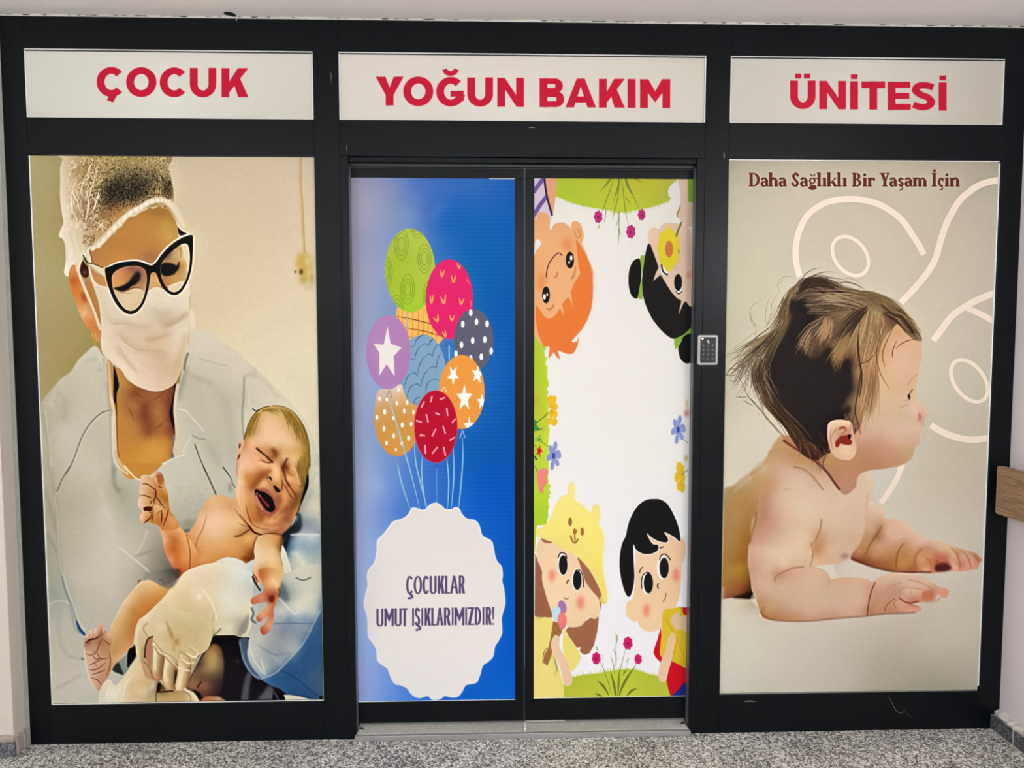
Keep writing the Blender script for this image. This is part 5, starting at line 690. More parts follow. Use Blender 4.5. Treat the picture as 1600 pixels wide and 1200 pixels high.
    # blue slit and folds on the left
    c.fill('285,400 300,420 330,480 370,530 355,545 310,510 292,460', '1f4a86', 1, .6); c.line('160,0 180,100 220,210 260,310 285,400', 2.4, '6c7c84', 1, .9, .8); c.line('172,-20 195,90 235,210 275,320 310,410 370,500', 2, 'd8d0c2', 1, 1, .6); c.line('30,270 100,230 170,230 230,260 260,340 290,470 350,545', 2, 'd2cec2', 1, 1, .7); c.line('230,250 250,330 275,450 320,520', 3.4, '7c8a8c', 1, 1.4, .6); c.line('140,300 130,500 150,640 220,730 350,760', 3, '9ca294', 1, 1.8, .6); c.line('330,750 360,765', 2.4, '5c625c', 1, .8, .7); c.line('80,1040 200,980 330,900', 2.4, 'a8a296', 1, 1.4, .6)
    c.line('850,70 860,40 880,45', 1.3, '3c3834', 1, .3, .8); c.line('1040,35 1070,40 1090,65', 2.2, '22242a', 1, .4, .85); c.grad('960,-40 1230,-60 1200,60 1140,115 1060,90 1000,50 950,30 900,35', '1000,0,8c857a 1100,0,6c665e 1180,30,6c6258 1150,80,645c54 1200,-10,4c4844', 1, 1.5, .8)
    # newborn's near hand, hanging
    org(270, 900, J)
    c.line('725,0 745,50 775,100 800,135', 2.6, '1c242c', 1, .5, .9); c.line('740,0 770,60 795,110', 1.2, 'c0c8cc', 1, .4, .7); c.line('715,290 735,340 718,400 760,430', 2.4, '2c4a64', 1, .8, .8)
    c.grad('790,-60 1000,-60 1000,0 985,60 980,110 965,150 960,200 940,260 920,310 920,370 910,430 890,490 860,525 825,540 800,510 800,470 840,440 860,400 855,370 820,400 790,420 770,410 760,380 790,340 840,290 860,245 800,245 740,260 712,245 712,215 740,190 800,160 830,130 815,60', '830,0,c87840 900,0,dca870 970,20,dcae78 860,80,d89c68 930,90,dcb078 900,60,e0b884 970,110,c88c5c 860,150,c06c48 920,180,9c4c30 900,220,8a3c28 940,220,cf9060 750,220,d0805c 800,200,d89068 780,225,c87850 870,270,d8a070 850,310,dc9c6c 800,370,dc9c70 780,400,c06040 900,290,c87850 900,350,c86c48 890,420,d88c64 850,480,d08058 820,510,c0583c 870,450,e0a078', 1, .5)
    c.fill('880,190 920,180 925,220 905,245 880,230', '7c2c20', 1, .7, .8); c.lines('860,160 880,200;930,150 960,160', 2, '8c3c28', .7, .7); c.line('965,110 975,150 965,190', 2, '5a3020', 1, .7, .7)
    c.line('900,30 940,60 950,110', 3, 'ecca94', 1, 1.4, .7)
    c.clip(); c.clarity(16*c.S, .28); c.clarity(1.3*c.S, .35); c.tex(.012, 2); org()
def art_baby(c):
    R = np.random.RandomState(4); org()
    c.grad('1100,230 1600,230 1600,1110 1100,1110', '1145,256,a8a18c 1300,254,b3a995 1450,256,b0a694 1550,258,aba18f 1145,290,b8b19c 1300,285,c1b7a3 1450,285,bdb39f 1550,290,b5ab99 1145,350,c0baa3 1220,320,c4bba6 1300,350,c5b9a6 1400,330,c4b8a5 1500,350,c2b5a2 1555,340,bab0a0 1145,430,c2bca4 1200,400,c6c0a8 1300,400,c5baa8 1450,420,c5b8a6 1540,420,c3b7a5 1145,520,bfb9a2 1180,480,c4bea6 1440,470,c8bda8 1500,520,c7bca9 1540,520,c2b8a7 1140,600,c0b8a2 1470,600,c7c0ac 1540,610,c3baa8 1140,680,cac3ae 1180,680,cdc6b2 1145,730,ccc5b0 1200,730,cbc4ad 1450,680,c6bda9 1530,680,c3b9a6 1440,740,c7beaa 1530,760,c8bca9 1400,790,ccc4b1 1480,800,ccc2b1 1530,830,cdc4b4 1450,850,d0c7b6 1520,870,ccc3b2 1400,760,cdc6b4 1370,760,cbc6bb 1360,740,c9c4ba 1140,760,d0c8b0', 0)
    L = 'e8d8c6'
    c.line('1250,432 1246,420 1243,400 1244,380 1249,360 1259,340 1275,325 1295,315 1320,311 1345,312 1370,318 1392,330 1410,345 1424,365 1436,384 1443,398', 9.5, L)
    c.line(ell(1328.5, 400, 24, 34, -38), 5.6, L, 0, 0, 1, True)
    c.line('1407,473 1430,449 1450,424 1462,402 1470,374 1480,346 1497,316 1515,299 1535,287 1565,281 1610,279', 10, L)
    c.line('1458,532 1470,516 1485,496 1500,484 1520,472 1545,461 1575,451 1610,440', 10, L); c.line('1508,480 1530,490 1560,506 1605,530', 9, L)
    c.line(ell(1514, 595, 23, 37, -36), 5.8, L, 0, 0, 1, True)
    c.line('1454,664 1470,674 1490,682 1515,687 1540,685 1565,679 1605,668', 10, L); c.line('1410,724 1402,745 1390,767 1376,786', 8.6, L)
    # caption
    col, hi = '6e3a2c', '8c4a36'
    Z = 3.529; zx = lambda v: 1130+v/Z; base, xh, cp = 291.3, 277.8, 270.3
    q = quadpoly
    def st(x, t, b, w=4.9): return [q(x-w/2, x+w/2, t, b)]
    def sf(x, y, w=7.4): return [q(x-w/2, x+w/2, y-.8, y+.8)]
    def low(ch, x0, x1):
        x0, x1 = zx(x0), zx(x1); g = []; w = x1-x0; s = 4.0
        def bowl(cx, cy, rx, ry, a0=0, a1=360):
            a = ell(cx, cy, rx, ry, 0, 24, a0, a1); return ribbon(a, 3.6, a1-a0 >= 360, .62)
        if ch == 'a':
            g += [st(x1-3, xh+3, base-1)[0]]+sf(x1-1.8, base-.8, 4.5)+ribbon(P([[x0+1.2, xh+3.4], [x0+3, xh+.9], [x1-4.5, xh+.9], [x1-2.8, xh+4]]), 3.2)
            g.append(ell(x0+w*.36, base-4.0, w*.38, 4.6)); g.append(('h', ell(x0+w*.46, base-3.8, w*.11, 2.2)))
        elif ch in 'hkl':
            g += st(x0+2.6, cp-.6, base)+sf(x0+1.6, cp, 4.8)+sf(x0+2.8, base-.8, 6.8)
            if ch == 'h': g += st(x1-3, xh+3, base)+sf(x1-2.8, base-.8, 6.2)+ribbon(P([[x0+4, xh+3], [x0+w*.5, xh+.8], [x1-4, xh+1.2], [x1-2.8, xh+4]]), 3.3)
            if ch == 'k': g += [np.array([[x0+3, base-5], [x1-3.4, xh+.4], [x1-1.2, xh+.4], [x0+5, base-4]]), np.array([[x0+w*.36, base-8], [x0+w*.66, base-8.6], [x1+.4, base], [x1-5, base]])]+sf(x1-2.4, xh+.6, 5)+sf(x1-1.8, base-.7, 5)
        elif ch in 'ıi':
            g += st(x0+w/2, xh, base)+sf(x0+w/2-.8, xh+.7, 4.8)+sf(x0+w/2, base-.8, 6.6)
            if ch == 'i': g.append(ell(x0+w/2-.2, xh-4.6, 2.2, 2.3))
        elif ch in 'rn':
            g += st(x0+2.8, xh, base)+sf(x0+1.8, xh+.7, 4.8)+sf(x0+2.9, base-.8, 6.6)
            if ch == 'n': g += st(x1-3, xh+3, base)+sf(x1-2.8, base-.8, 6.2)+ribbon(P([[x0+4, xh+3], [x0+w*.5, xh+.8], [x1-4, xh+1.2], [x1-2.8, xh+4]]), 3.3)
            else: g += ribbon(P([[x0+4, xh+4], [x0+w*.55, xh+1], [x1, xh+1.6]]), 2.8)+[ell(x1-1.4, xh+2.8, 2, 2.2)]
        elif ch == 'm':
            g += st(x0+2.8, xh, base)+sf(x0+1.8, xh+.7, 4.8)
            for k in (0, .5, 1):
                xx = x0+2.8+(w-5.6)*k; g += st(xx, xh+(0 if k == 0 else 3), base)+sf(xx, base-.8, 6)
                if k: xp = xx-(w-5.6)*.5; g += ribbon(P([[xp+1, xh+3], [xp+3, xh+.8], [xx-1.4, xh+1.2], [xx, xh+4]]), 2.8)
        elif ch in 'cç':
            a = ell(x0+w*.55, (xh+base)/2, w*.5-1.6, (base-xh)/2-.9, 0, 22, 50, 315); g += ribbon(a, 3.6, False, .6)+[ell(x1-2, xh+3.2, 1.9, 2)]
        elif ch in 'sş':
            g += ribbon(spline(P([[x1-1.4, xh+3], [x0+w*.5, xh+1], [x0+2, xh+3.6], [x0+w*.5, (xh+base)/2], [x1-2, base-3.8], [x0+w*.5, base-1], [x0+1.2, base-3.4]]), False), 3.8, False, .72)
        elif ch == 'ğ':
            g.append(ell(x0+w*.45, xh+4.6, w*.4, 4.8)); g.append(('h', ell(x0+w*.45, xh+4.6, w*.17, 3.2)))
            g += ribbon(ell(x0+w*.48, base+2.2, w*.42, 2.8), 1.9, True, .7)+ribbon(P([[x0+3, xh+8.6], [x0+2, base-2.6], [x0+w*.6, base-1.2], [x1-1.5, base-.2]]), 2.2)+[q(x1-4, x1+.6, xh-.2, xh+1.8)]+ribbon(ell(x0+w*.5, xh-6.6, 3.6, 3.6, 0, 12, 10, 170), 1.7)
        if ch in 'çş': cx = x0+w*.5; g += ribbon(spline(P([[cx, base-.5], [cx+2.4, base+2], [cx+1.6, base+4.6], [cx-2, base+4.8]]), False), 1.9)
        return g
    def cap(ch, x0, x1):
        x0, x1 = zx(x0), zx(x1); g = []; w = x1-x0
        if ch == 'D': g += st(x0+4, cp, base, 4.8)+sf(x0+3.4, cp+.7, 7)+sf(x0+3.4, base-.7, 7)+ribbon(np.concatenate([[[x0+5, cp+.9]], ell(x0+w*.4, (cp+base)/2, w*.6-2.3, (base-cp)/2-.8, 0, 18, -90, 90), [[x0+5, base-.9]]]), 4.6, False, .4)
        if ch == 'S': g += ribbon(spline(P([[x1-1.6, cp+5.5], [x1-3.4, cp+1.8], [x0+w*.5, cp+.9], [x0+2.4, cp+4.6], [x0+w*.42, (cp+base)/2-.6], [x1-2.6, base-6], [x1-3.6, base-1.8], [x0+w*.46, base-.9], [x0+2.2, base-2.4], [x0+1, base-6]]), False), 4, False, .72)
        if ch == 'B':
            g += st(x0+4, cp, base, 4.8)+sf(x0+3.4, cp+.7, 7)+sf(x0+3.4, base-.7, 7)
            m = (cp+base)/2-.4; g += ribbon(np.concatenate([[[x0+5, cp+.9]], ell(x0+w*.46, (cp+m)/2+.3, w*.42-2, (m-cp)/2-.6, 0, 14, -90, 90), [[x0+5, m]]]), 4.2, False, .4)+ribbon(np.concatenate([[[x0+5, m]], ell(x0+w*.48, (base+m)/2, w*.5-2.2, (base-m)/2-.6, 0, 14, -90, 90), [[x0+5, base-.9]]]), 4.4, False, .4)
        if ch == 'Y': cx = x0+w*.52; g += [np.array([[x0+1.4, cp+1], [x0+6.6, cp+1], [cx+2.2, cp+11.5], [cx+2.2, base], [cx-2.4, base], [cx-2.4, cp+12]]), np.array([[x1-3.6, cp+1], [x1-1.2, cp+1], [cx+2.2, cp+12.6], [cx+.4, cp+11]])]+sf(x0+4, cp+.7, 8.6)+sf(x1-2.8, cp+.7, 6.4)+sf(cx, base-.7, 8)
        if ch == 'İ': cx = x0+w*.5; g += st(cx, cp, base, 4.8)+sf(cx, cp+.7, 8)+sf(cx, base-.7, 8)+[ell(cx+.4, cp-3.6, 2.2, 2.2)]
        return g
    def word(txt, xs):
        for ch, (a, b) in zip(txt, xs):
            for k in (cap if ch in 'DSBYİ' else low)(ch, a, b):
                if isinstance(k, tuple): c.fill([k[1]], 'beb4a0', 0)
                else: c.fill([k], col, 0)
    word('Daha', [(140,202),(207,249),(252,302),(306,349)]); word('Sağlıklı', [(378,418),(424,467),(470,516),(519,543),(546,570),(573,627),(629,653),(657,682)])
    word('Bir', [(709,762),(768,793),(797,835)]); word('Yaşam', [(862,917),(916,958),(962,996),(1000,1042),(1046,1121)]); word('İçin', [(1148,1177),(1182,1216),(1220,1245),(1249,1302)])
    # bedding
    org(1120, 850, 3.81)
    c.grad('20,320 180,320 260,400 270,440 600,440 900,400 700,160 780,60 1000,100 1300,80 1620,60 1650,950 0,950', '60,340,d2c8b2 150,340,cbbfa6 200,370,bcae94 80,400,d3ccb8 200,420,cfc6b2 60,480,d4cfbd 200,500,d2ccba 400,480,cfc7b6 600,470,cec5b5 800,450,cdc3b3 950,440,cbc2b0 1100,430,c8bdac 1250,400,c9bfae 1400,380,cdc4b3 1500,350,cbc2b1 1530,250,cdc4b5 1450,200,cfc6b6 1540,150,cbc3b3 60,600,d4cfbd 200,650,d3cfbd 400,650,cfc8b9 600,650,ccc3b5 800,650,c5bbac 950,650,bcb2a2 1100,620,bdb2a0 1250,600,c4bba7 1400,600,c5bcab 1500,600,c6bdac 60,800,d3cfbe 200,850,cecabb 400,820,cdc6b8 600,820,cac3b5 800,820,c2b9ab 950,800,b6ad9c 1100,750,b3ab98 1250,780,aea894 1250,850,aca692 1400,800,b2ab9a 1500,750,b8b1a0 1520,850,b5ae9e 1400,870,aca694 740,130,cfc4b6 850,130,d3c8ba 720,90,c8b8aa 1000,150,cfc4b4 780,70,c9bdb0', 1, 1)
    org(1120, 700, 6.667)
    # far side body
    c.grad('20,470 60,440 100,410 180,380 260,310 340,250 420,170 520,90 560,20 600,-60 700,-140 900,-60 1000,200 900,600 400,700 380,1250 330,1420 20,1420 -20,1000', '90,450,a8946c 150,420,a68a5c 200,370,b09a78 300,300,bba084 400,210,c0a88a 100,520,a9875a 200,480,aa8650 250,560,a88048 330,480,ae8456 330,600,a47c48 200,700,a8804e 120,750,a67f4a 250,800,a27848 300,900,9c6c2c 120,950,a67e48 200,1000,a0743a 300,1100,986428 100,1130,a07838 400,400,b08c5c 450,300,bb9670 560,60,c0a078 600,0,b89468 520,150,c4aa88', 1, 1.2)
    org(1120, 850, 3.81); c.clip('0,120 0,600 400,600 400,120', 0, 4); c.grad('0,60 190,60 205,260 225,322 100,320 0,318 -20,200', '60,200,a07636 150,200,9c6a2c 60,260,9c6834 150,260,8c4c28 60,305,98603c 190,300,3a1c12 120,315,7c4c30 200,315,241210', 1, .6); c.clip(); c.fill('95,318 150,300 210,290 222,322 140,323', '24140f', 1, 1.2, .85)
    # shoulders, chest, near arm
    org(1120, 700, 6.667)
    c.grad('560,20 520,100 440,200 350,270 420,420 430,520 410,640 380,800 350,950 330,1060 330,1250 450,1500 900,1500 1000,1250 1280,1200 1400,1110 1500,1000 1560,850 1600,700 1640,300 1560,230 1500,260 1450,330 1440,420 1330,480 1260,400 1150,260 1000,140 880,70 760,0', '600,60,b89468 700,80,b98f6c 800,100,b0865a 900,150,b48c60 1000,200,b8906a 1100,270,c09a78 560,150,bf9c74 480,220,c0a080 450,350,b8925e 520,350,bb9060 600,250,c29c7c 700,200,c4a084 800,250,c8a890 900,280,cbb094 1000,300,c8a68a 700,400,ceae90 600,400,c29878 520,500,b88a68 470,600,b48464 500,700,b88468 450,800,b4846a 430,900,bc9078 420,1050,c49a80 400,1150,c8a084 600,500,c8a488 700,500,d3b596 800,450,d3b899 900,450,d5baa0 900,550,d7bfa0 1000,500,d6bca0 800,650,d6bea0 950,650,d9c2a4 1050,650,d8bea2 600,650,c8a084 700,700,d0ae90 600,800,c49880 700,850,d0ac90 850,800,d5b898 1000,780,d6bc9c 550,950,c8a088 700,1000,d8b898 850,1000,dcc0a0 950,950,dabc9c 600,1100,d2ae92 800,1150,dcc2a0 950,1150,dabe9c 1100,450,d3b69c 1200,480,d2b59a 1300,520,d4ba9e 1200,650,d5bc9e 1350,650,d4ba9c 1450,500,d5bca0 1550,400,d3bca0 1560,280,d6bfa6 1500,320,d0b69c 1450,650,d3b89c 1500,750,d2b69c 1550,650,d6b8a0 1300,800,d5b89a 1200,850,d3b498 1100,850,d0ac8a 1060,900,c89c78 1020,1000,c08c60 1050,1080,c88c64 1100,1100,d2a884 1200,1050,d6b494 1350,900,d2b094 1430,950,cfab8c 1400,1050,d0b090 1500,900,d4b496 1200,1180,d4b090 1300,1100,d0ac90', 1, .7)
    c.blobs('430,700,60,260,12,b48a66,.45 430,480,80,120,30,b8946c,.4')
    c.line('410,660 400,760 370,860 340,1000', 3, '80561e', 1, 1.2, .7); c.line('530,180 470,240 380,300 250,390 180,460', 2, 'c4ab88', 1, 1, .6)
    c.line('800,195 900,220 980,280 1050,360 1110,440', 1.8, '8c6038', 1, .8, .8); c.line('830,230 920,260 1000,330 1080,430', 4, 'c49c78', 1, 1.8, .5)
    c.line('1090,740 1075,850 1050,910 1020,970 990,1020', 2, '9c6c48', 1, .9, .8); c.line('990,1010 985,1080 1000,1140', 1.6, 'b07c50', 1, .8, .7); c.line('1570,470 1560,650 1530,850', 2.4, 'c89c7c', 1, 1.2, .6); c.line('1520,880 1480,1000 1400,1080', 7, 'c89878', 1, 3, .5); c.blobs('730,430,60,14,0,b8926e,.4 500,650,50,120,0,b07c60,.4')
    # far forearm and hand
    org(1320, 740, 6.667)
    c.grad('60,860 100,800 150,740 200,600 250,300 330,330 390,360 420,470 480,460 560,490 640,520 740,620 800,650 900,690 1000,700 1100,740 1200,780 1280,800 1360,830 1400,870 1440,905 1400,930 1380,990 1320,1000 1290,1010 1200,1020 1130,1020 1100,1010 1000,1025 900,1040 840,1045 780,1030 700,1035 600,1030 500,1020 400,1000 280,970 150,930 70,900', '250,400,d6b494 340,400,d8bc9c 400,450,d4b294 450,500,d6ae90 550,520,dab498 300,600,c49c7c 360,580,ac7c54 330,640,9a6a40 250,700,b48860 420,600,d6a88c 350,750,ca987a 450,700,d09e80 550,650,d8b094 480,800,c48c64 400,850,bb8455 300,850,bc8458 220,800,b07a4c 150,830,bc8458 100,850,a86a48 170,900,8a4a34 300,920,9c5c38 420,950,a0643c 500,900,b0763c 600,750,c48e66 650,700,d0a080 620,850,b8804e 600,950,c08a50 700,900,c08450 700,1000,a8603c 720,750,d4a68a 800,720,d8b49c 800,780,c88e6c 880,760,cc9478 800,900,d29c70 850,950,c88a58 850,1000,e0ae84 780,1000,c88a58 900,850,c88c64 900,720,d6b49a 1000,720,dab89e 1000,780,d6b48a 940,850,c4745a 1000,850,cc7e60 1050,880,c47058 920,980,c87454 1080,780,d8ba90 1130,850,d8b08c 1100,930,d89c80 1150,980,e0b494 1180,830,c89068 1230,850,d8aa88 1200,950,cc7c60 1240,970,d89a80 1290,850,d0a080 1320,900,dca68c 1340,960,e09c80 1370,870,c07c58 1400,900,c88468', 1, .8)
    c.fill('940,960 960,940 1000,930 1050,930 1090,950 1110,990 1060,1015 980,1020 940,1010', '4a1c1c', 1, 1.2, .9); c.line('950,900 980,940 1060,925 1090,960', 3, '9c3c34', 1, 1.3, .7)
    c.line('70,880 180,930 300,975 450,1010 600,1025 760,1025 900,1025', 2.6, '5c2c24', 1, 1, .7); c.lines('390,530 330,640 260,740 210,860;620,720 560,800 535,900 535,1000', 2.8, '8c5a30', 1, .8); c.line('800,780 740,850 725,930 750,1000', 2.4, '94602e', 1, 1.1, .8); c.line('850,880 890,930 900,1000', 1.4, '9a6038', 1, .7, .6)
    c.lines('1100,770 1160,830 1190,920 1200,1010;1220,800 1270,860 1300,930 1320,1000;1340,840 1380,900 1400,930', 1.9, 'a06044', .8, .75); c.line('1050,900 1090,950 1120,1010', 1.6, 'b06850', 1, .7, .6); c.line('640,660 700,640 780,660', 3, 'deb89c', 1, 1.4, .5)
    c.blobs('0,860,60,40,0,8c6a5c,.5')
    # near forearm and hand
    org(1120, 850, 3.81)
    c.clip('-100,20 -100,1000 1800,1000 1800,-300 640,-300 600,20', 0, 6)
    c.grad('196,-60 188,0 188,100 195,180 210,260 230,330 262,410 270,435 300,448 400,458 560,458 720,442 880,428 890,430 1000,415 1100,410 1180,408 1215,390 1205,372 1160,352 1250,345 1300,335 1312,300 1330,315 1365,320 1380,290 1370,268 1320,255 1290,235 1230,195 1180,178 1140,175 1080,170 1020,175 970,195 925,225 900,210 840,200 760,198 700,205 680,210 660,180 620,150 560,135 555,100 570,40 556,-60', '230,50,ccA488 300,40,dabca0 400,40,dec2a4 500,40,dcc0a0 550,60,d8b898 230,150,c49a80 300,150,d6b496 400,130,dcbe9e 500,110,d8b694 250,230,cca68a 330,200,caa384 350,180,c09070 400,160,c89c7c 450,150,d0a684 550,150,d8b094 620,170,d8b496 660,210,ceaa8c 300,260,d0ac90 400,230,cfaa8c 500,210,d2b090 600,230,d6b698 660,260,cfac90 260,320,c49c78 280,340,c0946c 270,400,b8804c 300,420,bc8858 300,380,c49a70 400,330,caa888 450,380,c8a488 550,300,d3b294 550,400,d2aa90 600,440,c89c80 450,440,c08c64 400,450,b8845c 340,440,b87c50 650,350,d2b094 700,230,d2ac90 760,215,d4ac90 850,215,d8b296 900,240,d0a488 750,300,d4b094 850,300,d5b094 880,350,d3a88c 750,400,d2ac92 860,410,cc9e80 700,430,c8987c 940,230,d8a890 930,280,c89a7c 920,340,c49474 910,400,b87c5c 980,220,d6b294 1050,190,dab898 1120,190,d8b89c 1050,250,c89c80 1000,300,c6967c 980,350,c89470 950,390,c49070 1020,400,c08868 1100,240,d2ac90 1080,290,c89480 1150,200,d8b8a0 1200,210,d8b498 1180,240,d8b094 1250,240,d8b498 1280,260,cf9c80 1150,280,dab494 1120,320,d2a084 1200,290,d8ac90 1180,330,c8846c 1250,310,c88058 1280,290,c88468 1300,310,dc9c84 1330,280,dc9c80 1360,290,dc9880 1070,345,d0a080 1050,370,c88e6c 1100,380,d4a288 1150,390,d8a890 1200,385,dc9c88 1100,400,cc9078 1160,350,c07058', 1, .5)
    c.clip(); c.line('345,225 350,195 390,170 450,145 520,135', 2.4, 'a87450', 1, 1, .75); c.line('560,-10 572,50 566,100 555,135', 1.6, 'a87044', 1, .7, .7); c.line('560,135 620,150 660,180 672,225', 1.4, 'c4947a', 1, .7, .6)
    c.line('942,228 920,280 905,340 893,425', 1.8, '7c3020', 1, .5, .85); c.line('672,215 665,260', 2, 'c49c80', 1, 1, .5); c.line('262,410 320,448 420,460 560,458 720,443 885,430 1000,416 1100,412 1180,408', 1.8, '7c4834', 1, .8, .7)
    c.line('1060,325 1030,345 1005,375 1000,400', 1.5, '8a5038', 1, .5, .8); c.line('1075,330 1055,350 1065,385', 1.2, '8a5038', 1, .5, .7); c.line('1085,320 1120,345 1160,352 1200,340', 2.2, '8c3828', 1, .6, .8); c.line('1090,290 1100,265 1160,262 1220,270', 1.4, 'b07858', 1, .6, .6); c.line('1140,215 1200,225 1250,250 1300,290', 1.5, 'b47c60', 1, .6, .6); c.line('1100,230 1040,250 1000,280', 2.4, 'c09478', 1, 1, .5)
    c.fill('1225,285 1260,280 1285,290 1285,330 1240,338 1222,320', 'c87450', 1, .8, .8); c.line('1150,270 1155,300', 1, 'b07c5c', 1, .4, .6); c.line('1240,345 1300,340 1330,318', 1.3, 'a0583c', 1, .5, .6)
    c.lines('262,335 272,330;250,375 262,412;262,410 285,375', 1.6, '5a2c14', .5, .8); c.blobs('1280,345,90,18,-12,bfb09c,.5')
    c.fill('225,290 200,330 240,370 262,400 240,350', 'd4c8b0', 1, .8, .6)
    # neck and head skin
    org(1120, 560, 6.667)
    c.grad('690,850 760,800 900,780 1100,700 1200,640 1250,400 1350,200 1450,0 1500,-300 1900,-500 2100,-300 2135,-40 2110,80 2090,250 2075,310 2085,400 2120,480 2190,540 2210,570 2160,640 2170,690 2140,740 2110,800 2120,870 2060,950 2030,1040 1930,1110 1800,1140 1700,1155 1600,1165 1500,1200 1460,1260 1440,1350 1330,1420 1240,1320 1150,1190 1000,1070 850,980 730,900', '760,870,b08058 850,920,ac7e50 950,950,b08854 1000,870,b48a54 1080,850,b08850 1100,950,b08c56 1050,1030,b08858 1150,1080,b48658 1200,1150,b08058 1300,1150,b68560 1250,1250,b08064 1300,1300,ba8868 1350,1380,b4866c 1400,1250,b88868 1450,1150,b68460 1500,1100,b88460 1550,1000,b88764 1500,900,bc9070 1500,800,c8a084 1600,1080,b88060 1600,950,bc8a68 1700,1050,ba8868 1700,950,bf8f74 1800,1030,c09070 1800,930,c49678 1900,1000,c09470 2000,950,c4a078 2030,1000,c4a27c 1950,880,cca88a 1850,820,cfae90 1700,820,c89e84 1600,800,c6a088 1550,700,c8a488 1650,700,ceb090 1800,700,d2b296 1950,750,d3b498 2000,850,cda88c 2060,850,d0aa94 2060,700,d3b8a0 2000,600,d0b296 1900,600,ceae8e 1750,600,ceb090 1650,550,ccac88 1580,500,c8a684 1600,400,ccac88 1700,450,d2b090 1850,480,d3b290 2000,500,d6b69c 2060,560,d6bca4 2130,560,d6b49c 2180,560,dab8a0 2130,640,cc9c88 2100,700,d3b39c 2150,690,d0b09c 2110,780,cfb09a 2050,420,d6b898 1950,350,d3b08c 1800,300,d4b088 1700,250,d2ae86 1900,200,d6b090 2000,250,d3ae8c 2080,150,d6b094 2000,100,d6b090 1900,50,d8b294 1750,100,d4ae84 1650,150,c8a078 2100,0,d4ac90 1950,-60,d8b290 1850,-150,d4a888 1900,-250,c89c74 1700,-50,c89868', 1, .8)
    c.line('690,850 760,900 870,970 980,1040 1060,1100 1150,1190 1220,1290 1280,1370', 2.8, '4a1418', 1, .9, .9); c.line('720,860 850,930 1000,1030 1120,1130', 5, '9a5a44', 1, 2, .5)
    # face details
    org(1320, 580, 6.667)
    c.line('705,185 680,225 655,260', 1.6, '5c4438', 1, .6, .8); c.fill('655,245 672,240 682,270 675,295 655,280', '4a3c34', 1, .5); c.lines('620,320 650,300 680,310;575,390 600,365 680,345', 1.3, '9c7c64', .6, .6); c.line('760,30 700,80 650,150', 1.6, 'b48464', 1, .8, .5); c.line('850,350 880,400 850,440', 2, 'dabc a8'.replace(' ', ''), 1, 1, .5)
    c.fill('760,430 775,440 800,470 790,500 772,520 762,480', 'bf7c64', 1, 1, .85); c.line('765,400 790,440 830,440', 2.4, 'c89480', 1, 1.2, .5); c.blobs('800,380,40,50,0,d6b098,.5 600,830,90,50,0,c8a474,.35'); c.line('845,610 830,650 800,680', 1.4, 'b89078', 1, .8, .5)
    # hair
    org(1130, 420, 7.273)
    hair = '345,1100 400,1000 470,900 540,800 590,720 640,640 680,540 720,430 760,340 790,270 860,190 930,140 1000,115 1080,110 1180,140 1270,175 1350,200 1440,255 1560,250 1700,250 1850,300 1990,370 2100,470 2180,590 2230,700 2260,790 2200,790 2080,780 2010,700 1960,720 1900,860 1850,1050 1800,1250 1760,1400 1720,1700 1700,1850 1640,1780 1600,1640 1560,1600 1500,1620 1450,1720 1380,1750 1250,1830 1100,1800 1000,1820 900,1900 800,1880 700,1780 600,1620 480,1500 380,1400 330,1290 320,1200'
    org(1130, 240, 3.529)
    hb = '398,722 425,692 460,684 490,680 540,690 600,705 650,725 700,765 760,755 820,760 880,780 940,815 1000,870 1040,930 1080,990 1095,1030 1050,1025 1000,980 960,940 930,970 900,1000 870,1060 850,1120 838,1200 828,1290 800,1370 775,1440 755,1510 720,1550 680,1600 620,1640 560,1660 520,1690 470,1680 430,1650 380,1580 330,1500 270,1440 220,1380 200,1300 185,1250 190,1200 220,1120 260,1050 300,960 330,890 345,820 355,760'
    c.grad(hb, '450,705,7c6450 520,710,705c4c 600,740,6e5a4c 660,750,705c48 720,780,6c5840 800,790,786444 880,810,806c44 950,850,7c6848 1000,900,6e5c3c 1050,980,7c6850 400,770,5c483a 350,800,8c7850 340,880,84683c 300,960,806844 240,1060,745c3c 420,850,251e1c 400,950,1f1b1a 350,1050,1e1a1a 300,1150,1f1b19 500,800,504034 560,820,7c6848 640,830,806c50 500,860,332820 560,900,4a3a2a 480,950,332620 550,960,866c48 470,1020,6c5638 430,1080,6c5434 540,1040,543f2c 620,1000,5a4434 660,950,745c44 720,900,7c6448 780,880,866c4c 850,880,9c8258 700,1000,8c7048 650,1060,8c6e42 620,1120,74542f 560,1150,1f1a1a 500,1150,1f1b1b 600,1200,241d1c 700,1150,3c2a20 760,1000,a08458 800,950,a88a60 850,940,b09068 900,900,6c4c34 960,880,4c3828 1020,940,4c3c28 780,1100,ae8658 750,1200,a47c50 810,1200,b48a5c 780,1300,a88458 740,1350,a07c50 790,1380,b08c60 700,1300,2c2220 720,1450,8c6844 400,1200,241e1d 300,1250,261e1a 400,1350,281f1e 500,1300,2c2220 600,1350,2a2120 650,1450,261e1c 500,1500,1e1815 600,1550,1f1714 450,1450,241a16 380,1450,30241c 300,1380,54402c 240,1300,745c40 330,1480,4c382a 420,1580,3c2820 480,1620,34221c 560,1640,3a2018 640,1600,5a3c28 700,1540,3c2820 740,1560,80603c', 1, .6)
    c.fill('345,820 430,800 480,830 470,870 510,900 470,950 420,1010 430,1060 470,1120 520,1140 560,1080 600,1070 590,1150 620,1210 680,1130 705,1180 710,1260 690,1330 650,1400 620,1440 690,1390 700,1420 660,1500 600,1580 540,1640 480,1600 400,1500 330,1430 280,1370 250,1280 240,1200 270,1120 320,1040 360,960 375,900', '211b1b', 1, 2, .9)
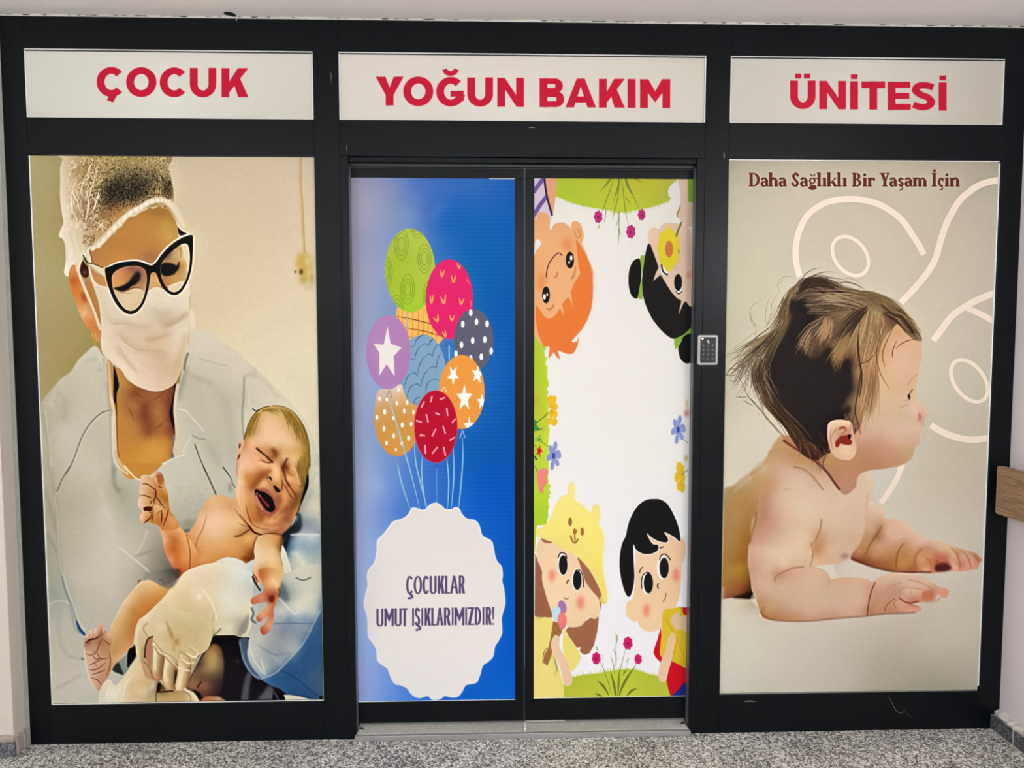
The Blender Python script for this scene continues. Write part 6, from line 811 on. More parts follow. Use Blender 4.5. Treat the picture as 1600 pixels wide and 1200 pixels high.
    D, B, Lh = '2c2018', '6a5238', 'ac9268'
    S = c.strands
    S('390,760 460,710 560,700 680,770', '380,820 480,770 600,770 720,820', 160, 1.2, ['5a463a', '8c7460', 'a08868', '3c2c24'], .6, 5, 2)
    S('600,710 700,770 800,830 850,900', '700,770 840,790 950,830 1060,960', 130, 1.1, ['846c44', 'a48c5c', '5c4830', '6c5838'], .6, 5, 2)
    S('440,800 540,820 640,830 740,820', '470,880 560,870 650,860 760,840', 90, 1.1, ['a89068', '7c6448', '3a2c22'], .65, 5, 2)
    S('790,830 720,880 640,950 580,1040', '800,860 740,930 690,1020 640,1120', 130, 1.2, ['8c7050', 'a4885c', '4a3628', '2c2018'], .65, 6, 2)
    S('800,860 780,950 750,1080 720,1220', '870,880 880,960 850,1080 800,1250', 120, 1.1, ['b8946a', '8c6840', 'c8a478', '6a4a2c'], .55, 6, 2)
    S('620,900 560,960 520,1030 500,1070', '560,900 480,960 430,1040 400,1100', 90, 1.3, ['9c7c54', '6c5034', 'b0946c', '2c2018'], .65, 6, 2); S('700,980 660,1030 620,1090 600,1160', '680,1060 660,1100 640,1150 610,1200', 60, 1.4, ['a88858', '8a6a40'], .55, 5, 2)
    S('600,920 590,980 570,1030 540,1060', '560,900 550,960 530,1000 520,1030', 40, 1.6, ['b8946c', '9c7448', 'a8805c'], .6, 4, 2)
    S('380,760 340,820 320,900 260,1000', '350,800 330,880 290,960 200,1080', 90, 1.1, ['8a7048', '5c4630', 'a48c64', '3c2c20'], .6, 8, 3)
    S('260,1000 180,1060 120,1130 60,1200', '320,960 250,1060 180,1150 120,1210', 110, 1, ['6c5638', '4a3828', '8c7450', '2c2018'], .6, 12, 4)
    S('120,1120 90,1180 60,1250 40,1280', '200,1100 170,1180 140,1260 110,1310', 40, .9, ['4a3828', '6c5840'], .6, 14, 4)
    S('190,1150 170,1230 200,1310 240,1390', '240,1120 220,1220 250,1330 290,1420', 90, 1.1, ['8c7454', '4c3828', '6c5438', '2c2018'], .65, 8, 3)
    S('220,1350 280,1430 350,1510 420,1610', '300,1380 350,1450 420,1540 480,1640', 80, 1.1, ['7c5c3c', '4c3424', '2c1c14'], .6, 6, 2); S('400,1560 440,1610 470,1650 510,1700', '560,1620 580,1650 570,1690 560,1720', 50, 1, ['4c3020', '2c1a14', '80583c'], .65, 8, 3)
    S('790,1180 790,1300 770,1400 740,1500', '850,1150 850,1280 830,1400 790,1500', 90, 1, ['c09468', '8c6844', 'b08860', '6c4a30'], .5, 6, 2); S('660,1430 690,1480 690,1530 650,1560', '720,1430 730,1480 720,1540 690,1580', 30, 1.2, ['8c6440', '5c3c28', 'b0805c'], .6, 5, 2)
    S('880,880 950,900 1000,950 1070,1010', '920,850 990,900 1040,950 1090,1030', 70, 1.2, ['2e2018', '4c3828', '8c7450'], .75, 4, 2)
    S('430,720 480,690 560,690 650,730', '400,790 470,740 570,740 680,790', 60, 1.3, ['2c1e18', '3a2a20'], .7, 6, 2); S('560,760 640,770 730,790 800,810', '500,830 600,820 700,830 780,850', 60, 1.2, ['2a1c16', 'b8a078'], .65, 6, 2)
    org(1300, 420, 5.926)
    c.lines('270,420 250,560 235,700 245,850 265,950 245,1050 230,1180;500,520 450,620 420,720 410,790 420,880 460,1000 530,1110;780,650 700,665 640,695 590,740;560,560 500,680 465,800 490,910;410,760 350,840 270,880 200,930;600,660 560,760 560,830;30,130 130,125 220,145 300,190;240,210 260,170;640,430 720,560 790,650', 1.3, '4a2c1c', .4, .8)
    c.lines('255,880 275,960 270,1080 250,1200;240,600 245,760 262,900', 1.9, '2a1414', .5, .8); c.lines('450,330 560,420 640,450 720,540 760,600;480,400 560,470', 5, '34221c', 1, .75)
    org(1120, 560, 6.667); c.lines('1490,40 1500,120 1480,300 1450,450 1440,560 1470,680 1500,800', 1.8, '3a1c1c', .5, .9); c.lines('1450,520 1420,620 1390,780', 1.2, '4a2c20', .4, .8)
    # stray hairs over the wall
    org(1130, 420, 7.273)
    c.lines('430,370 340,410 300,500 330,590 400,660 440,680;300,520 350,620 370,700 350,780;520,340 490,450 480,560 500,650;620,140 700,90 800,90;680,130 620,180 640,260;640,260 560,380 540,500 500,640;600,400 560,500 520,600 480,700;380,780 260,860 130,920;350,850 200,940 60,1060;130,880 160,960 170,1060 150,1150;1260,150 1400,110 1500,130 1600,210;1550,200 1500,280;330,480 310,560 350,680;1000,110 990,70 1010,110', .9, '8c7c5c', .3, .6)
    c.lines('60,1130 130,1140 200,1160;80,1200 150,1130 190,1050', 1.0, '5c4c34', .4, .7)
    org(1120, 560, 6.667); c.lines('75,160 130,180 200,170;200,400 260,405 320,400;270,430 330,470 380,490;330,400 400,470 440,540;435,560 440,600;230,190 280,300 330,400 420,500 520,620 600,700 700,820;130,230 170,240 210,220', 1.0, '4a3828', .4, .75)
    c.lines('430,490 520,620 620,740 740,850', 2, '7c5c40', .6, .7)
    # ear
    c.grad('1160,680 1200,650 1260,638 1330,642 1400,670 1420,760 1440,850 1455,920 1440,1000 1400,1050 1340,1065 1260,1050 1200,1010 1175,940 1160,880 1150,820 1150,740', '1200,690,d6b898 1280,660,dabc9a 1360,670,dcbe9c 1400,720,d8b494 1180,800,d2b090 1180,900,cda98a 1250,760,c09470 1230,850,c49c78 1330,940,e0c0a0 1400,940,d8b494 1300,1020,d6ae8c 1400,1010,dab490 1220,970,d0aa88 1320,700,d4b08c 1360,740,c08864 1430,880,d2ac88', 1, .5)
    c.fill('1265,740 1290,715 1330,712 1350,740 1345,765 1310,800 1260,850 1235,890 1240,930 1250,900 1290,880 1310,890 1370,900 1400,890 1405,860 1385,840 1400,800 1380,795 1330,805 1270,830 1300,790 1330,760 1320,735', '963c2c', 1, .7); c.fill('1240,860 1290,815 1350,800 1395,798 1385,840 1402,870 1390,895 1330,895 1290,885 1260,925 1238,915', '8c2c22', 1, .7); c.fill('1365,800 1395,795 1390,830 1370,835', '2c0c0c', 1, .5)
    c.lines('1195,720 1180,800 1190,900 1215,960;1260,720 1210,780 1185,850', 1.8, 'a06c4c', .7, .7); c.line('1290,760 1330,740 1345,770 1290,800', 2, 'd8b08c', 1, .8, .6); c.lines('1400,660 1390,720 1380,790', 1.4, '9c7450', .4, .7); c.line('1160,870 1190,980 1260,1050 1350,1068', 1.4, '9c6c48', 1, .6, .6)
    c.lines('880,760 890,850 900,950;990,800 980,880;1060,760 1110,830 1130,900;1040,750 1090,830 1120,880;820,820 870,880 900,960', 1.6, '4a2a18', .5, .7); c.lines('950,860 920,930;1000,900 1030,960 1000,1010;1120,940 1100,1000', 1, '7c5c34', .4, .6)
    c.clip(); c.clarity(14*c.S, .15); c.clarity(1.3*c.S, .3); c.tex(.010, 2); org()
# ------------------------------------------------------------------ materials
def mat(name, col, rough=.5, metal=0, spec=.5, bump=0, bscale=200, var=0, vscale=3, coat=0):
    m = bpy.data.materials.new(name); m.use_nodes = True; nt = m.node_tree; b = nt.nodes['Principled BSDF']
    c = [((v+.055)/1.055)**2.4 if v > .04045 else v/12.92 for v in hx(col)]
    b.inputs['Base Color'].default_value = (*c, 1); b.inputs['Roughness'].default_value = rough; b.inputs['Metallic'].default_value = metal
    b.inputs['Specular IOR Level'].default_value = spec; b.inputs['Coat Weight'].default_value = coat
    tc = nt.nodes.new('ShaderNodeTexCoord')
    n = nt.nodes.new('ShaderNodeTexNoise'); n.inputs['Scale'].default_value = vscale; n.inputs['Detail'].default_value = 6; nt.links.new(tc.outputs['Object'], n.inputs['Vector'])
    mx = nt.nodes.new('ShaderNodeMix'); mx.data_type = 'RGBA'; mx.blend_type = 'MULTIPLY'; mx.inputs[0].default_value = 1
    rp = nt.nodes.new('ShaderNodeMapRange'); rp.inputs[1].default_value = .3; rp.inputs[2].default_value = .7; rp.inputs[3].default_value = 1-max(var, .02); rp.inputs[4].default_value = 1
    nt.links.new(n.outputs[0], rp.inputs[0]); mx.inputs[6].default_value = (*c, 1); nt.links.new(rp.outputs[0], mx.inputs[7]); nt.links.new(mx.outputs[2], b.inputs['Base Color'])
    if bump:
        n2 = nt.nodes.new('ShaderNodeTexNoise'); n2.inputs['Scale'].default_value = bscale; n2.inputs['Detail'].default_value = 5; nt.links.new(tc.outputs['Object'], n2.inputs['Vector'])
        bp = nt.nodes.new('ShaderNodeBump'); bp.inputs['Strength'].default_value = bump; bp.inputs['Distance'].default_value = .002; nt.links.new(n2.outputs[0], bp.inputs['Height']); nt.links.new(bp.outputs[0], b.inputs['Normal'])
    return m
def speckle(name, cols, scale, rough=.45):
    m = mat(name, '808080', rough); nt = m.node_tree; b = nt.nodes['Principled BSDF']; tc = nt.nodes['Texture Coordinate']
    v = nt.nodes.new('ShaderNodeTexVoronoi'); v.inputs['Scale'].default_value = scale; nt.links.new(tc.outputs['Object'], v.inputs['Vector'])
    v2 = nt.nodes.new('ShaderNodeTexVoronoi'); v2.inputs['Scale'].default_value = scale*2.1; nt.links.new(tc.outputs['Object'], v2.inputs['Vector'])
    s1 = nt.nodes.new('ShaderNodeSeparateColor'); s2 = nt.nodes.new('ShaderNodeSeparateColor'); nt.links.new(v.outputs['Color'], s1.inputs[0]); nt.links.new(v2.outputs['Color'], s2.inputs[0])
    n = nt.nodes.new('ShaderNodeTexNoise'); n.inputs['Scale'].default_value = 4; nt.links.new(tc.outputs['Object'], n.inputs['Vector'])
    a = nt.nodes.new('ShaderNodeMath'); a.operation = 'MULTIPLY_ADD'; a.inputs[1].default_value = .5; nt.links.new(s1.outputs[0], a.inputs[0])
    a2 = nt.nodes.new('ShaderNodeMath'); a2.operation = 'MULTIPLY'; a2.inputs[1].default_value = .5; nt.links.new(s2.outputs[1], a2.inputs[0]); nt.links.new(a2.outputs[0], a.inputs[2])
    a3 = nt.nodes.new('ShaderNodeMath'); a3.operation = 'MULTIPLY_ADD'; a3.inputs[1].default_value = .3; nt.links.new(n.outputs[0], a3.inputs[0]); 
    a4 = nt.nodes.new('ShaderNodeMath'); a4.operation = 'SUBTRACT'; a4.inputs[1].default_value = .15; nt.links.new(a.outputs[0], a4.inputs[0]); nt.links.new(a4.outputs[0], a3.inputs[2])
    r = nt.nodes.new('ShaderNodeValToRGB'); nt.links.new(a3.outputs[0], r.inputs[0]); e = r.color_ramp.elements
    for i, (p, c) in enumerate(cols):
        c = [((q+.055)/1.055)**2.4 for q in hx(c)]; k = e[i] if i < 2 else e.new(p); k.position = p; k.color = (*c, 1)
    nt.links.new(r.outputs[0], b.inputs['Base Color']); return m
MF = mat('anthracite_aluminium', '0a0e12', .33, 0, .15, .03, 900, .12, 5)
MD = mat('dark_gasket', '0b0c0e', .6); MW = mat('pale_edge_film', 'f2f2f0', .35); MSIL = mat('grey_sealant', '9c9f94', .6, var=.25, vscale=20)
MCAULK = mat('white_caulk', 'd9d4cc', .6, var=.2, vscale=12); MWH = mat('white_wall_paint', 'e6e1dc', .85); MWALL = mat('matt_wall_paint', 'd9cfc5', .85, 0, .2, .15, 60, .05, 2); MWR = mat('pale_lilac_wall_paint', 'efe6ea', .8, 0, .25, .2, 80, .04, 2)
MCEIL = mat('ceiling_paint', 'f8f2ee', .9, 0, .2, .12, 70, .05, 1.5); MPLAS = mat('rough_plaster', 'b5a9a0', .9, 0, .2, .8, 50, .25, 14)
MFLOOR = speckle('grey_terrazzo', [(.24, '2c2b2a'), (.72, 'fbf9f4'), (.38, '7a7876'), (.5, 'aeaba6'), (.62, 'cdcac4')], 150)
MSKIRT = speckle('dark_granite', [(.2, '2c2c2e'), (.85, '9a9aa0'), (.5, '55555a')], 190)
MSILL = speckle('pale_stone', [(.1, 'b0aca3'), (.9, 'cfccc4'), (.5, 'c0bdb4')], 150, .4); MSTRIP = mat('brushed_sill_metal', 'a7a6a6', .38, .3, .5, .1, 400, .2, 6)
MALU = mat('bright_aluminium', 'c9cacb', .3, .8); MJAMB = mat('grey_jamb_strip', '5a5d68', .3, 0, .6)
def wood():
    m = mat('oak_laminate', '9a7a58', .45); nt = m.node_tree; b = nt.nodes['Principled BSDF']; tc = nt.nodes['Texture Coordinate']
    mp = nt.nodes.new('ShaderNodeMapping'); mp.inputs['Scale'].default_value = (3, 2.2, 40); nt.links.new(tc.outputs['Object'], mp.inputs[0])
    n = nt.nodes.new('ShaderNodeTexNoise'); n.inputs['Scale'].default_value = 4; n.inputs['Detail'].default_value = 8; n.inputs['Distortion'].default_value = .8; nt.links.new(mp.outputs[0], n.inputs['Vector'])
    r = nt.nodes.new('ShaderNodeValToRGB'); nt.links.new(n.outputs[0], r.inputs[0]); e = r.color_ramp.elements
    for i, (p, c) in enumerate([(.3, '6b5038'), (.7, 'a98c6c'), (.5, '927455')]):
        c = [((q+.055)/1.055)**2.4 for q in hx(c)]; k = e[i] if i < 2 else e.new(p); k.position = p; k.color = (*c, 1)
    nt.links.new(r.outputs[0], b.inputs['Base Color']); return m
MWOOD = wood()
def glow(name, col, s):
    m = bpy.data.materials.new(name); m.use_nodes = True; b = m.node_tree.nodes['Principled BSDF']; b.inputs['Base Color'].default_value = (*col, 1); b.inputs['Emission Color'].default_value = (*col, 1); b.inputs['Emission Strength'].default_value = s; return m
def print_mat(name, arr, rough=.5):
    h, w, _ = arr.shape; im = bpy.data.images.new(name, w, h); a = np.ones((h, w, 4), np.float32); a[..., :3] = np.clip(arr, 0, 1)[::-1]
    im.pixels.foreach_set(a.ravel()); im.update(); im.pack()
    m = bpy.data.materials.new(name); m.use_nodes = True; nt = m.node_tree; b = nt.nodes['Principled BSDF']; t = nt.nodes.new('ShaderNodeTexImage'); t.image = im; t.extension = 'EXTEND'
    nt.links.new(t.outputs[0], b.inputs['Base Color']); b.inputs['Roughness'].default_value = rough; b.inputs['Specular IOR Level'].default_value = .06; return m
# ------------------------------------------------------------------ mesh helpers
def obj(name, bm, m, parent=None, bevel=0):
    me = bpy.data.meshes.new(name); bm.to_mesh(me); bm.free(); o = bpy.data.objects.new(name, me); COL.objects.link(o); me.materials.append(m)
    if parent: o.parent = parent; o.matrix_parent_inverse = parent.matrix_world.inverted()
    if bevel: q = o.modifiers.new('bevel', 'BEVEL'); q.width = bevel; q.segments = 2; q.limit_method = 'ANGLE'
    return o
def addbox(bm, x0, x1, y0, y1, z0, z1):
    v = [bm.verts.new(p) for p in ((x0, y0, z0), (x1, y0, z0), (x1, y1, z0), (x0, y1, z0), (x0, y0, z1), (x1, y0, z1), (x1, y1, z1), (x0, y1, z1))]
    for f in ((0, 3, 2, 1), (4, 5, 6, 7), (0, 1, 5, 4), (1, 2, 6, 5), (2, 3, 7, 6), (3, 0, 4, 7)): bm.faces.new([v[i] for i in f])
def box(name, m, parent, *b, bevel=.0012):
    bm = bmesh.new(); addbox(bm, *b); return obj(name, bm, m, parent, bevel)
def prism(bm, pts, y0, y1):
    """outline in (x, z), extruded from y0 (front) to y1"""
    a = [bm.verts.new((x, y0, z)) for x, z in pts]; b = [bm.verts.new((x, y1, z)) for x, z in pts]; n = len(pts)
    bm.faces.new(a); bm.faces.new(b[::-1])
    for i in range(n): bm.faces.new((a[i], b[i], b[(i+1) % n], a[(i+1) % n]))
    bmesh.ops.recalc_face_normals(bm, faces=bm.faces[:])
def rrect(x0, x1, z0, z1, r, n=6):
    p = []
    for cx, cz, a0 in ((x1-r, z1-r, 0), (x0+r, z1-r, 90), (x0+r, z0+r, 180), (x1-r, z0+r, 270)):
        for k in range(n+1): a = math.radians(a0+90*k/n); p.append((cx+r*math.cos(a), cz+r*math.sin(a)))
    return p
def thing(name, label, cat, loc=(0, 0, 0), group=None):
    o = bpy.data.objects.new(name, None); COL.objects.link(o); o.location = loc; o.empty_display_size = .1; o['label'] = label; o['category'] = cat
    if group: o['group'] = group
    o.matrix_world = Matrix.Translation(loc); return o
def struct(o): o['kind'] = 'structure'; return o
def printed(name, art, S, X0, X1, Z0, Z1, y, parent, thick=.004, rough=.5):
    """a flat printed sheet standing in the plane y; the print is drawn on a canvas laid over the sheet"""
    k = 418*S; w, h = int((X1-X0)*k), int((Z1-Z0)*k)
    def T(p): q = back(p, y); return np.stack([(q[:, 0]-X0)*k, (Z1-q[:, 1])*k], 1)
    c = Canvas(T, w, h, S); art(c); m = print_mat(name+'_print', c.im, rough)
    bm = bmesh.new(); addbox(bm, X0, X1, y, y+thick, Z0, Z1); uv = bm.loops.layers.uv.new('uv')
    for f in bm.faces:
        for l in f.loops: l[uv].uv = ((l.vert.co.x-X0)/(X1-X0), (l.vert.co.z-Z0)/(Z1-Z0))
    return obj(name, bm, m, parent)
def ring(name, m, parent, X0, X1, Z0, Z1, t, y0, y1):
    """four thin strips around an opening, joined at the corners"""
    bm = bmesh.new(); addbox(bm, X0, X1, y0, y1, Z1-t, Z1); addbox(bm, X0, X1, y0, y1, Z0, Z0+t); addbox(bm, X0, X0+t, y0, y1, Z0+t, Z1-t); addbox(bm, X1-t, X1, y0, y1, Z0+t, Z1-t)
    return obj(name, bm, m, parent)
# ------------------------------------------------------------------ room shell
XL, XA, XB, XC, XD, XJL, XJR, XR = -1.742, -1.662, -.6365, -.545, .7994, -.5150, .7700, 2.003
XE, XF = .889, 1.9205                      # right stile of the door side, left edge of the last stile
ZT, ZT1, ZT0, ZP, ZB = 2.69, 2.5731, 2.3307, 2.2005, .151
XWL, YB, XWW = -3.3, -6.2, 2.003
# terrazzo floor, 60 cm tiles with hairline joints
bm = bmesh.new(); addbox(bm, XWL-.1, XWW+.1, YB-.1, .6, -.06, -.004); fl = struct(obj('floor', bm, mat('joint_mortar', '8f8c87', .7)))
tm = {}
xs = [XWL]+[round(-3.08+.6*i, 3) for i in range(9) if -3.08+.6*i < XWW]+[XWW]; ys = [YB]+[round(-6.0+.6*i, 3) for i in range(11)]+[.2]
for i in range(len(xs)-1):
    for j in range(len(ys)-1):
        g = .0004; bm = bmesh.new(); addbox(bm, xs[i]+g, xs[i+1]-g, ys[j]+g, ys[j+1]-g, -.01, 0); obj('tile', bm, MFLOOR, fl)
struct(box('ceiling', MCEIL, None, XWL-.1, XWW+.1, YB-.1, .3, ZT, ZT+.1, bevel=0))
struct(box('wall_right', MWR, None, XWW, XWW+.12, YB, .3, 0, ZT, bevel=0)); struct(box('wall_back', MWH, None, XWL-.1, XWW+.12, YB-.1, YB, 0, ZT, bevel=0)); struct(box('wall_left', MWH, None, XWL-.12, XWL, YB, -.073, 0, ZT, bevel=0))
bm = bmesh.new(); addbox(bm, XWL-.12, -1.7575, -.073, .3, 0, ZT); struct(obj('wall_front', bm, MWALL, None, .004))
bx = bmesh.new()
# plaster ridge and skirting at the lower left
rng = random.Random(3)
bm = bmesh.new(); n = 12
bl = struct(obj('baseboard_left', (lambda b: (addbox(b, XWL, -1.752, -.086, -.073, 0, .008), b)[1])(bmesh.new()), MPLAS))
for i in range(5): box('tile', MSKIRT, bl, -1.756-.3*(i+1)+.002, -1.756-.3*i if i else -1.748, -.087, -.073, .0, .056, bevel=.001)
def ragged(name, p0, p1, z0, z1, out, m, parent, n=22, seed=1):
    """a plaster strip with an uneven upper edge, running from p0 to p1 on the floor plan"""
    r = random.Random(seed); b = bmesh.new(); p0, p1 = Vector(p0), Vector(p1); d = (p1-p0); nn = Vector((-d.y, d.x)).normalized()*out; rows = []
    for i in range(n+1):
        q = p0+d*i/n; zt = z1+(r.random()-.5)*.010; k = 1+(r.random()-.5)*.7
        rows.append([b.verts.new((q.x+nn.x*o_, q.y+nn.y*o_, z)) for o_, z in ((0, z0), (k, z0+.002), (k*1.15, z0+(zt-z0)*.55), (k*.7, zt-.003), (0, zt))])
    for i in range(n):
        for j in range(4): b.faces.new((rows[i][j], rows[i+1][j], rows[i+1][j+1], rows[i][j+1]))
    b.faces.new(rows[0]); b.faces.new(rows[-1][::-1]); bmesh.ops.recalc_face_normals(b, faces=b.faces[:]); return obj(name, b, m, parent)
ragged('plaster_edge', (-1.757, -.073), (-1.757, -.001), .0, .072, -.010, MPLAS, bl, 14, 5); ragged('plaster_edge', (-2.6, -.073), (-1.752, -.073), .056, .078, -.010, MPLAS, bl, 60, 6)
br = struct(obj('baseboard_right', (lambda b: (addbox(b, 1.9672, XWW, YB, -.002, 0, .057), b)[1])(bmesh.new()), MCAULK)); yy = -.004; L = .125
while yy > -2.4: box('tile', MSKIRT, br, 1.966, 1.976, yy-L+.006, yy, .004, .060, bevel=.001); yy -= L; L = .3
ragged('plaster_edge', (XWW, -.001), (XWW, -2.4), .055, .080, -.026, MCAULK, br, 160, 7)
# sealant lines round the frame
struct(ragged('trim_1', (XWW, .0), (XWL+1.5, .0), 2.683, 2.6905, .0025, MCAULK, None, 260, 9)); struct(box('trim_2', MSIL, None, -1.7576, XL, -.003, .02, 0, ZT, bevel=.001)); 
# torn gap in the ceiling edge: a plate, dark colour for the shade inside
P0 = back(np.array([[349, 23]]), -.02)[0]; bm = bmesh.new()
pts = [(349, 21.5), (352, 19), (360, 19.4), (366, 21.6), (369, 24.4), (368, 26.6), (361, 25.2), (354, 23.6)]
w = []
for a, b_ in pts:
    d = CW+CR*((a-800)/FPX)-CU*((b_-600)/FPX); t = (ZT-.0012-CAMZ)/d[2]; w.append((d[0]*t, CAMY+d[1]*t))
va = [bm.verts.new((x, y, ZT-.0012)) for x, y in w]; vb = [bm.verts.new((x, y, ZT+.004)) for x, y in w]; bm.faces.new(va); bm.faces.new(vb[::-1])
for i in range(len(va)): bm.faces.new((va[i], vb[i], vb[(i+1) % len(va)], va[(i+1) % len(va)]))
hole = obj('ceiling_gap', bm, mat('painted_cavity_shade', '0e0d0e', .9)); hole['label'] = 'small plate painted dark for the shade in a torn gap of the ceiling edge above the left sign'; hole['category'] = 'hole'
box('loose_strand', MCAULK, hole, -.906, -.9035, -.0045, -.003, 2.674, 2.6895, bevel=0)
# ------------------------------------------------------------------ partition frame
pf = thing('glazed_partition', 'dark anthracite aluminium frame partition holding the signs and posters from floor to ceiling', 'partition', (0, .03, 0))
Y0, Y1 = 0., .075
def prof(name, x0, x1, z0, z1, y0=Y0, y1=Y1, **k): return box(name, MF, pf, x0, x1, y0, y1, z0, z1, **k)
prof('stile', XL, XA, 0, ZT); prof('stile', XB, XC, 0, ZT); prof('stile', XD, XE, 0, ZT); prof('stile', XF, XR-.001, 0, ZT)
for a, b_ in ((XA, XB), (XC, XD), (XE, XF)): prof('rail', a+.0004, b_-.0004, ZT1, ZT); prof('rail', a+.0004, b_-.0004, ZP, ZT0)
for a, b_ in ((XA, XB), (XE, XF)): prof('rail', a+.0004, b_-.0004, 0, ZB)
prof('door_jamb', XC+.0004, XJL, 0, ZP-.0004, -.0006); prof('door_jamb', XJR, XD-.0004, 0, ZP-.0004, -.0006)
box('jamb_strip', MJAMB, pf, XJL-.0005, XJL+.0012, .012, .047, .03, ZP-.03, bevel=0); box('jamb_strip', MJAMB, pf, XJR-.0012, XJR+.0005, .012, .047, .03, ZP-.03, bevel=0)  # grey-blue strip on the inner face of each jamb
prof('door_head', XJL, XJR, ZP-.018, ZP-.0004, .012, .075); box('track_cover', mat('track_black', '101317', .3), pf, XJL, XJR, .03, .05, ZP-.03, ZP-.0185)
for x, z in ((-.4895, 1.42), (.7600, 1.30)): pass
def scratch(pts, w=.0012, y=-.0006):
    q = back(np.array(pts, float), 0); r = ribbon(spline(q, False), [w*.3, w, w*.3])[0]; bm = bmesh.new(); n = len(r)//2
    v = [bm.verts.new((a, y, b_)) for a, b_ in r]
    for i in range(n-1): bm.faces.new((v[i], v[i+1], v[2*n-2-i], v[2*n-1-i]))
    o = obj('scratch', bm, mat('bare_scratch', 'a8a8a6', .5), pf); return o
scratch([(1163, 1096), (1172, 1095.4), (1180, 1096.2)], .004); scratch([(1388, 1087), (1393, 1097), (1400, 1110), (1409, 1114), (1414, 1108)]); scratch([(1414, 1112), (1425, 1122)]); scratch([(541, 226), (542, 232), (542.5, 240)]); scratch([(517, 112), (517.5, 120), (518, 130)]); scratch([(1131, 238), (1131.4, 243), (1131.5, 249)], .0025); scratch([(538.6, 462), (540, 480), (541, 520)], .0012); scratch([(826, 200), (831, 199), (836, 200)], .002)
# ------------------------------------------------------------------ signs
YP = .010
for name, x0, x1, lab in (('sign_panel', XA, XB, 'white sign panel at top left with the red word ÇOCUK'), ('sign_panel', XC, XD, 'wide white sign panel over the doors with red words YOĞUN BAKIM'), ('sign_panel', XE, XF, 'white sign panel at top right with the red word ÜNİTESİ')):
    t = thing(name, lab, 'sign', ((x0+x1)/2, YP, ZT0), 'white lettered panels in the top row of the partition'); g = .0045
    printed('sign_sheet', art_signs, 1.5, x0+g, x1-g, ZT0+g*.4, ZT1-g*1.6, YP, t)
    box('glazing_bar', MD, t, x0, x1, .006, .016, ZT1-g*1.6, ZT1, bevel=0); box('film_edge', MW, t, x0+.001, x1-.001, .0022, .006, ZT1-g*.95, ZT1-g*.35, bevel=0)
    box('film_edge', MW, t, x0+g*.25, x0+g, .003, .016, ZT0, ZT1-g*1.7, bevel=0); box('film_edge', MW, t, x1-g, x1-g*.25, .003, .016, ZT0, ZT1-g*1.7, bevel=0); box('film_edge', MW, t, x0+g, x1-g, .004, .016, ZT0, ZT0+g*.4, bevel=0)
# ------------------------------------------------------------------ big fixed posters
for art, x0, x1, zb, lab in ((art_nurse, XA, XB, ZB, 'left photo poster of a masked nurse in glasses holding a crying newborn'), (art_baby, XE, XF, ZB, 'right photo poster of a dark-haired baby lying on its tummy under brown lettering')):
    t = thing('poster_panel', lab, 'poster', ((x0+x1)/2, YP, zb), 'large photo posters either side of the doors'); g = .004
    printed('poster_sheet', art, 1.5, x0+g, x1-g, zb+g, ZP-g, YP, t)
    if art is art_nurse: box('film_edge', MW, t, x0+.0006, x0+.0042, .0052, .0095, zb+.001, ZP-.003, bevel=0); box('film_edge', MW, t, x0+.005, x1-.002, .0052, .0095, zb+.001, zb+.0028, bevel=0); box('film_edge', MSIL, t, x1-.0035, x1-.0015, .0052, .0095, zb+.002, ZP-.003, bevel=0)
    else:
        box('film_edge', MSIL, t, x0+.001, x0+.0032, .0052, .0095, zb+.002, ZP-.004, bevel=0); box('film_edge', MW, t, x0+.003, x1-.003, .0052, .0095, ZP-.0045, ZP-.0018, bevel=0); box('film_edge', MW, t, x1-.0055, x1-.0012, .0052, .0095, zb+.02, ZP-.010, bevel=0); box('film_edge', MSIL, t, x0+.003, x1-.006, .0052, .0095, zb+.001, zb+.0028, bevel=0)
# ------------------------------------------------------------------ sliding doors
YD = .05
q = back(np.array([(545, 277.5), (804.5, 279), (803, 1093), (835, 278.5), (835, 1091), (1078, 1088), (820, 600)]), YD)
XM = float(q[6, 0])
def door(lab, art, x0, x1, px0, px1, pz0, pz1, edge):
    t = thing('sliding_door', lab, 'door', ((x0+x1)/2, YD, .03), 'pair of sliding door leaves'); z0, z1 = .036, ZP-.03
    box('bottom_rail', MF, t, x0, x1, YD, YD+.03, z0, pz0); box('top_rail', MF, t, x0, x1, YD, YD+.03, pz1, z1)
    if px0 > x0+.01: box('stile', MF, t, x0, px0, YD, YD+.03, pz0+.0004, pz1-.0004)
    if px1 < x1-.01: box('stile', MF, t, px1, x1, YD, YD+.03, pz0+.0004, pz1-.0004)
    printed('door_print', art, 1.6, px0, px1, pz0, pz1, YD+.001, t, .02)
    box('film_edge', MW, t, *edge, bevel=0); return t
zb_, zt_ = float(q[2, 1]), float(q[0, 1]); pzt = float(q[1, 1])
d1 = door('left sliding door leaf with blue balloon poster and scalloped white badge', art_balloons, XJL-.02, XM-.0012, XJL-.02, float(q[1, 0]), zb_, pzt, (.0, float(q[1, 0]), YD-.0006, YD+.002, pzt-.0014, pzt+.0004))
box('film_edge', MW, d1, XJL, float(q[1, 0]), YD-.0006, YD+.002, zb_-.0008, zb_+.0008, bevel=0)
d2 = door('right sliding door leaf with poster of four cartoon children on white', art_kids, XM+.0012, XJR+.02, float(q[3, 0]), XJR+.02, float(q[4, 1]), float(q[3, 1]), (float(q[3, 0]), XJR, YD-.0006, YD+.002, float(q[4, 1])-.001, float(q[4, 1])+.0008))
box('meeting_seal', MD, d1, XM-.006, XM-.0012, YD-.0015, YD+.02, .036, ZP-.03, bevel=0)
box('bottom_brush', mat('pale_brush', 'b9b8b4', .6), d2, XM+.003, XM+.16, YD+.004, YD+.01, .028, .0365, bevel=0)
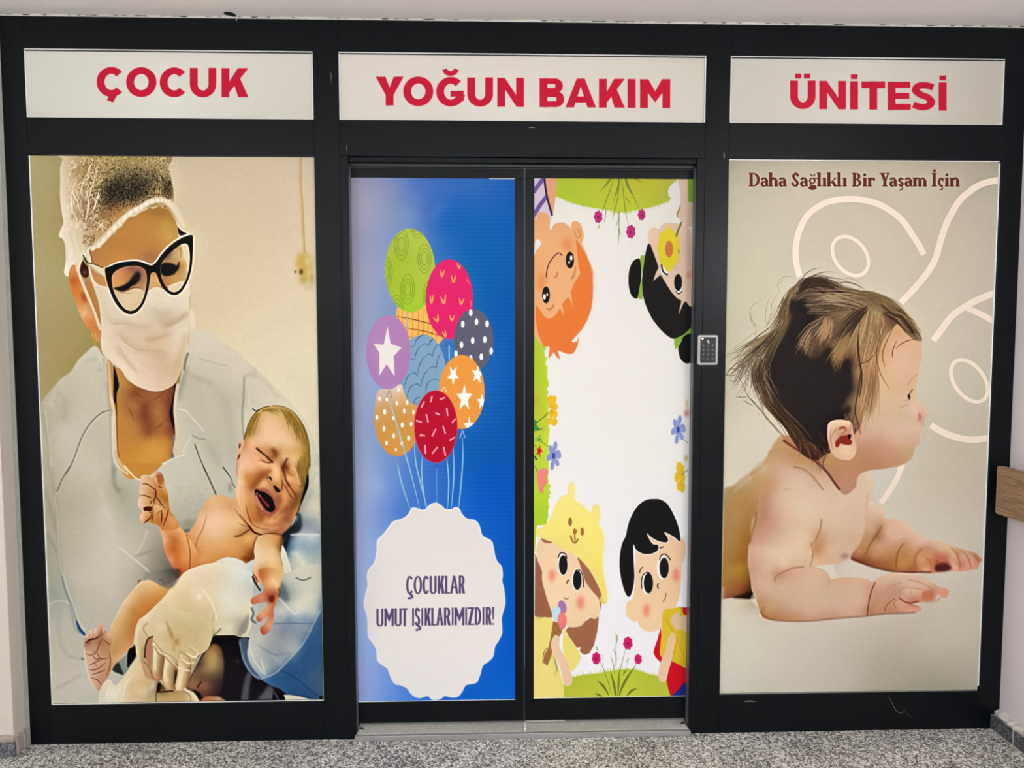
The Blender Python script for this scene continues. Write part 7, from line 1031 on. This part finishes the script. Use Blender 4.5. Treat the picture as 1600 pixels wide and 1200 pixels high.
# ------------------------------------------------------------------ threshold
th = thing('door_threshold', 'pale stone door sill with grey metal front strip under the sliding doors', 'threshold', (.13, .02, 0))
box('stone_slab', MSILL, th, XJL+.001, XJR-.001, -.004, .12, .0005, .022, bevel=.001); box('metal_strip', MSTRIP, th, XJL-.004, XJR+.003, -.020, -.004, .0004, .0215, bevel=.002)
for x in (XJL+.016, XJR-.018):
    b = box('floor_guide', MALU, th, x-.008, x+.008, .012, .03, .022, .031); box('roller', MD, b, x-.004, x+.004, .010, .018, .031, .039)
box('floor_guide', MW, th, XM-.0035, XM+.0035, .0, .046, .0222, .033)  # guide at the joint, its white also standing for light leaking between the leaves
# ------------------------------------------------------------------ keypad
q = back(np.array([(1090.2, 523.5), (1122.6, 523.5), (1121, 570.3), (1089.8, 570.3)]), -.012); kx0, kx1, kz0, kz1 = float(q[[0, 3], 0].mean()), float(q[[1, 2], 0].mean()), float(q[2, 1]), float(q[0, 1])
kp = thing('access_keypad', 'small silver and black access keypad on the dark jamb right of the doors', 'keypad', ((kx0+kx1)/2, 0, (kz0+kz1)/2))
bm = bmesh.new(); prism(bm, rrect(kx0, kx1, kz0, kz1, .008), -.014, -.0005); obj('housing', bm, mat('silver_plastic', 'a3a1a0', .35, .25), kp, .002)
fx0, fx1, fz0, fz1 = kx0+.0095, kx1-.0095, kz0+.0085, kz1-.0085; bm = bmesh.new(); prism(bm, rrect(fx0, fx1, fz0, fz1, .002, 3), -.0158, -.0138); obj('faceplate', bm, mat('gloss_black_plastic', '060608', .18), kp)
kw = (fx1-fx0); MK = mat('key_black', '141416', .3); MDG = mat('grey_digit', '6e6e72', .5)
for r in range(4):
    for c_ in range(3):
        cx, cz = fx0+kw*(.2+.3*c_), fz1-.031-r*.0165; bm = bmesh.new(); prism(bm, rrect(cx-.0055, cx+.0055, cz-.0055, cz+.0055, .0022, 3), -.0166, -.0157); k = obj('key', bm, MK, kp)
        cu = bpy.data.curves.new('digit_outline', 'FONT'); cu.body = ['1', '2', '3', '4', '5', '6', '7', '8', '9', '*', '0', '#'][r*3+c_]; cu.size = .0105; cu.align_x = 'CENTER'; cu.align_y = 'CENTER'; cu.extrude = .0002
        tmp = bpy.data.objects.new('digit_outline', cu); me = bpy.data.meshes.new_from_object(tmp); bpy.data.objects.remove(tmp); me.materials.clear(); me.materials.append(MDG); o = bpy.data.objects.new('digit', me); COL.objects.link(o); o.location = (cx, -.0168, cz); o.rotation_euler = (math.pi/2, 0, 0); o.parent = k
bm = bmesh.new(); prism(bm, rrect(fx0+.005, fx0+.0105, fz1-.0075, fz1-.002, .0026, 4), -.0168, -.0157); o = obj('indicator_light', bm, glow('red_white_led', (1, .55, .45), 6), kp); o['label'] = 'lit pinkish indicator light'
bm = bmesh.new(); cx, cz = (fx0+fx1)/2, fz1-.0165; prism(bm, [(cx-.0055, cz+.005), (cx+.001, cz+.006), (cx+.0055, cz-.004), (cx+.002, cz-.007), (cx-.001, cz-.0045), (cx-.002, cz-.001)], -.0163, -.0157); obj('card_symbol', bm, mat('pale_symbol', 'b9bcc2', .5), kp)
# ------------------------------------------------------------------ handrail on the right wall
hr = thing('wall_handrail', 'flat oak laminate handrail board fixed along the right wall', 'handrail', (1.95, -.03, .95))
bm = bmesh.new(); r_ = rrect(-2.4, -.030, .8672, 1.0515, .010); a = [bm.verts.new((1.930, y, z)) for y, z in r_]; b_ = [bm.verts.new((1.950, y, z)) for y, z in r_]; n = len(r_)
bm.faces.new(a); bm.faces.new(b_[::-1])
for i in range(n): bm.faces.new((a[i], b_[i], b_[(i+1) % n], a[(i+1) % n]))
bmesh.ops.recalc_face_normals(bm, faces=bm.faces[:]); obj('board', bm, MWOOD, hr, .002)
for y in (-.45, -1.2, -1.95): box('bracket', MALU, hr, 1.950, XWW, y-.03, y+.03, .92, 1.0)
# ------------------------------------------------------------------ added fill lights: unseen globes that brighten the partition and ceiling
for i, (x, y, z, g) in enumerate(FILL_LAMPS):
    t = thing('added_fill_light', ('left added fill light globe of the near row, out of view', 'middle added fill light globe of the near row, out of view', 'right added fill light globe of the near row, out of view', 'left added fill light globe of the far row, out of view', 'right added fill light globe of the far row, out of view')[i], 'lamp', (x, y, ZT), 'added globe fill lights')
    bm = bmesh.new(); bmesh.ops.create_uvsphere(bm, u_segments=24, v_segments=14, radius=.17, matrix=Matrix.Translation((x, y, z))); o = obj('globe', bm, glow('fill_light_globe', FILL_COL, g*2.2), t)
    for p in o.data.polygons: p.use_smooth = True
    bm = bmesh.new(); bmesh.ops.create_cone(bm, cap_ends=True, segments=12, radius1=.008, radius2=.008, depth=ZT-z-.16, matrix=Matrix.Translation((x, y, (ZT+z+.16)/2))); obj('fill_light_rod', bm, MALU, t)
    bm = bmesh.new(); bmesh.ops.create_cone(bm, cap_ends=True, segments=20, radius1=.06, radius2=.06, depth=.02, matrix=Matrix.Translation((x, y, ZT-.0101))); obj('fill_light_rose', bm, MW, t)
